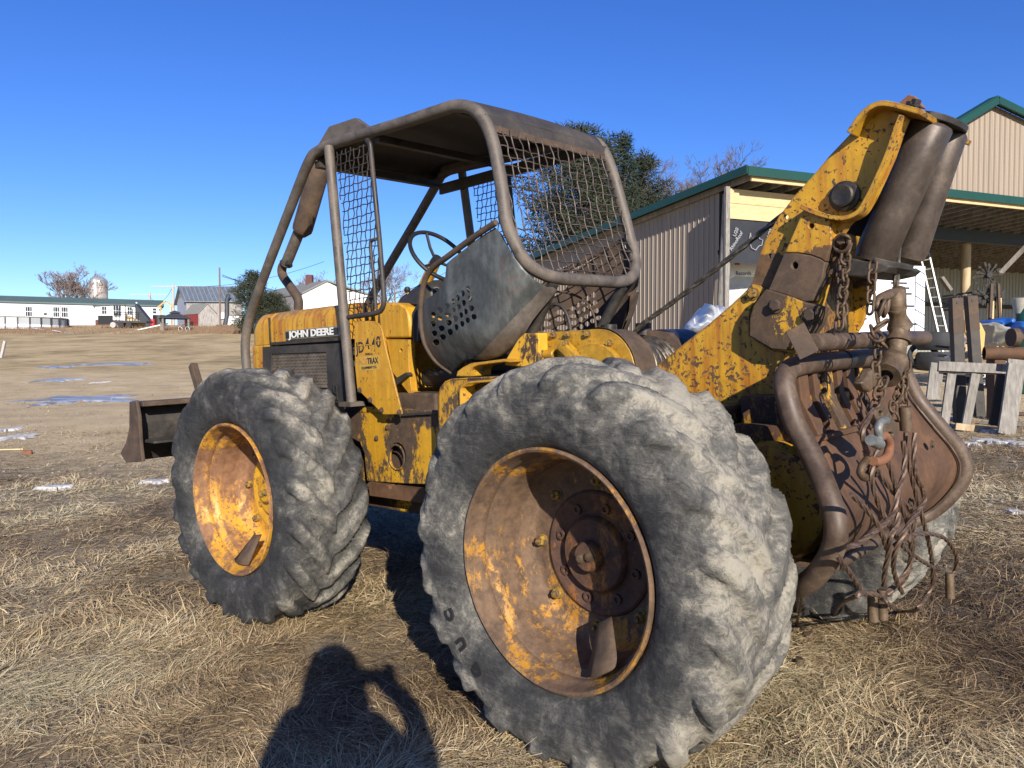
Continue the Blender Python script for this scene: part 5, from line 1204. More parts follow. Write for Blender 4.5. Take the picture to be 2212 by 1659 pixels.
# rope wound on the drum
mb = MB(); pts = []; turns = 12
for i in range(turns * 28):
    a = 2 * math.pi * i / 28; t = i / (turns * 28); pts.append(wc + Vector((math.cos(a) * (.135 + .012 * math.sin(t * 9)), .155 - .25 * t + .01 * math.sin(a * 1.3), math.sin(a) * (.135 + .012 * math.sin(t * 9)))))
mb.tube(pts, .0135, 6, lobes=0); mb.build('wound_rope', M['cable_main'], wi, 60)
mb = MB()
for a, b_ in ((1740, 1020), (2060, 1005)): p = MY(*C('c4', a, b_), .0 if a < 1900 else -.1); mb = MB(); mb.cyl(p - Vector((0, 0, .05)), p + Vector((0, 0, .01)), .04, 14); mb.build('winch_lug', M['oily'], wi, 35)

# ---- cable arch
AY = .24
arch_out = [(0, 1790), (150, 1655), (250, 1575), (420, 1440), (560, 1320), (650, 1235), (685, 1190), (703, 1120), (735, 1010), (770, 920), (815, 840), (850, 780), (950, 650), (1060, 530), (1160, 410), (1260, 305), (1300, 262), (1340, 205), (1420, 140), (1500, 118), (1600, 165), (1590, 205), (1540, 345), (1480, 500), (1425, 640), (1380, 720), (1330, 780), (1280, 830), (1240, 890), (1205, 1000), (1180, 1090), (1150, 1180), (1110, 1330), (1080, 1440), (960, 1640), (930, 1900), (500, 1950), (200, 1900)]
lowcut = 24
aL = plate('arch_plate', 'c5', arch_out, AY, .022, 'yellow_arch', [(890, 787, 16, 16), (797, 1025, 15, 16), (1160, 1145, 8, 9)], None, .004)
# lower doubling plate, streaked with rust
aD = plate('arch_base_plate', 'c5', [(0, 1792), (150, 1658), (250, 1578), (420, 1443), (560, 1323), (650, 1238), (685, 1195), (725, 1205), (762, 1222), (680, 1330), (665, 1400), (665, 1510), (800, 1595), (960, 1625), (940, 1890), (500, 1940), (200, 1890)], AY + .012, .010, 'yellow_arch_low', [], aL, .003)
ch = plate('mast_channel', 'c5', [(985, 765), (1020, 752), (1120, 775), (1155, 800), (1165, 860), (1168, 960), (1130, 1060), (1100, 1040), (1040, 1018), (960, 1005), (880, 1005)], AY + .055, .055, 'yellow_arch', [(1043, 840, 16, 16)], aL, .004)
ch2 = plate('mast_channel', 'c5', [(879, 1008), (960, 1008), (1040, 1021), (1100, 1043), (1128, 1063), (1115, 1150), (1050, 1300), (1005, 1305), (900, 1265), (780, 1232)], AY + .055, .055, 'rust', [(943, 1083, 18, 21)], aL, .004)
ft = plate('foot_bracket', 'c5', [(763, 1228), (900, 1270), (1000, 1308), (1108, 1335), (1085, 1440), (1000, 1560), (900, 1600), (800, 1592), (665, 1512), (668, 1400), (690, 1330)], AY + .085, .075, 'yellow_rusty', [], aL, .004)
for a, b_, y, r_, mt in ((695, 1255, AY + .013, .018, 'nut'), (835, 1325, AY + .086, .022, 'rust'), (1045, 1385, AY + .086, .022, 'rust')): bolt('c5', a, b_, y, r_, .026, mt, aL)
p = MY(*C('c5', 1253, 662), AY); mb = MB(); mb.lathe([(.054, 0), (.054, .014), (.046, .017), (.040, .017), (.040, .036), (.034, .040), (.012, .036), (.001, .036)], p, AXY, 32); mb.build('pin_boss', M['oily'], aL, 40)
# lip that stands out from the plate
def ribbon(pts3, y0, y1, th, name, mat, par, bev=.002):
    mb = MB(); n = len(pts3); P = [Vector((p.x, 0, p.z)) for p in pts3]; nr = []
    for i in range(n):
        t = (P[min(i + 1, n - 1)] - P[max(i - 1, 0)]).normalized(); nr.append(Vector((-t.z, 0, t.x)) * th / 2)
    vs = []
    for q, nn in zip(P, nr):
        for y in (y0, y1): vs += [q + nn + Vector((0, y, 0)), q - nn + Vector((0, y, 0))]
    fs = []
    for i in range(n - 1):
        a = i * 4; b2 = a + 4; fs += [(a, b2, b2 + 1, a + 1), (a + 2, a + 3, b2 + 3, b2 + 2), (a, a + 2, b2 + 2, b2), (a + 1, b2 + 1, b2 + 3, a + 3)]
    fs += [(0, 1, 3, 2), ((n - 1) * 4, (n - 1) * 4 + 2, (n - 1) * 4 + 3, (n - 1) * 4 + 1)]
    mb.add(vs, fs); return mb.build(name, M[mat], par, 40, bev)
lp = smooth_path([MY(*C('c5', a, b_), AY + .07) for a, b_ in ((980, 722), (1080, 765), (1190, 792), (1260, 790), (1330, 755), (1375, 690), (1430, 580), (1510, 400), (1560, 250), (1595, 165))], 5)
ribbon(lp, AY, AY + .075, .016, 'side_lip', 'yellow_arch', aL)
tp = smooth_path([MY(*C('c5', a, b_), AY + .07) for a, b_ in ((1275, 275), (1300, 235), (1350, 165), (1420, 110), (1500, 95), (1620, 122), (1690, 141), (1715, 148))], 5)
ribbon(tp, -AY - .06, AY + .075, .018, 'head_plate', 'yellow_arch', aL)
# right-hand arch plate
mb = MB(); pr_ = [(p[0] , p[1]) for p in poly('c5', arch_out, AY)]; mb.sheet(pr_, [], xz(-AY), lambda a: a + Vector((0, .022, 0))); aR = mb.build('arch_plate', M['yellow_arch'], sk, 35, .004)
mb = MB(); mb.sheet([(x, z) for x, z in poly('c5', [(985, 765), (1120, 775), (1165, 860), (1168, 960), (1050, 1300), (780, 1232)], AY)], [], xz(-AY - .05), lambda a: a + Vector((0, .05, 0))); mb.build('mast_channel', M['rust'], aR, 35, .008)
# cross pieces between the plates
mb = MB(); q = MY(*C('c5', 1000, 1400), AY); mb.box((q.x, 0, q.z), (.03, .44, .35)); q = MY(*C('c5', 700, 1560), AY); mb.box((q.x, 0, q.z - .1), (.2, .44, .3)); mb.build('cross_brace', M['yellow_dark'], aL, 0)
# triangular cap and nut on top
tc = MY(*C('c5', 1655, 90), .03); mb = MB(); base_ = [MY(*C('c5', a, b_), .03) for a, b_ in ((1572, 112), (1650, 46), (1690, 58), (1745, 128))]
mb.sheet([(p.x, p.z) for p in base_], [], xz(.05), lambda a: a + Vector((0, -.03, 0))); mb.build('pointed_cap', M['orange_rust'], sk, 0, .003)
mb = MB()
for a, b_ in ((1640, 112), (1672, 98)): p = MY(*C('c5', a, b_), .12); mb.hexbolt(p - Vector((0, 0, .01)), (-.4, 0, 1), .018, .025)
mb.build('cap_bolt', M['oily'], sk)
# fairlead rollers
def roller(c_top, c_bot, y, r_, xoff=0):
    a = MY(*c_top, y); b_ = MY(*c_bot, y); a.x += xoff; b_.x += xoff; ax = (b_ - a); L_ = ax.length
    mb = MB(); mb.lathe([(.02, -.02), (r_ * .9, -.004), (r_, .006), (r_ * .985, L_ * .3), (r_ * .97, L_ * .62), (r_ * .99, L_ - .01), (r_ * .93, L_), (r_ * .90, L_ + .018), (.02, L_ + .02)], a, ax, 40, True, True); ro = mb.build('fairlead_roller', M['roller_steel'], sk, 40)
    return a, b_
ra, rb = roller(C('k1', 765, 290), C('k1', 330, 1285), .10, .072); rc, rd = roller(C('k1', 905, 350), C('k1', 600, 1275), -.10, .060)
def cap_plate(a, b_, t, w0, w1, name, mat, th=.022):
    ax = (b_ - a).normalized(); o_ = a - ax * t; u_ = Vector((0, 1, 0)); v_ = ax.cross(u_).normalized()
    pts = []
    for k in range(20):
        g_ = 2 * math.pi * k / 20; pts.append((math.cos(g_) * w0, math.sin(g_) * w1))
    mb = MB(); vs = [o_ + u_ * x + v_ * y + ax * s_ for s_ in (0, th) for x, y in pts]; n = 20
    mb.add(vs, [tuple(range(n)), tuple(reversed(range(n, 2 * n)))] + [(i, n + i, n + (i + 1) % n, (i + 1) % n) for i in range(n)]); return mb.build(name, M[mat], sk, 35, .003)
mid_t = (ra + rc) / 2; mid_b = (rb + rd) / 2
cap_plate(mid_t, mid_b, .034, .165, .07, 'roller_cap', 'dark_steel', .022)
# lower roller bracket
u1 = [MY(*C('k1', a, b_), .18) for a, b_ in ((125, 1290), (110, 1435), (270, 1450), (300, 1330))]
mb = MB(); mb.sheet([(p.x, p.z) for p in [MY(*C('k1', a, b_), .12) for a, b_ in ((60, 1285), (60, 1440), (265, 1455), (430, 1418), (480, 1372), (420, 1350), (280, 1330))]], [], xz(.16), lambda a: Vector((a.x, -.20, a.z))); mb.build('roller_bracket', M['dark_steel'], sk, 0, .006)
cap_plate(mid_b, mid_t, .04, .165, .07, 'roller_shoe', 'dark_steel', .02)
# sheave
sp = MY(*C('k1', 300, 850), 0); mb = MB(); mb.lathe([(.03, -.05), (.14, -.05), (.145, -.04), (.115, -.012), (.115, .012), (.145, .04), (.14, .05), (.03, .05)], sp, AXY, 40); mb.build('sheave', M['oily'], sk, 35)
mb = MB(); mb.cyl(sp + Vector((0, -AY, 0)), sp + Vector((0, AY, 0)), .035, 16); mb.build('sheave_pin', M['dark_steel'], sk)
# winch cable: drum -> sheave -> out between the rollers
ctop = MY(*C('d', 1665, 485), 0); cst = wc + Vector((-.03, 0, .155)); cex = MY(*C('k1', 505, 1240), 0); cbt = MY(*C('k1', 492, 1560), 0)
dirc = (ctop - MY(*C('d', 1395, 695), 0)).normalized(); st_ = MY(*C('d', 1385, 703), 0)
path = [st_ - dirc * .08 + Vector((0, 0, -.02)), st_, st_.lerp(ctop, .25) - Vector((0, 0, .006)), st_.lerp(ctop, .5) - Vector((0, 0, .008)), st_.lerp(ctop, .75) - Vector((0, 0, .005)), ctop]
far_ = ctop + dirc * ((sp - ctop).length * .9); path += [far_, sp + Vector((-.06, 0, .13)), sp + Vector((-.13, 0, .05)), cex.lerp(sp, .4) + Vector((-.06, 0, 0)), cex, cbt, cbt - Vector((0, 0, .08))]
wcab = MB(); P6 = smooth_path(path, 14); wcab.tube(P6, .0105, 18, lobes=6, pitch=.085, amp=.16); wcb = wcab.build('winch_cable', M['cable_main'], sk, 60)

# ---- pipe bar, butt plate and its tubular sides
px = -.70; pz = 1.444; mb = MB(); mb.tube([(px, .60, pz), (px, .2, pz), (px, -.2, pz + .004), (px, -.60, pz)], .030, 20); pb_ = mb.build('cross_pipe', M['rust_pipe'], sk, 60)
mb = MB(); 
for y in (.13, -.02): mb.tube([(px, y + .025, pz), (px, y - .025, pz)], .0315, 20)
mb.build('black_band', M['black'], pb_, 60)
# square end plate
sq = [MY(*C('c5', a, b_), .0) for a, b_ in ((890, 1490),)]
O_ = ORG + FW * px
qs = []
for a, b_ in ((890, 1490), (1000, 1430), (1090, 1605), (975, 1659)):
    qs.append(MX(*C('c5', a, b_), px + .012))
mb = MB(); cc = sum(qs, Vector()) / 4
nq = Vector((-.35, .93, .1)).normalized()      # the plate faces out to the left and slightly back
rq = []
for a, b_ in ((890, 1490), (1000, 1430), (1090, 1605), (975, 1659)):
    P = MI @ onplane(*C('c5', a, b_), MM @ Vector((px, .60, pz)), (MM.to_3x3() @ nq)); rq.append(P)
mb.add([p + nq * .006 for p in rq] + [p - nq * .006 for p in rq], [(0, 1, 2, 3), (7, 6, 5, 4), (0, 4, 5, 1), (1, 5, 6, 2), (2, 6, 7, 3), (3, 7, 4, 0)]); mb.build('end_plate', M['rust'], pb_, 0, .002)
LPTS = [(-.60, 0, 1.372), (-.60, .30, 1.370), (-.60, .46, 1.366), (-.600, .555, 1.352), (-.605, .600, 1.315), (-.62, .615, 1.26), (-.65, .628, 1.18), (-.70, .645, 1.10), (-.745, .67, 1.03), (-.79, .705, .955), (-.815, .725, .88), (-.80, .72, .80), (-.74, .69, .71), (-.68, .66, .655), (-.62, .60, .62)]
RP_ = [(x, -y, z) for x, y, z in LPTS]
for nm, P in (('side_tube', LPTS), ('side_tube', RP_)):
    mb = MB(); mb.tube(smooth_path(P, 6), .036, 18); mb.build(nm, M['rust_pipe'], sk, 60)
mb = MB(); mb.tube([(-.62, .60, .62), (-.64, .3, .635), (-.64, -.3, .635), (-.62, -.60, .62)], .026, 14); mb.build('bottom_tube', M['rust_pipe'], sk, 60)
mb = MB(); mb.tube([(-.603, .08, 1.3715), (-.603, .03, 1.372)], .0375, 20); mb.build('black_band', M['black'], sk, 60)
# plate skinned between the tubes
S = smooth_path([p for p in LPTS if p[1] > .4], 5)
vs = []; NC = 24
for p in S:
    for k in range(NC + 1):
        t = k / NC; y = p.y * (1 - 2 * t); bow = .03 * (1 - (2 * t - 1) ** 2) * min(1, max(0, (1.30 - p.z) / .3)); vs.append(Vector((p.x + .012 + bow, y, p.z)))
zs_ = [p.z for p in S]; fs = []
for i in range(len(S) - 1):
    for k in range(NC):
        y = S[i].y * (1 - 2 * (k + .5) / NC); z = S[i].z
        if z > 1.13 and y > -.16: continue        # open, barred upper left
        fs.append((i * (NC + 1) + k, i * (NC + 1) + k + 1, (i + 1) * (NC + 1) + k + 1, (i + 1) * (NC + 1) + k))
mb = MB(); mb.add(vs, fs); bp = mb.build('butt_plate', M['rust_red'], sk, 60); so = bp.modifiers.new('solid', 'SOLIDIFY'); so.thickness = .012
mb = MB(); mb.tube([(p.x + .004, p.y - .055 if p.y > 0 else p.y + .055, p.z) for p in smooth_path(RP_[4:], 5)], .006, 6); mb.build('weld_bead', M['rust_pipe'], bp, 60)
# upright bars in the opening
for k, y in enumerate((.545, .44, .33, .22, .11, .0, -.10)):
    mb = MB(); tpz = 1.36; x0 = -.60; x1 = -.672; w_ = .075 if k % 2 else .05
    vs = []
    for (x, z) in ((x0, tpz), (x0 - .01, 1.25), (x1, 1.12)):
        vs += [(x, y + w_ / 2, z), (x, y - w_ / 2, z), (x + .05, y - w_ / 2, z - .01), (x + .05, y + w_ / 2, z - .01)]
    mb.add(vs, [(0, 1, 5, 4), (4, 5, 9, 8), (2, 3, 7, 6), (6, 7, 11, 10), (1, 2, 6, 5), (5, 6, 10, 9), (3, 0, 4, 7), (7, 4, 8, 11), (0, 3, 2, 1), (8, 9, 10, 11)])
    mb.build('upright_bar', M['rust_red'] if k % 3 else M['yellow_rusty'], bp, 0, .004)
mb = MB(); mb.box((-.668, .22, 1.118), (.03, .80, .02)); mb.build('bar_ledge', M['rust_red'], bp, 0, .003)
for y, z in ((.3, .98), (.16, .86), (.36, .78), (-.42, 1.0), (.1, 1.02)):
    xx = -.745 + (z - 1.03) * .62 + .0; mb = MB(); mb.hexbolt((xx - .005, y, z), (-1, 0, 0), .014, .012); mb.build('bolt', M['rust'], bp)
# box and cheek plates under the arch
bxs('c6', [(-60, 720), (250, 730), (230, 560), (450, 520), (480, 700), (640, 950), (600, 1350), (520, 1659), (-60, 1659)], .42, .36, 'rear_cheek_plate', 'yellow_dark', .008)
mb = MB(); mb.lathe([(.02, .05), (.15, .05), (.20, .035), (.215, .0), (.215, -.12)], MY(*C('c6', 230, 1250), .46), AXY, 40); mb.build('final_drive_cover', M['yellow_arch'], sk, 40)
mb = MB(); mb.box((-.46, 0, 1.0), (.30, .7, .5)); mb.build('rear_body', M['yellow_dark'], sk, 0, .01)
for a, b_ in ((115, 915), (485, 1020)): bolt('c6', a, b_, .42, .016, .012, 'bright_steel')

# ---- front blade
bx = 3.74
BX = lambda a, b_, x=bx: MX(*C('r1', a, b_), x)
y0 = BX(1100, 1180).y; zt2 = BX(1100, 1175).z; zb2 = BX(1080, 1640).z
bl = MB(); sec = [(0.0, zt2), (.05, zt2 - .03), (.03, zt2 - .15), (.04, zt2 - .28), (.09, zb2 + .02), (.13, zb2 - .04)]
vs = [(bx + x + dx, y, z) for y in (y0 - .02, -y0 + .02) for dx in (0, .02) for x, z in sec]; n = len(sec)
fs = []
for i in range(n - 1): fs += [(i, i + 1, 2 * n + i + 1, 2 * n + i), (n + i, 3 * n + i, 3 * n + i + 1, n + i + 1), (i, n + i, n + i + 1, i + 1), (2 * n + i, 2 * n + i + 1, 3 * n + i + 1, 3 * n + i)]
fs += [(0, 2 * n, 3 * n, n), (n - 1, 2 * n - 1, 4 * n - 1, 3 * n - 1)]
bl.add(vs, fs); blade = bl.build('stacking_blade', M['dark_steel'], sk, 0, .004)
for s_ in (1, -1):
    mb = MB(); yy = y0 * s_
    mb.sheet([(bx + .03, zt2), (bx - .09, zt2 + .01), (bx - .12, zt2 - .10), (bx - .12, zb2 + .10), (bx - .14, zb2 - .02), (bx + .16, zb2 - .05), (bx + .26, zb2 + .01), (bx + .14, zb2 + .09), (bx + .06, zb2 + .2)], [], xz(yy + .012), lambda a: a + Vector((0, -.024, 0))); mb.build('end_plate', M['rust'], blade, 0, .006)
mb = MB(); mb.box((bx - .05, 0, zt2 - .018), (.12, 2 * y0 - .05, .034)); mb.build('top_rail', M['rust'], blade, 0, .006)
zs2 = BX(1300, 1450).z; mb = MB(); mb.box((bx - .11, 0, zs2 - .03), (.24, 2 * y0 - .08, .016)); mb.build('step_shelf', M['dark_steel'], blade, 0, .002)
for s_ in (1, -1):
    mb = MB(); a = BX(1600, 870, bx); b_ = BX(1665, 1100, bx - .15); a.y *= s_; b_.y *= s_
    mb.beam(a, b_, .05, .055, (1, 0, 0)); mb.beam((bx - .02, b_.y, zt2 - .05), (2.9, .45 * s_, .62), .07, .12); mb.build('lift_arm', M['rust'], blade, 0, .006)
# ------------------------------------------------------------ rigging hung on the skidder (each a thing of its own)
MR = MM.to_3x3()
def wl_(p): return MM @ Vector(p)           # local skidder frame -> world
def hang(name, anchor, label, cat, grp=None):
    w = wl_(anchor); e = empty(name, w, label, cat, grp); return e, w
def link_mesh(name, L_, W_, r):
    pts = []; h = (L_ - W_) / 2
    for k in range(9): a = math.pi * k / 8; pts.append((W_ / 2 * math.cos(a), 0, h + W_ / 2 * math.sin(a)))
    for k in range(9): a = math.pi + math.pi * k / 8; pts.append((W_ / 2 * math.cos(a), 0, -h + W_ / 2 * math.sin(a)))
    mb = MB(); mb.tube(pts, r, 8, closed=True); return mb.mesh(name, M['chain'], 60)
LM = link_mesh('link', .056, .033, .0052); LMs = link_mesh('link', .048, .030, .0048)
def chain(pts, me, pitch, label, seed=0, name='chain'):
    P = smooth_path(pts, 12); e = empty(name, P[0], label, 'chain'); rnd = random.Random(seed); d = 0; nx = 0; k = 0
    for i in range(len(P) - 1):
        sg = (P[i + 1] - P[i]).length
        while nx <= d + sg:
            q = P[i].lerp(P[i + 1], (nx - d) / sg); t = (P[i + 1] - P[i]).normalized()
            o = link('link', me, e); o.location = q - P[0]
            rot = t.to_track_quat('Z', 'Y').to_matrix().to_4x4() @ Matrix.Rotation(R(90 * (k % 2) + rnd.uniform(-14, 14) + 35), 4, 'Z')
            o.rotation_euler = rot.to_euler(); k += 1; nx += pitch
        d += sg
    return e
def XW(c, a, b_, x): return wl_(MX(*C(c, a, b_), x))
def YW_(c, a, b_, y): return wl_(MY(*C(c, a, b_), y))
# chains from the arch plate down to the cross pipe, and others
A0 = YW_('c5', 1250, 930, AY + .05)
chain([A0, XW('c5', 1232, 1040, -.66).lerp(A0, .3), XW('c5', 1222, 1200, -.69), XW('c5', 1232, 1350, -.72), XW('c5', 1250, 1490, -.735)], LM, .042, 'rusty chain hanging from the arch plate bolt to the cross pipe, front strand of two', 1)
chain([A0 + Vector((.02, .02, -.03)), XW('c5', 1250, 1060, -.70), XW('c5', 1246, 1200, -.72), XW('c5', 1225, 1330, -.735), XW('c5', 1215, 1460, -.74)], LM, .042, 'rusty chain beside it from the arch plate bolt, rear strand nearer the rollers', 2)
mb = MB(); b0 = MY(*C('c5', 1250, 935), AY + .02); mb.hexbolt(b0, AXY, .017, .040); mb.torus(b0 + Vector((0, .03, -.010)), (.25, 1, 0), .030, .007, 20, 8); mb.build('chain_bolt', M['chain'], sk)
chain([XW('c5', 1420, 1090, -.80), XW('c5', 1412, 1200, -.80), XW('c5', 1405, 1330, -.80), XW('c5', 1400, 1400, -.80)], LMs, .036, 'short rusty chain hanging from the roller bracket beside the slider stack', 3)
chain([XW('c5', 1475, 1345, -.84), XW('c5', 1450, 1410, -.83), XW('c5', 1475, 1440, -.85), XW('c5', 1420, 1480, -.83), XW('c5', 1455, 1530, -.86), XW('c5', 1480, 1560, -.85)], LM, .040, 'bunched rusty chain looped at the hook on top of the slider stack', 4)
chain([XW('c6', 950, 130, -.84), XW('c6', 950, 250, -.84), XW('c6', 938, 340, -.85), XW('c6', 960, 470, -.86)], LM, .042, 'rusty chain running down left of the slider stack to the lower hook', 5)
chain([XW('c6', 1120, 300, -.80), XW('c6', 1110, 420, -.82), XW('c6', 1095, 520, -.82), XW('c6', 1060, 600, -.83), XW('c6', 1080, 700, -.83)], LMs, .037, 'orange-rusted chain hanging under the bottom slider', 6)
chain([XW('c6', 1150, 330, -.80), XW('c6', 1135, 480, -.81), XW('c6', 1135, 620, -.82)], LM, .042, 'thick rusty chain ending in a sleeve at the right of the tackle', 7)
chain([XW('c6', 985, 440, -.88), XW('c6', 960, 520, -.88), XW('c6', 935, 590, -.88)], LM, .042, 'few big links above the pear-shaped hook', 8)
# cast sliders threaded on the winch cable
def slider(c, top, bot, w0, w1, x, lab, flare=1):
    a = XW(c, *top, x); b_ = XW(c, *bot, x); ax = b_ - a; L_ = ax.length; e = empty('cable_slider', a, lab, 'cable slider', 'cast sliders on the winch cable')
    mb = MB(); mb.lathe([(w0 * .45, .0), (w0, 0), (w0 * 1.04, .006), (w0 * .92, L_ * .2), (w0 * .86, L_ * .45), ((w0 + w1) / 2 * .95, L_ * .72), (w1 * 1.0, L_ * .93), (w1 * 1.04, L_), (w1 * .5, L_ * .99)], (0, 0, 0), ax, 24); o = mb.build('body', M['cast'], e, 50)
    mb = MB(); mb.lathe([(w1 * .5, L_ * .985), (w1 * .5, L_ * .7), (.001, L_ * .7)], (0, 0, 0), ax, 16); mb.build('bore', M['dark_steel'], e); return e
slider('r6', (1595, 1225), (1625, 1385), .034, .043, -.80, 'second rusty cast slider on the cable, just under the horned hook')
slider('r6', (1620, 1392), (1605, 1510), .036, .043, -.80, 'third rusty cast slider from the top of the stack')
slider('r6', (1604, 1515), (1585, 1650), .035, .043, -.80, 'fourth rusty cast slider of the stack, wider below')
slider('c6', (1085, 180), (1065, 275), .033, .041, -.80, 'fifth rusty cast slider of the stack, above the tilted one')
slider('c6', (1065, 282), (1010, 385), .048, .046, -.82, 'lowest rusty cast slider, tilted to the left')
# horned top hook with eye
e, w = hang('cable_hook', MX(*C('r6', 1600, 1080), -.80), 'rusty horned cable hook with a round eye where the winch cable enters the stack', 'hook')
mb = MB(); pts = [XW('r6', a, b_, -.80) - w for a, b_ in ((1660, 1055), (1590, 1090), (1520, 1120), (1460, 1150), (1435, 1195), (1445, 1245), (1480, 1265))]
mb.tube(smooth_path(pts, 5), [.003 + .015 * min(1, i / 8) if i < 9 else .018 - .008 * (i - 9) / 22 for i in range(31)], 10)
pts = [XW('r6', a, b_, -.80) - w for a, b_ in ((1655, 1058), (1610, 1110), (1595, 1170), (1600, 1235))]; mb.tube(smooth_path(pts, 5), [.004, .010, .016, .022, .026, .029, .031, .032, .033, .034, .034, .034, .034, .034, .034, .034], 14)
pts = [XW('r6', a, b_, -.80) - w for a, b_ in ((1540, 1115), (1530, 1160), (1520, 1230), (1500, 1270))]; mb.tube(smooth_path(pts, 4), .009, 8)
mb.build('body', M['cast'], e, 60)
mb = MB(); q = XW('r6', 1490, 1230, -.82) - w; mb.torus(q, (MR @ Vector((1, .5, 0))), .028, .007, 20, 8); mb.build('ring', M['chain'], e, 60)
# grab hook plates, pear hook, shackle and ring in the tangle
def flatshape(name, c, pts, x, th, mat, label, cat, holes=(), bev=.003):
    O_ = XW(c, *pts[0], x); e = empty(name, O_, label, cat)
    def f2(p): q = MX(*C(c, *p), x); return (q.y, q.z)
    mb = MB(); mb.sheet([f2(p) for p in pts], [[f2((h[0] + h[2] * math.cos(2 * math.pi * k / 16), h[1] + h[3] * math.sin(2 * math.pi * k / 16))) for k in range(16)] for h in holes],
                        lambda a, b_: MR @ Vector((x, a, b_)) + ORG - O_, lambda a: a + MR @ Vector((th, 0, 0)))
    mb.build('body', M[mat], e, 35, bev); return e
flatshape('chain_hook', 'c6', [(915, 335), (940, 360), (935, 395), (985, 420), (1000, 450), (985, 480), (930, 480), (905, 500), (870, 480), (848, 430), (885, 400)], -.86, .035, 'cast', 'rusty three-cornered chain hook left of the lowest slider', 'hook', [], .012)
flatshape('pear_hook', 'c6', [(945, 580), (990, 590), (1040, 640), (1085, 720), (1100, 780), (1075, 820), (1030, 830), (1000, 800), (985, 740), (950, 700), (930, 640)], -.88, .03, 'cast', 'rusty pear-shaped forged hook in the middle of the cable tangle', 'hook', [(1040, 790, 22, 16), (972, 645, 14, 18)], .010)
e, w = hang('ring', MX(*C('c6', 975, 880), -.90), 'thick orange-rusted open ring under the bright shackle', 'ring')
mb = MB(); pts = [XW('c6', a, b_, -.90) - w for a, b_ in ((960, 815), (1000, 800), (1028, 845), (1030, 905), (1005, 955), (955, 980), (920, 975))]; mb.tube(smooth_path(pts, 5), .0145, 12); mb.build('body', M['orange_rust'], e, 60)
e, w = hang('shackle', MX(*C('c6', 950, 800), -.93), 'bright grey steel shackle hooked into the orange ring', 'shackle')
mb = MB(); pts = [XW('c6', a, b_, -.93) - w for a, b_ in ((1010, 695), (975, 705), (955, 750), (962, 810), (950, 840))]; mb.tube(smooth_path(pts, 5), .013, 12); a = XW('c6', 905, 830, -.93) - w; b_ = XW('c6', 965, 860, -.93) - w; mb.cyl(a, b_, .017, 16); mb.build('body', M['bright_steel'], e, 60)
e, w = hang('ring', MX(*C('c6', 870, 1040), -.88), 'flattened rusty link hanging below and left of the orange ring', 'ring')
mb = MB(); pts = [XW('c6', a, b_, -.88) - w for a, b_ in ((880, 960), (845, 1010), (835, 1060), (865, 1090), (895, 1060), (925, 1010), (895, 1000))]; mb.tube(smooth_path(pts, 5), .0125, 10); mb.build('body', M['chain'], e, 60)
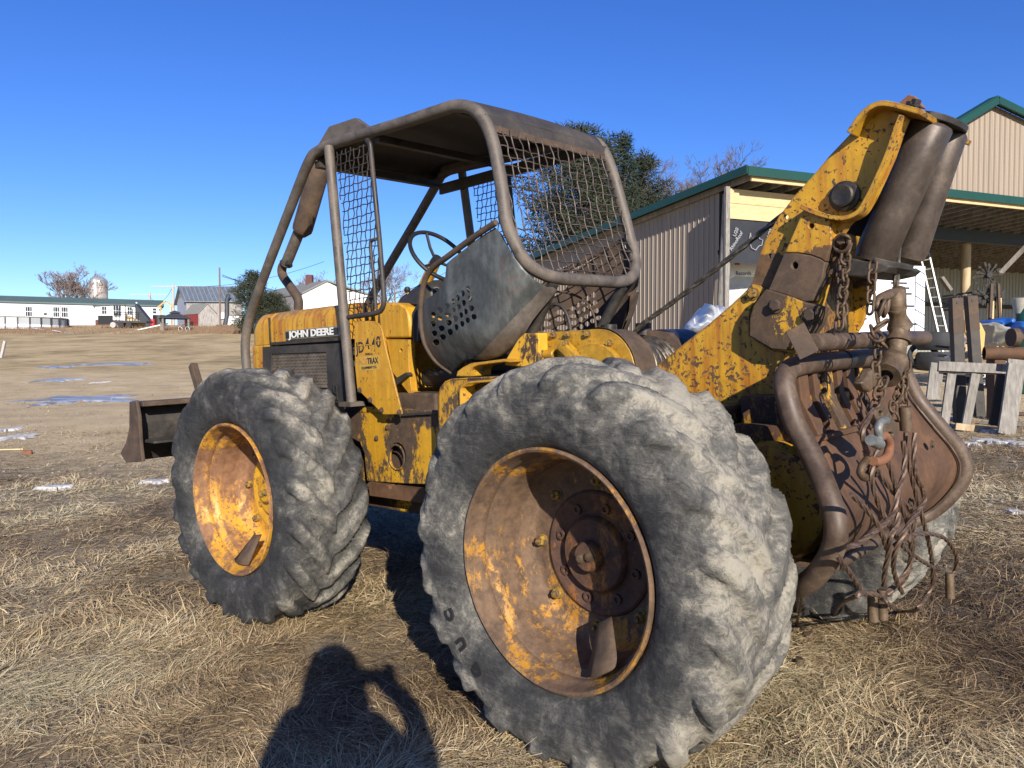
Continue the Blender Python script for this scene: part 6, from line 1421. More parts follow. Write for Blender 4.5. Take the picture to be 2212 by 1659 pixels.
# wire-rope chokers
def gpt(u, v, dz=.02): p = gp(u, v); return p + Vector((0, 0, dz))
def ck(c, a, b_):
    u, v = C(c, a, b_); y = v
    if v > 1318: return gpt(u, v, .02)
    if u < 1800:
        if v < 1270: return wl_(MX(u, v, -.885 + .285 * max(0, min(1, (v - 1150) / 120))))
        p = wl_(MX(u, v, -.60)); q = gpt(u, v, .03); return p.lerp(q, min(1, (v - 1270) / 110)) if v < 1380 else q
    return wl_(MX(u, v, -.885 + .095 * max(0, min(1, (v - 1150) / 150))))
CH = [
 ('k4', [(610, 210), (560, 300), (520, 400), (540, 520), (600, 640), (680, 770), (760, 880), (830, 960), (900, 1020), (945, 1120), (940, 1280), (925, 1420), (880, 1600), (830, 1700)], 'worn steel choker cable bowing left from the pear hook then down to the right', None),
 ('k4', [(590, 330), (620, 420), (600, 560), (560, 760), (600, 940), (650, 1060), (740, 1220), (840, 1360), (960, 1450), (1090, 1530)], 'choker cable crossing from behind the flattened link down to the lower right', None),
 ('k4', [(790, 470), (805, 600), (790, 760), (740, 920), (715, 1060), (640, 1150), (520, 1240), (400, 1320), (335, 1340)], 'choker cable sweeping from the pear hook down and back left to the side tube', None),
 ('k4', [(855, 400), (850, 600), (870, 760), (930, 890), (930, 980), (860, 1070), (770, 1220), (700, 1360), (680, 1500), (710, 1620), (760, 1720)], 'dark choker cable from the left side of the sleeve looping down left', None),
 ('k4', [(875, 400), (890, 560), (930, 780), (985, 1000), (1040, 1200), (1085, 1400), (1100, 1560), (1100, 1700)], 'long straight choker cable from the sleeve down to the right', None),
 ('k4', [(700, 640), (740, 780), (790, 960), (850, 1120), (885, 1280), (890, 1440), (850, 1560), (780, 1640), (700, 1750)], 'choker cable hanging from the orange ring curving left near the ground', None),
 ('k4', [(355, 910), (450, 1000), (560, 1130), (620, 1260), (660, 1370), (700, 1350), (780, 1290), (900, 1240), (1040, 1240), (1160, 1290), (1240, 1420), (1235, 1540), (1185, 1600)], 'choker cable arching over the right tyre with a ferrule at its right end', 'end'),
 ('k4', [(720, 1060), (700, 1160), (650, 1260), (635, 1400), (610, 1530), (600, 1659)], 'short choker cable strand going straight down in front of the right tyre', None),
 ('r4', [(630, 290), (700, 370), (780, 490), (850, 590), (930, 640)], 'choker cable slanting from the side tube to the ferrules on the grass', 'end'),
 ('r4', [(320, 560), (290, 640), (290, 800), (320, 920), (380, 1000)], 'choker cable beside the near tyre leading to the oval ferrule', 'oval'),
 ('r4', [(275, 570), (300, 700), (262, 900), (265, 1050), (300, 1230)], 'choker cable nearest the tyre ending in a long ferrule on the grass', 'long'),
 ('r4', [(490, 965), (540, 840), (590, 720), (680, 620), (790, 590), (900, 620), (1000, 700), (1110, 780)], 'choker cable arching over the grass from the oval ferrule', None),
 ('r4', [(450, 945), (600, 895), (800, 850), (1000, 815), (1180, 790), (1290, 745), (1390, 620), (1440, 480), (1420, 330)], 'choker cable lying along the grass then curling up at the right', None),
 ('r4', [(1230, 400), (1150, 470), (1080, 545), (980, 620)], 'short loose choker end with a blunt ferrule', 'end')]
for i, (c, pts, lab, end) in enumerate(CH):
    P = [ck(c, a, b_) + MR @ Vector((-.012 * (i % 4), 0, 0)) for a, b_ in pts]; P = smooth_path(P, 9); O_ = P[0].copy()
    e = empty('choker_cable', O_, lab, 'choker cable', 'wire-rope chokers hanging from the butt plate')
    mb = MB(); mb.tube([p - O_ for p in P], .0072, 12, lobes=6, pitch=.06, amp=.17); mb.build('rope', M['cable'], e, 60)
    q = P[-1] - O_
    if end == 'end': mb = MB(); mb.cyl(q + Vector((0, 0, .02)), q + Vector((.005, 0, -.085)), .016, 14, .018); mb.build('ferrule', M['cast'], e, 35, .003)
    if end == 'long': mb = MB(); mb.cyl(q + Vector((-.01, 0, .03)), q + Vector((.012, 0, -.10)), .018, 14, .020); mb.build('ferrule', M['cast'], e, 35, .003)
    if end == 'oval':
        mb = MB(); mb.torus(q + Vector((.03, 0, -.05)), (.55, -1, .1), .030, .017, 20, 10); mb.tube([q + Vector((.0, 0, .02)), q + Vector((.02, 0, -.03))], .022, 12); o = mb.build('ferrule', M['cast'], e, 60); 
for u, v, lab in ((1882, 1328, 'blunt rusty ferrule standing on the grass by the right tyre, left one'), (1905, 1318, 'blunt rusty ferrule on the grass by the right tyre, right one')):
    p = gpt(u, v, .0); e = empty('ferrule', p, lab, 'ferrule'); mb = MB(); mb.cyl((0, 0, 0), (-.02, .01, .10), .017, 14, .015); mb.build('body', M['cast'], e, 35, .003)
P = [XW('k4', 835, 160, -.84), XW('k4', 878, 385, -.84)]; e = empty('sleeve', P[0], 'pressed rusty sleeve joining two choker cables at the right of the tangle', 'sleeve'); mb = MB(); mb.tube([XW('k4', 870, 190, -.845) - P[0], XW('k4', 880, 385, -.845) - P[0]], .021, 14); mb.build('body', M['cast'], e, 40)

# ------------------------------------------------------------ open-fronted tan metal barn, right
bd_ = empty('pole_barn', (8, 24, gz(8, 24)), 'tan ribbed metal barn with green trim, open bays and a tall gable, right', 'barn')
BO = Vector((8, 24, gz(8, 24))); PB = lambda o: (setattr(o, 'matrix_parent_inverse', Matrix.Translation(BO).inverted()), o)[1]
azs = -25.0; Vb = Vector((math.sin(R(azs)), math.cos(R(azs)), 0)); azf = 68.0; Uf = Vector((math.sin(R(azf)), math.cos(R(azf)), 0))
Ec = Vector((6.25, 20.55, 0)); Cw = Ec + Vb * 1.45 - Uf * .0      # eave corner, wall corner
Cw = Vector((5.88, 22.0, 0)); zE = 6.37; dropz = .0625
Ws = Wall(Cw, azs)          # side wall plane; s grows going away
z_top = 6.25
# side wall: ribbed sheet cross-section swept vertically
def ribbed(mb, W_, s0, s1, z0f, z1f, pitch=.2286, rib=.020, side=1):
    s = s0; prof = []
    while s < s1:
        prof += [(s, 0), (s + pitch * .28, 0), (s + pitch * .34, rib * .35), (s + pitch * .40, 0), (s + pitch * .55, 0), (s + pitch * .61, rib * .35), (s + pitch * .67, 0), (s + pitch * .84, 0), (s + pitch * .88, rib), (s + pitch * .96, rib)]; s += pitch
    vs = []; 
    for a, o in prof: vs += [W_.p(a, z0f(a), o * side), W_.p(a, z1f(a), o * side)]
    mb.add(vs, [(2 * i, 2 * i + 2, 2 * i + 3, 2 * i + 1) for i in range(len(prof) - 1)])
sgn = 1 if Ws.N.dot(Vector((-1, -.3, 0))) > 0 else -1
# panels one by one along the side wall
s = 0.0; k = 0
while s < 27:
    mb = MB(); ribbed(mb, Ws, s, s + .90, lambda a: 0.2, lambda a: z_top - .02 - dropz * a, side=sgn); PB(mb.build('wall_panel', M['tan_metal'], bd_, 0)); s += .9144
# roof with green edge: front eave overhangs 1.4 m
def rpt(s_, t_, z): return Ec + Uf * s_ + Vb * t_ + Vector((0, 0, z))
mb = MB(); q = [rpt(-.03, -.02, zE), rpt(36, -.02, zE), rpt(36, 28, zE - dropz * 28), rpt(-.03, 28, zE - dropz * 28)]
mb.add(q + [p + Vector((0, 0, .10)) for p in q], [(0, 3, 2, 1), (4, 5, 6, 7), (0, 1, 5, 4), (1, 2, 6, 5), (2, 3, 7, 6), (3, 0, 4, 7)]); PB(mb.build('roof', M['green_metal'], bd_, 0))
mb = MB(); 
mb.beam(rpt(-.05, -.05, zE - .02), rpt(34, -.05, zE - .02), .05, .24); mb.beam(rpt(-.07, -.05, zE + .02), rpt(-.07, 28, zE + .02 - dropz * 28), .05, .22); PB(mb.build('green_fascia', M['green_metal'], bd_, 0))
mb = MB(); mb.beam(rpt(.15, .06, zE - .19), rpt(34, .06, zE - .19), .06, .12); PB(mb.build('fascia_board', M['wood_new'], bd_, 0))
rfl = []
for k in range(46):
    mb = MB(); s_ = .2 + k * .6; mb.beam(rpt(s_, .1, zE - .12), rpt(s_, 12, zE - .12 - dropz * 12), .05, .16); PB(mb.build('rafter', M['wood_old'], bd_, 0))
mb = MB(); mb.beam(rpt(.5, 3.0, zE - .55), rpt(34, 3.0, zE - .55), .15, .5); PB(mb.build('header_beam', M['steel_beam'], bd_, 0))
for k in range(9):
    mb = MB(); mb.beam(rpt(.2, 1.5 + k * 1.1, zE - .05 - dropz * (1.5 + k * 1.1)), rpt(34, 1.5 + k * 1.1, zE - .05 - dropz * (1.5 + k * 1.1)), .1, .05); PB(mb.build('purlin', M['dark_wood'], bd_, 0))
# upper gable
Wf = Wall(Ec, azf); sg2 = 1 if Wf.N.y < 0 else -1
ap = Wf.hit(2139, 220); l1 = Wf.hit(2066, 264); r1_ = Wf.hit(2212, 255); sl = (ap[1] - l1[1]) / (ap[0] - l1[0]); sr = (ap[1] - r1_[1]) / (r1_[0] - ap[0])
zt_f = lambda a: (ap[1] - (ap[0] - a) * sl if a < ap[0] else ap[1] - (a - ap[0]) * sr)
sL_ = Wf.hit(1972, 400)[0]; s = sL_
while s < ap[0] + 9:
    mb = MB(); ribbed(mb, Wf, s, s + .68, lambda a: zE + .10, lambda a: max(zt_f(a) - .05, zE + .12), side=sg2); PB(mb.build('gable_panel', M['tan_metal'], bd_, 0)); s += .6858
mb = MB(); n3 = Wf.N * sg2
for a0, a1 in ((sL_ - .1, ap[0]), (ap[0] + 9, ap[0])):
    A_ = Wf.p(a0, zt_f(a0) + .0) + n3 * .25; B_ = Wf.p(a1, zt_f(a1)) + n3 * .25
    C_ = A_ - n3 * .3; D_ = B_ - n3 * .3
    q = [A_, B_, D_, C_]; mb.add(q + [p + Vector((0, 0, .12)) for p in q], [(0, 1, 2, 3), (7, 6, 5, 4), (0, 4, 5, 1), (1, 5, 6, 2), (2, 6, 7, 3), (3, 7, 4, 0)])
PB(mb.build('gable_roof', M['green_metal'], bd_, 0))
mb = MB()
for a0, a1 in ((sL_ - .1, ap[0]), (ap[0] + 9, ap[0])): mb.beam(Wf.p(a0, zt_f(a0) - .03) + n3 * .27, Wf.p(a1, zt_f(a1) - .03) + n3 * .27, .06, .2)
PB(mb.build('gable_trim', M['green_metal'], bd_, 0))
# front bay: posts, new boards, black underlayment
def pd(c, a, b_, D): return WY(*C(c, a, b_), D)
g0 = .9
mb = MB(); a = pd('v1', 955, 290, 21.9); a2 = pd('v1', 955, 1400, 21.9); mb.beam((a.x + .1, 22.05, g0), (a.x + .1, 22.05, 6.1), .12, .2); PB(mb.build('post', M['dark_wood'], bd_, 0))
a = pd('v1', 968, 400, 21.3); 
mb = MB(); mb.tube([(5.77, 21.35, g0 - .3), (5.82, 21.32, 3), (5.88, 21.3, 4.4), (5.92, 21.3, 5.9)], [.17, .16, .15, .13], 10); PB(mb.build('pole_post', M['wood_grey'], bd_, 60))
mb = MB(); mb.beam((5.75, 21.6, 4.35), (6.6, 21.5, 4.45), .12, .12); PB(mb.build('girt', M['dark_wood'], bd_, 0))
Wp = Wall((6.45, 21.35, 0), azf)
sA, zA = Wp.hit(*C('v1', 1045, 285)); 
zs3 = [Wp.hit(*C('v1', 1045, y_))[1] for y_ in (283, 428, 582)]; s1_ = Wp.hit(*C('v1', 2600, 300))[0]
for k in range(2):
    mb = MB(); Wp.slab(mb, sA, s1_ - k * .1, zs3[k + 1] + .012, zs3[k], -.02, .02); PB(mb.build('board', M['wood_new'], bd_, 0))
mb = MB(); Wp.slab(mb, sA - .14, sA - .01, g0, zs3[0] + .05, -.06, .03); PB(mb.build('post', M['wood_grey'], bd_, 0))
zu = Wp.hit(*C('v1', 1040, 1010))[1]; mb = MB(); Wp.slab(mb, sA, s1_, zu, zs3[2] - .01, -.03, -.01); un = PB(mb.build('underlayment', M['underlay'], bd_, 0))
npl = Wp.N if Wp.N.y < 0 else -Wp.N
def wtext(W_, c, a, b_, t, size, mat, par, rot=0, off=.03, sx=1.0, bold=.002, npl_=None):
    P = onplane(*C(c, a, b_), W_.O + (npl_ or npl) * off, W_.N); n_ = npl_ or npl; ex = Vector((0, 0, 1)).cross(n_).normalized()
    Mx = Matrix((ex, Vector((0, 0, 1)), n_)).transposed().to_4x4(); Mx.translation = P
    o = text_obj(t, size, M[mat], None, Mx @ Matrix.Rotation(R(rot), 4, 'Z'), .001, 'lettering', bold, sx); o.parent = par
    return o
for k in range(5):
    dx = k * 335
    if k in (0, 1, 2):
        for t, a, b_, sz, rt in (('RhinoRoof', 1108, 800, .145, 54), ('U20', 1105, 712, .15, 66)):
            o = wtext(Wp, 'v1', a + dx, b_ + (12 * k), t, sz, 'print', un, rt, .04)
        # horned head outline, simple print
        P0_ = [(1015, 830), (1010, 760), (1030, 700), (1050, 760), (1070, 740), (1062, 790), (1040, 830), (1015, 830), (1000, 880), (1060, 870), (1080, 800)]
        if k: 
            pts = [onplane(*C('v1', a + dx - 85 + (k - 1) * 0, b_ + 20), Wp.O + npl * .035, Wp.N) for a, b_ in ((1000, 700), (985, 780), (1010, 850), (1050, 870), (1080, 830), (1110, 820), (1120, 770), (1090, 760), (1070, 700), (1060, 745), (1030, 720), (1010, 760), (1000, 700))]
            mb = MB(); mb.tube(pts, .014, 4); mb.build('printed_head', M['print'], un, 0)
# inner back wall, lit metal and posts
Wi = Wall(Ec + Vb * 9.5, azf); s = .6
while s < 31:
    mb = MB(); ribbed(mb, Wi, s, s + .90, lambda a: .6, lambda a: 6.02, side=sg2, rib=.02); PB(mb.build('inner_panel', M['inner_metal'], bd_, 0)); s += .9144
for z_ in (2.2, 3.9): mb = MB(); mb.beam(Wi.p(1, z_) + n3 * .12, Wi.p(30, z_) + n3 * .12, .08, .18); PB(mb.build('girt', M['dark_wood'], bd_, 0))
Wsi = Wall(Ec + Uf * .2, azs)
mb = MB(); a_ = rpt(.12, .4, 0); b_ = rpt(.12, 27, 0); q = [a_ + Vector((0, 0, .4)), b_ + Vector((0, 0, .4)), b_ + Vector((0, 0, 6.1)), a_ + Vector((0, 0, 6.1))]
p = pd('r5', 768, 280, 28.5); mb = MB(); mb.cyl((p.x, p.y, .8), (p.x, p.y, 5.6), .16, 12); PB(mb.build('post', M['wood_pole'], bd_, 35))
p0 = pd('r5', 1030, 250, 27.0); p1 = pd('r5', 1250, 20, 26.5); mb = MB(); mb.beam(p0, p1, .14, .14); PB(mb.build('brace', M['wood_old'], bd_, 0))
p0 = pd('r5', 580, 280, 27); p1 = pd('r5', 650, 380, 27); mb = MB(); mb.beam(p0, p1, .22, .1); PB(mb.build('brace', M['wood_old'], bd_, 0))

# ------------------------------------------------------------ white box trailer inside the bay
TD = 23.2; Wt = Wall((8.2, TD, 0), 80); tr0 = empty('box_trailer', (8.2, TD, gz(8, TD)), 'white box trailer with amber marker lights and dark lettering parked inside the barn', 'trailer')
TO = Vector((8.2, TD, gz(8, TD))); TP = lambda o: (setattr(o, 'matrix_parent_inverse', Matrix.Translation(TO).inverted()), o)[1]
sR_, zB = Wt.hit(*C('c5', 1735, 1535)); sL2 = Wt.hit(*C('v1', 1018, 1100))[0]; zT = Wt.hit(*C('v1', 1030, 985))[1]
mb = MB(); nt_ = 1 if Wt.N.y < 0 else -1; Wt.slab(mb, sL2, sR_, zB, zT - .05, 0, -2.0 * nt_); bx_ = TP(mb.build('body', M['trailer_white'], tr0, 0, .03))
mb = MB(); vs = []
cpts = [(1018, 1020), (1180, 990), (1380, 940), (1600, 900), (1600, 1130), (1400, 1115), (1300, 1115), (1200, 1125), (1100, 1150), (1025, 1180)]
def wsheet(W_, c, pts, off0, off1, nm, mat, par, wrap):
    def f2(p): return W_.hit(*C(c, *p), off0 * nt_)
    mb = MB(); mb.sheet([f2(p) for p in pts], [], lambda a, b_: W_.p(a, b_, off0 * nt_), lambda q: q - W_.N * nt_ * (off0 - off1)); o = mb.build(nm, M[mat], par, 0); return wrap(o) if wrap else o
wsheet(Wt, 'v1', cpts, .30, .02, 'nose_cowl', 'trailer_white', tr0, TP)
mb = MB(); Wt.slab(mb, sL2 + .05, sL2 + 1.25, zB - .0, Wt.hit(*C('v1', 1030, 1150))[1], .004 * nt_, .02 * nt_); TP(mb.build('door', M['trailer_shade'], tr0, 0))
for a, b_ in ((1118, 1030), (1280, 1006), (1340, 997)): P = onplane(*C('v1', a, b_), Wt.O + Wt.N * nt_ * .31, Wt.N); mb = MB(); mb.box(P, (.14, .04, .05)); TP(mb.build('marker_light', M['amber'], tr0, 0, .01))
tn = Wt.N * nt_
for t, c, a, b_, sz, mt, of in (('Records', 'v1', 1180, 1120, .17, 'sign_blue', .32), ('ho', 'r6', 1340, 1095, .30, 'sign_black', .03), ('er', 'r6', 1300, 1205, .30, 'sign_black', .03), ('866-', 'r6', 1300, 1310, .30, 'sign_black', .03)):
    o = wtext(Wt, c, a, b_, t, sz, mt, tr0, 0, of, .85, .001 if t == 'Records' else .004, tn); TP(o)
mb = MB()
for k, y_ in enumerate((1150, 1190, 1220, 1255, 1330, 1440)):
    P = onplane(*C('c5', 1570 + 6 * k, y_), Wt.O + tn * .006, Wt.N); mb.add([P + Wt.U * a + Vector((0, 0, z)) for a, z in ((-.25, -.03), (.25 + .05 * k, -.03), (.25 + .05 * k, .03), (-.25, .03))], [(0, 1, 2, 3)])
TP(mb.build('printed_lines', M['sign_black'], tr0, 0))
mb = MB(); a0_ = Wt.hit(*C('c5', 1680, 1200))[0]; zt5 = zT - .1
zz = [zB + .1 + k * .42 for k in range(6)]
for z in zz: P = Wt.p(a0_, z, .008 * nt_); Q = Wt.p(sR_ - .02, z - .18, .008 * nt_); mb.beam(P, Q, .012, .02)
mb.beam(Wt.p(a0_, zB, .008 * nt_), Wt.p(a0_, zT - .1, .008 * nt_), .012, .02); TP(mb.build('blue_stripe', M['sign_blue'], tr0, 0))
mb = MB()
for s_ in (.9, 2.0): P = Wt.p(sR_ - s_, zB - .35, -.1 * nt_); mb.cyl(P, P - tn * .25, .37, 18)
P = Wt.p((sL2 + sR_) / 2, zB - .15, -1.0 * nt_); mb.box(P, (5.2, 1.6, .14)); TP(mb.build('undercarriage', M['old_tyre'], tr0, 35))

# ------------------------------------------------------------ yard clutter, right
def gpos(c, a, b_): return gp(*C(c, a, b_))
def at_ground(name, c, a, b_, label, cat, grp=None):
    p = gpos(c, a, b_); return empty(name, p, label, cat, grp), p
# ladder
LB = gpos('r5', 640, 915); D_ = LB.y
l0 = WY(*C('r5', 605, 905), D_); l1 = WY(*C('r5', 420, 110), D_ + 1.0); r0_ = WY(*C('r5', 672, 915), D_ - .1); r1_ = WY(*C('r5', 485, 95), D_ + .9)
l0.z = gz(l0.x, l0.y) if abs(l0.z - gz(l0.x, l0.y)) > .3 else l0.z
ld = empty('ladder', l0, 'aluminium extension ladder leaning in front of the barn opening', 'ladder')
for a, b_ in ((l0, l1), (r0_, r1_)): mb = MB(); mb.beam(a - l0, b_ - l0, .05, .09, (0, 1, 0)); mb.build('rail', M['alu'], ld, 0)
for k in range(11): t = (k + .6) / 11.3; a = l0.lerp(l1, t) - l0; b_ = r0_.lerp(r1_, t) - l0; mb = MB(); mb.tube([a, b_], .022, 8); mb.build('rung', M['alu'], ld)
# tyres
def tyre_obj(c, a, b_, Ro, Ri, w_, rot, label, lay=False, dz=0):
    p = gpos(c, a, b_); e = empty('tyre', p + Vector((0, 0, dz)), label, 'tyre', None)
    mb = MB(); mb.lathe([(Ri, -w_ * .32), (Ri + .02, -w_ / 2), (Ro * .9, -w_ / 2), (Ro * .985, -w_ * .4), (Ro, -w_ * .2), (Ro, w_ * .2), (Ro * .985, w_ * .4), (Ro * .9, w_ / 2), (Ri + .02, w_ / 2), (Ri, w_ * .32), (Ri + .05, w_ * .25), (Ro * .93, 0.0), (Ri + .05, -w_ * .25), (Ri, -w_ * .32)], (0, 0, Ro if not lay else w_ / 2), rot, 40); o = mb.build('casing', M['old_tyre'], e, 40); return e, p
tyre_obj('r5', 440, 975, .39, .26, .30, (-.45, -1, .28), 'loose tyre standing at the foot of the ladder')
e, p = tyre_obj('r5', 345, 960, .33, .2, .25, (0, 0, 1), 'loose tyre lying flat behind the standing one', True)
for i, (a, b_, lab) in enumerate(((560, 800, 'big dark tyre stacked at the bottom behind the ladder'), (560, 720, 'big dark tyre stacked on top behind the ladder'))):
    pz_ = WY(*C('r5', a, b_), 21.5); pz_.z = gz(pz_.x, 21.5) + i * .55; e = empty('tractor_tyre', pz_, lab, 'tyre'); mb = MB(); mb.lathe([(.25, 0), (.5, 0), (.56, .08), (.58, .25), (.56, .42), (.5, .5), (.25, .5), (.25, 0)], (0, 0, 0), (0, 0, 1), 36); mb.build('casing', M['old_tyre'], e, 40)
# steel uprights
def upright(c, xt, yt, xb, yb, w_, lab, D):
    a = WY(*C(c, xb, yb), D); t = WY(*C(c, xt, yt), D); e = empty('steel_upright', a, lab, 'steel upright', 'pair of steel uprights behind the pallet frames'); t = t - a
    mb = MB(); mb.beam((0, 0, 0), t, w_, .12, (0, 1, 0)); mb.build('channel', M['dark_steel'], e, 0, .006)
    mb = MB(); mb.beam(t * .72, t * 1.001, w_ * 1.03, .124, (0, 1, 0)); mb.build('rusty_head', M['rust'], e, 0); mb = MB(); mb.cyl(t * .965 + Vector((-.01, -.07, 0)), t * .965 + Vector((-.01, -.05, 0)), .02, 10); mb.build('hole', M['black'], e)
upright('r5', 690, 440, 725, 1378, .16, 'left steel upright with rusty top behind the pallet', 11.9); upright('r5', 803, 425, 868, 1330, .15, 'right steel upright with rusty top behind the pallet', 12.1)
# pipe on stand
a = WY(*C('r5', 905, 855), 12.6); b_ = WY(*C('r5', 1500, 860), 12.3); e = empty('steel_pipe', a, 'thick rusty pipe lying on stands behind the pallets at the right edge', 'pipe')
r_ = 50 / 3.0175 / 1.157 / 1662 * 12.5 * 1.0; mb = MB(); mb.lathe([(r_ * .85, .02), (r_ * .85, 0), (r_, 0), (r_, (b_ - a).length)], (0, 0, 0), b_ - a, 28); mb.build('shell', M['rust_red'], e, 35)
st1 = WY(*C('r5', 1010, 1200), 12.5); mb = MB(); z1_ = a.z - r_; x_ = WY(*C('r5', 1030, 900), 12.5).x - a.x
mb.box((x_, 0, (gz(a.x, 12.5) - a.z - r_) / 2), (.18, .2, (a.z - r_ - gz(a.x, 12.5)) * 1.0)); mb.build('stand', M['rust_red'], e, 0)
mb = MB(); f0 = WY(*C('r5', 1130, 735), 12.45) - a; mb.cyl(f0 + Vector((-.05, 0, 0)), f0 + Vector((.05, 0, 0)), .15, 20); mb.tube([f0 + Vector((0, 0, .0)), f0 + Vector((1.0, 0, 0))], .06, 10); mb.build('flange', M['rust'], e, 35)
# pallets stood on edge
def slat(e, O_, c, x0, y0, x1, y1, w_, D0, D1, mat='wood_grey', nm='slat', th=.04):
    a = WY(*C(c, x0, y0), D0) - O_; b_ = WY(*C(c, x1, y1), D1) - O_; mb = MB(); mb.beam(a, b_, w_, th, (0, 1, 0)) if False else mb.beam(a, b_, w_, th, (0, -1, 0)); return mb.build(nm, M[mat], e, 0, .003)
Dp = 11.4; O_ = WY(*C('r5', 860, 1440), Dp); O_.z = gz(O_.x, Dp); e = empty('pallet', O_, 'weathered grey wooden pallet frame standing on edge before the steel uprights', 'pallet')
slat(e, O_, 'r5', 560, 950, 1120, 975, .14, Dp, Dp, nm='rail'); slat(e, O_, 'r5', 690, 1405, 1060, 1445, .10, Dp, Dp - .1, 'wood_pole', 'rail')
slat(e, O_, 'r5', 555, 985, 1110, 1005, .06, Dp + .04, Dp + .04, 'dark_wood', 'rail')
for x0, x1, w_ in ((535, 500, .13), (565, 540, .11), (660, 605, .13), (842, 770, .13)):
    y0_ = 925 if x0 == 535 else 1008; slat(e, O_, 'r5', x0, y0_, x1, 1390 if x0 > 600 else 1200, w_, Dp + .03, Dp + .05)
O2 = WY(*C('r5', 1090, 1470), 11.0); O2.z = gz(O2.x, 11); e = empty('pallet', O2, 'second weathered pallet leaning at the right edge, its boards side by side', 'pallet')
slat(e, O2, 'r5', 1145, 935, 1065, 1465, .22, 11.0, 10.9); slat(e, O2, 'r5', 1195, 960, 1118, 1475, .07, 11.1, 11.0); slat(e, O2, 'r5', 1055, 1020, 992, 1400, .20, 11.3, 11.2, 'dark_wood'); slat(e, O2, 'r5', 1080, 920, 1330, 945, .10, 11.2, 11.2)
# boards on ground
for i, (a, b_, c2_, d2, w_, mt, lab) in enumerate(((880, 1395, 1230, 1415, .12, 'wood_grey', 'pale plank lying on the ground behind the pallets'), (1130, 1325, 1330, 1330, .2, 'rust', 'rusty plank lying by the right edge'), (640, 1362, 700, 1372, .1, 'tarp_blue', 'scrap of blue plastic on the ground by the pallet'))):
    p = gpos('r5', a, b_); q = gpos('r5', c2_, d2); e = empty('plank', p, lab, 'plank'); mb = MB(); mb.beam((0, 0, .04), q - p + Vector((0, 0, .04)), w_, .04); mb.build('board', M[mt], e, 0)
# plywood, canvas, tarps, boards, rotor
def lump(name, c, pts, D, depth, mat, label, cat, seed=0, rough=.2):
    """crumpled soft pile: closed outline in the picture given real depth"""
    O_ = WY(*C(c, *pts[0]), D); e = empty(name, O_, label, cat); P = [WY(*C(c, *p), D) - O_ for p in pts]; cen = sum(P, Vector()) / len(P)
    mb = MB(); n = 40; ring = smooth_path(P, max(1, n // len(P)), closed=True); n = len(ring); vs = []
    L_ = 7
    for j in range(L_ + 1):
        t = j / L_; s_ = math.cos(t * math.pi / 2) ** .7; 
        for p in ring:
            q = cen + (p - cen) * s_; nz = noise.noise(q * 5 + Vector((seed, 0, 0))) + .8 * noise.noise(q * 13 + Vector((0, seed, 0))); q = q + Vector((0, -depth * math.sin(t * math.pi / 2) * (1 + .5 * nz), 0)) + Vector((0, 0, rough * nz * .5)) * (1 if j else 0); vs.append(q)
    fs = [(j * n + k, j * n + (k + 1) % n, (j + 1) * n + (k + 1) % n, (j + 1) * n + k) for j in range(L_) for k in range(n)]
    m_ = len(vs); vs += [p + Vector((0, .3, 0)) for p in ring]; fs += [(k, m_ + k, m_ + (k + 1) % n, (k + 1) % n) for k in range(n)]
    mb.add(vs, fs); mb.build('cloth', M[mat], e, 60); return e
lump('canvas', 'r5', [(885, 650), (930, 630), (990, 660), (1040, 690), (1080, 740), (1085, 790), (1000, 800), (920, 800), (915, 740)], 16, .5, 'canvas', 'heap of folded beige canvas in front of the barn', 'canvas', 1)
lump('tarp', 'r5', [(915, 630), (950, 605), (1020, 600), (1075, 640), (1080, 690), (1040, 680), (980, 650)], 16.6, .4, 'tarp_blue', 'crumpled blue tarp above the beige canvas', 'tarp', 2)
lump('tarp', 'r5', [(1085, 660), (1120, 640), (1180, 650), (1215, 690), (1180, 725), (1110, 715), (1080, 690)], 16.2, .4, 'tarp_blue', 'crumpled blue tarp at the right edge of the picture', 'tarp', 3)
0 and lump('tarp', 'r5', [(455, 500), (500, 490), (530, 520), (520, 550), (460, 545)], 20, .07, 'tarp_blue', 'piece of blue tarp behind the left rail of the ladder', 'tarp', 4)
0 and lump('tarp', 'r5', [(580, 485), (620, 480), (638, 500), (630, 520), (590, 515)], 20, .3, 'tarp_blue', 'piece of blue tarp behind the right rail of the ladder', 'tarp', 5)
lump('wrapped_bale', 'v1', [(640, 1640), (700, 1560), (770, 1470), (820, 1455), (960, 1500), (1100, 1560), (1150, 1700), (640, 1750)], 13, .5, 'plastic_sheet', 'something wrapped in pale plastic behind the winch', 'wrapped bale', 6)
p = WY(*C('r5', 840, 740), 15.5); e = empty('plywood_sheet', p, 'yellow plywood sheet leaning among the junk by the uprights', 'plywood')
mb = MB(); cs = [WY(*C('r5', a, b_), 15.5) - p for a, b_ in ((760, 600), (880, 625), (915, 700), (905, 810), (885, 870), (820, 810), (765, 690))]; mb.add(cs + [c_ + Vector((0, .05, 0)) for c_ in cs], [tuple(range(7)), tuple(reversed(range(7, 14)))] + [(i, 7 + i, 7 + (i + 1) % 7, (i + 1) % 7) for i in range(7)]); mb.build('sheet', M['ply'], e, 0)
p = WY(*C('r5', 720, 440), 19); e = empty('board_stack', p, 'stack of black boards inside the barn behind the uprights', 'boards')
for k in range(6): mb = MB(); mb.box((random.uniform(-.03, .03), 0, .10 - k * .07), (.58, .5, .05), Matrix.Rotation(R(-6 + random.uniform(-2, 2)), 3, 'Y')); mb.build('board', M['scrap'], e, 0)
p = WY(*C('r5', 700, 560), 18.3); e = empty('scrap_pile', (p.x, 18.3, gz(p.x, 18.3)), 'low pile of mixed scrap and boards between the ladder and the uprights', 'scrap')
rnd = random.Random(8)
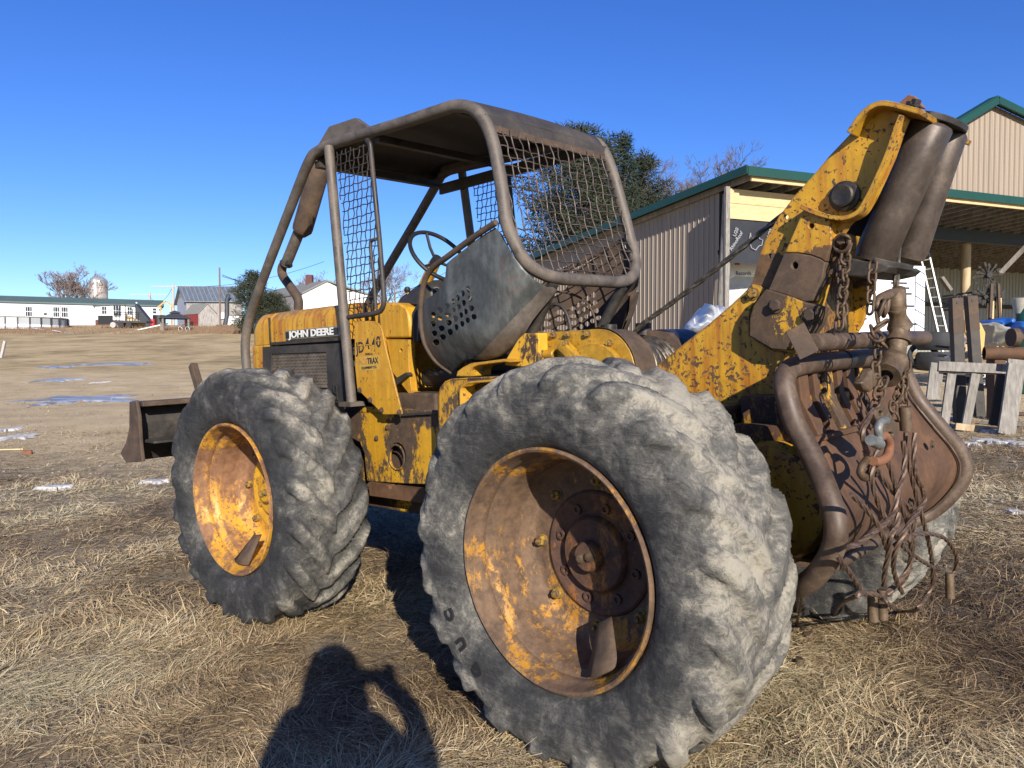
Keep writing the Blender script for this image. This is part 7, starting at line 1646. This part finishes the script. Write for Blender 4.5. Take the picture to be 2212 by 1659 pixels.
for k in range(95): mb = MB(); z = rnd.uniform(.02, 1.25); mb.box((rnd.uniform(-.3, 2.6), rnd.uniform(-.6, .6), z), (rnd.uniform(.1, .6), rnd.uniform(.1, .3), rnd.uniform(.02, .10)), Matrix.Rotation(rnd.gauss(0, .35), 3, 'Y') @ Matrix.Rotation(rnd.gauss(0, .5), 3, 'Z')); mb.build('piece', M[rnd.choice(['wood_old', 'scrap', 'rust', 'wood_grey', 'scrap', 'dark_tarp', 'white_trim'])], e, 0)
# spiky rotor wheels of an old machine
for i, (a, b_, rr_, D) in enumerate(((935, 265, 100, 18.0), (905, 430, 70, 17.6), (1000, 440, 70, 17.8))):
    c_ = WY(*C('r5', a, b_), D); r_ = rr_ / 3.0175 / 1.157 / 1662 * D; e = empty('tine_wheel', c_, ('upper large', 'lower left', 'lower right')[i] + ' black spiky tine wheel of an old machine inside the barn', 'tine wheel')
    mb = MB(); mb.cyl((0, -.08, 0), (0, .08, 0), r_ * .22, 12); mb.build('hub', M['scrap'], e); rnd = random.Random(i)
    for k in range(13):
        a_ = 2 * math.pi * k / 13 + rnd.gauss(0, .06); d_ = Vector((math.cos(a_), rnd.gauss(0, .25), math.sin(a_))); mb = MB(); L_ = r_ * rnd.uniform(.75, 1.1); mb.beam(d_ * .03, d_ * L_ * .8, .03, .02, (0, 1, 0)); mb.box(d_ * L_ * .85, (.05, .02, .10), Matrix.Rotation(-a_ + rnd.gauss(0, .3) + math.pi / 2, 3, 'Y')); mb.build('blade', M['scrap'], e, 0)
p = WY(*C('r5', 990, 600), 17.5); e = empty('machine_frame', (p.x, 17.5, gz(p.x, 17.5)), 'black and rusty frame that carries the tine wheels', 'machine frame')
mb = MB(); zt6 = WY(*C('r5', 960, 330), 17.5).z - gz(p.x, 17.5); mb.beam((-.15, 0, 0), (-.1, 0, zt6), .06, .06); mb.beam((.2, 0, 0), (.05, 0, zt6), .05, .05); mb.beam((-.4, 0, zt6 * .45), (.6, 0, zt6 * .4), .06, .07); mb.beam((-.3, .1, .3), (.5, .1, .6), .04, .04); mb.build('bars', M['rust'], e, 0)
mb = MB(); mb.box((-.05, .1, zt6 * .75), (.10, .1, .4)); mb.box((.14, .1, zt6 * .78), (.06, .1, .4)); mb.build('wooden_strut', M['wood_new'], e, 0)
p = WY(*C('r5', 1190, 520), 16.5); e = empty('bin', (p.x, 16.5, gz(p.x, 16.5)), 'green and beige bin at the right edge', 'bin'); zz_ = p.z - gz(p.x, 16.5); mb = MB(); mb.cyl((.1, 0, 0), (.1, 0, zz_), .22, 20); mb.build('shell', M['green_metal'], e); mb = MB(); mb.lathe([(.14, zz_ - .1), (.20, zz_ + .22), (.17, zz_ + .23)], (0, 0, 0), (0, 0, 1), 18); mb.build('sack', M['canvas'], e)
# brick chip near the blade and a few stones
rnd = random.Random(2)
e, p = at_ground('brick', 'r1', 228, 1615, 'orange brick fragment on the grass at the left edge', 'brick'); mb = MB(); mb.box((0, 0, .035), (.13, .09, .07), Matrix.Rotation(.4, 3, 'Z')); mb.build('body', M['orange_rust'], e, 0, .01)
e, p = at_ground('stick', 'r1', 60, 1590, 'split pale stick on the grass at the left edge', 'stick'); mb = MB(); mb.beam((-.2, 0, .03), (.2, .1, .03), .03, .02); mb.build('wood', M['wood_new'], e, 0)

# ------------------------------------------------------------ the photographer, standing behind the camera
def person():
    px_, py_ = .10, -.36; g0_ = gz(px_, py_); e = empty('person', (px_, py_, g0_), 'person in a dark jacket and cap holding up a phone, casting the shadow', 'person')
    def skin(nm, V, E, rad, mat, lv=2, root=0):
        me = bpy.data.meshes.new(nm); me.from_pydata(V, E, []); o = link(nm, me, e); sm_ = o.modifiers.new('skin', 'SKIN'); sm_.use_smooth_shade = True
        for i, r in enumerate(rad): me.skin_vertices[0].data[i].radius = (r if hasattr(r, '__len__') else (r, r)); 
        me.skin_vertices[0].data[root].use_root = True
        s_ = o.modifiers.new('sub', 'SUBSURF'); s_.levels = lv; s_.render_levels = lv; me.materials.append(mat); return o
    jack = flat('dark_jacket', (.04, .04, .05), .9); skinm = flat('skin', (.55, .33, .24), .6); jean = flat('dark_jeans', (.03, .04, .07), .9); boots = flat('brown_boots', (.07, .04, .025), .8)
    V = [(0, 0, .98), (0, 0, 1.15), (0, .01, 1.32), (0, .01, 1.44), (0, .02, 1.52),                     # 0-4 pelvis..neck
         (-.15, 0, 1.43), (-.22, .06, 1.24), (-.10, .22, 1.32), (.05, .30, 1.47),                       # left arm 5-8
         (.15, 0, 1.42), (.30, .08, 1.24), (.27, .2, 1.42), (.13, .30, 1.53),                           # right arm 9-12
         (-.10, 0, .90), (-.12, .02, .50), (-.13, 0, .10), (.10, 0, .90), (.12, .02, .50), (.13, 0, .10)]
    E = [(0, 1), (1, 2), (2, 3), (3, 4), (3, 5), (5, 6), (6, 7), (7, 8), (3, 9), (9, 10), (10, 11), (11, 12), (0, 13), (13, 14), (14, 15), (0, 16), (16, 17), (17, 18)]
    rad = [(.17, .13), (.175, .13), (.18, .13), (.15, .12), .08, .10, .09, .085, .06, .085, .07, .05, .045, .115, .075, .06, .115, .075, .06]
    skin('body', V, E, rad, jack, 2, 0)
    mb = MB(); mb.lathe([(.02, -.13), (.055, -.12), (.075, -.07), (.082, 0), (.085, .05), (.075, .1), (.045, .135), (.01, .145)], (0, .03, 1.64), (0, 0, 1), 24, True, True); mb.lathe([(.02, 0), (.012, .02), (.002, .03)], (0, .115, 1.62), (0, 1, -.2), 8); hd_ = mb.build('head', skinm, e, 60)
    mb = MB(); mb.lathe([(.15, -.16), (.135, -.06), (.115, .03), (.098, .085), (.06, .12), (.005, .13)], (0, .0, 1.68), (0, 0, 1), 24); mb.box((0, .14, 1.665), (.15, .13, .012)); mb.build('cap', jack, e, 50)
    for s_ in (-1, 1):
        mb = MB(); mb.box((s_ * .13, .06, .05), (.10, .28, .10)); mb.build('boot', boots, e, 0, .03)
        mb = MB(); mb.lathe([(.01, -.01), (.012, 0), (.005, .01)], (s_ * .03, .108, 1.66), (0, 1, 0), 8); mb.build('eye', boots, e)
        # palm and fingers round the phone
        bx3 = Vector((.10 + s_ * .085, .315, 1.52)); mb = MB(); mb.box(bx3, (.035, .06, .085)); 
        for k in range(4): z = bx3.z + .03 - k * .02; mb.tube([bx3 + Vector((0, .02, .03 - k * .02)), bx3 + Vector((-s_ * .012, .045, .032 - k * .02)), bx3 + Vector((-s_ * .04, .05, .032 - k * .02))], [.009, .008, .007], 8)
        mb.tube([bx3 + Vector((0, -.02, .0)), bx3 + Vector((-s_ * .02, -.035, .02)), bx3 + Vector((-s_ * .04, -.015, .03))], [.011, .010, .008], 8); mb.build('hand', skinm, e, 40, .006)
    return e
pe = person()
ph = empty('phone', (.06, -.045, gz(0, 0) + 1.48), 'black phone held up by the person', 'phone'); mb = MB(); mb.box((0, 0, 0), (.15, .009, .075)); mb.build('case', M['black'], ph, 0, .003)
ph.location = (.20, -.052, gz(0, 0) + 1.52)

# ------------------------------------------------------------ dry grass
m, nt, b = newmat('straw'); at = N(nt, 'ShaderNodeAttribute', attribute_name='tint')
nt.links.new(ramp(nt, at.outputs['Fac'], [(0, (.06, .038, .02)), (.25, (.17, .11, .055)), (.55, (.36, .26, .14)), (.85, (.52, .40, .22)), (.965, (.64, .52, .33)), (1.0, (.12, .15, .05))]), b.inputs['Base Color']); b.inputs['Roughness'].default_value = .7
M['straw'] = m
rng = np.random.default_rng(3)
def gz_np(x, y):
    a = x / np.maximum(np.abs(y), .5); a = np.where(y > 0, a, 0); w = np.clip((a + .18) / .42, 0, 1); w = w * w * (3 - 2 * w)
    z = .0387 * np.clip(x, -5, 8) + .0049 * (np.clip(y, -3, 8) - 2.6); d = np.maximum(y, 0)
    return z + np.interp(d, *zip(*LP)) * (1 - w) + np.interp(d, *zip(*RP)) * w
# cheap value-noise on a grid for clumping
def vnoise(x, y, s, seed):
    g = np.random.default_rng(seed).random((256, 256)); X = x * s + 1000; Y = y * s + 1000; xi = np.floor(X).astype(int); yi = np.floor(Y).astype(int); fx = X - xi; fy = Y - yi; fx = fx * fx * (3 - 2 * fx); fy = fy * fy * (3 - 2 * fy)
    a = g[xi % 256, yi % 256]; b2 = g[(xi + 1) % 256, yi % 256]; c = g[xi % 256, (yi + 1) % 256]; d = g[(xi + 1) % 256, (yi + 1) % 256]
    return (a * (1 - fx) + b2 * fx) * (1 - fy) + (c * (1 - fx) + d * fx) * fy
def blades(n, y0, y1, lens, wid, flatness, seed, zlift=.0, pw=1.0, thr=.0):
    r = np.random.default_rng(seed); y = y0 + (y1 - y0) * r.random(n) ** pw; u = (r.random(n) * 2 - 1) * .74; x = u * (y + .6)
    cl = vnoise(x, y, 2.2, 1) * .5 + vnoise(x, y, 6.0, 2) * .5; keep = r.random(n) < np.clip((cl - thr) * 2.4, .12, 1); x, y, cl = x[keep], y[keep], cl[keep]; n = len(x)
    z = gz_np(x, y) + zlift + r.random(n) * .022 * np.clip(cl * 2 - .4, .1, 1.6)
    swirl = vnoise(x, y, 1.3, 5) * 7 + vnoise(x, y, 3.5, 6) * 5; ang = swirl + r.normal(0, .75, n); L = lens * (.4 + 1.1 * r.random(n) ** 1.6); el = np.abs(r.normal(0, flatness, n)) + .02
    el = np.where(r.random(n) < .05, el + .5, el); curl = r.normal(0, .6, n); w = wid * (.6 + .9 * r.random(n))
    K = 4; V = np.zeros((n, K, 2, 3)); p = np.stack([x, y, z], 1); a = ang.copy(); e = el.copy()
    for k in range(K):
        side = np.stack([-np.sin(a), np.cos(a), r.normal(0, .5, n)], 1); side /= np.linalg.norm(side, axis=1)[:, None]; ww = (w * (1 - .75 * k / (K - 1)))[:, None]
        V[:, k, 0] = p - side * ww; V[:, k, 1] = p + side * ww
        d = np.stack([np.cos(a) * np.cos(e), np.sin(a) * np.cos(e), np.sin(e)], 1); p = p + d * (L / (K - 1))[:, None]; a = a + curl * .45; e = e - .22
        gzz = gz_np(p[:, 0], p[:, 1]) + zlift + .004; p[:, 2] = np.maximum(p[:, 2], gzz)
    tint = np.clip(.60 + 1.2 * (vnoise(x, y, .9, 9) - .5) + .5 * (cl - .5) + r.normal(0, .2, n), .0, .975); tint = np.where(r.random(n) < .025 * np.clip(vnoise(x, y, 1.1, 31) * 3 - 1, 0, 2), 1.0, tint)
    return V.reshape(-1, 3), n, tint
def grass_obj(name, specs):
    Vs = []; Ts = []; tot = 0
    for s_ in specs: V, n, t = blades(*s_); Vs.append(V); Ts.append(t); tot += n
    V = np.concatenate(Vs); T = np.concatenate(Ts); base = (np.arange(tot) * 8)[:, None, None]; q = np.array([[0, 1, 3, 2], [2, 3, 5, 4], [4, 5, 7, 6]])[None]; F = (base + q).reshape(-1)
    me = bpy.data.meshes.new(name); me.vertices.add(len(V)); me.vertices.foreach_set('co', V.ravel().astype('f')); nf = tot * 3; me.loops.add(nf * 4); me.loops.foreach_set('vertex_index', F.astype('i')); me.polygons.add(nf); me.polygons.foreach_set('loop_start', np.arange(0, nf * 4, 4, dtype='i'))
    try: me.polygons.foreach_set('loop_total', np.full(nf, 4, dtype='i'))
    except Exception: pass
    me.update(calc_edges=True); at_ = me.attributes.new('tint', 'FLOAT', 'POINT'); at_.data.foreach_set('value', np.repeat(T, 8).astype('f')); me.materials.append(M['straw']); me.polygons.foreach_set('use_smooth', [True] * nf); o = link(name, me); tag(o, kind='stuff'); return o
grass_obj('dry_grass', [(230000, 1.3, 4.4, .12, .0016, .22, 1, .004, 1.0, .2), (150000, 3.8, 10, .14, .0026, .24, 2, .004, 1.15, .2), (30000, 9, 15, .13, .004, .28, 3, .003, 1.0, .25), (8000, 14, 30, .14, .006, .4, 4, .0, 1.0, .35)])
# gravel and crumbs of earth
rnd = random.Random(12); mbg = MB(); ico = bpy.data.meshes.new('t'); bm = bmesh.new(); bmesh.ops.create_icosphere(bm, subdivisions=1, radius=1); IV = [v.co.copy() for v in bm.verts]; IF = [tuple(v.index for v in f.verts) for f in bm.faces]; bm.free()
for k in range(2600):
    y = rnd.uniform(5.5, 24); x = rnd.uniform(-.7, .75) * y
    if y < 9 and x < 3: continue
    s_ = rnd.uniform(.006, .022) * (1 + y * .03); r3 = Matrix.Rotation(rnd.random() * 6, 3, 'Z'); mbg.add([Vector((x, y, gz(x, y) + s_ * .2)) + r3 @ Vector((v.x * s_ * 1.3, v.y * s_, v.z * s_ * .6)) for v in IV], IF)
M['stone'] = flat('gravel_stone', (.32, .28, .23), .9, var=.5, scale=3); o = mbg.build('gravel', M['stone'], None, 0); tag(o, kind='stuff')
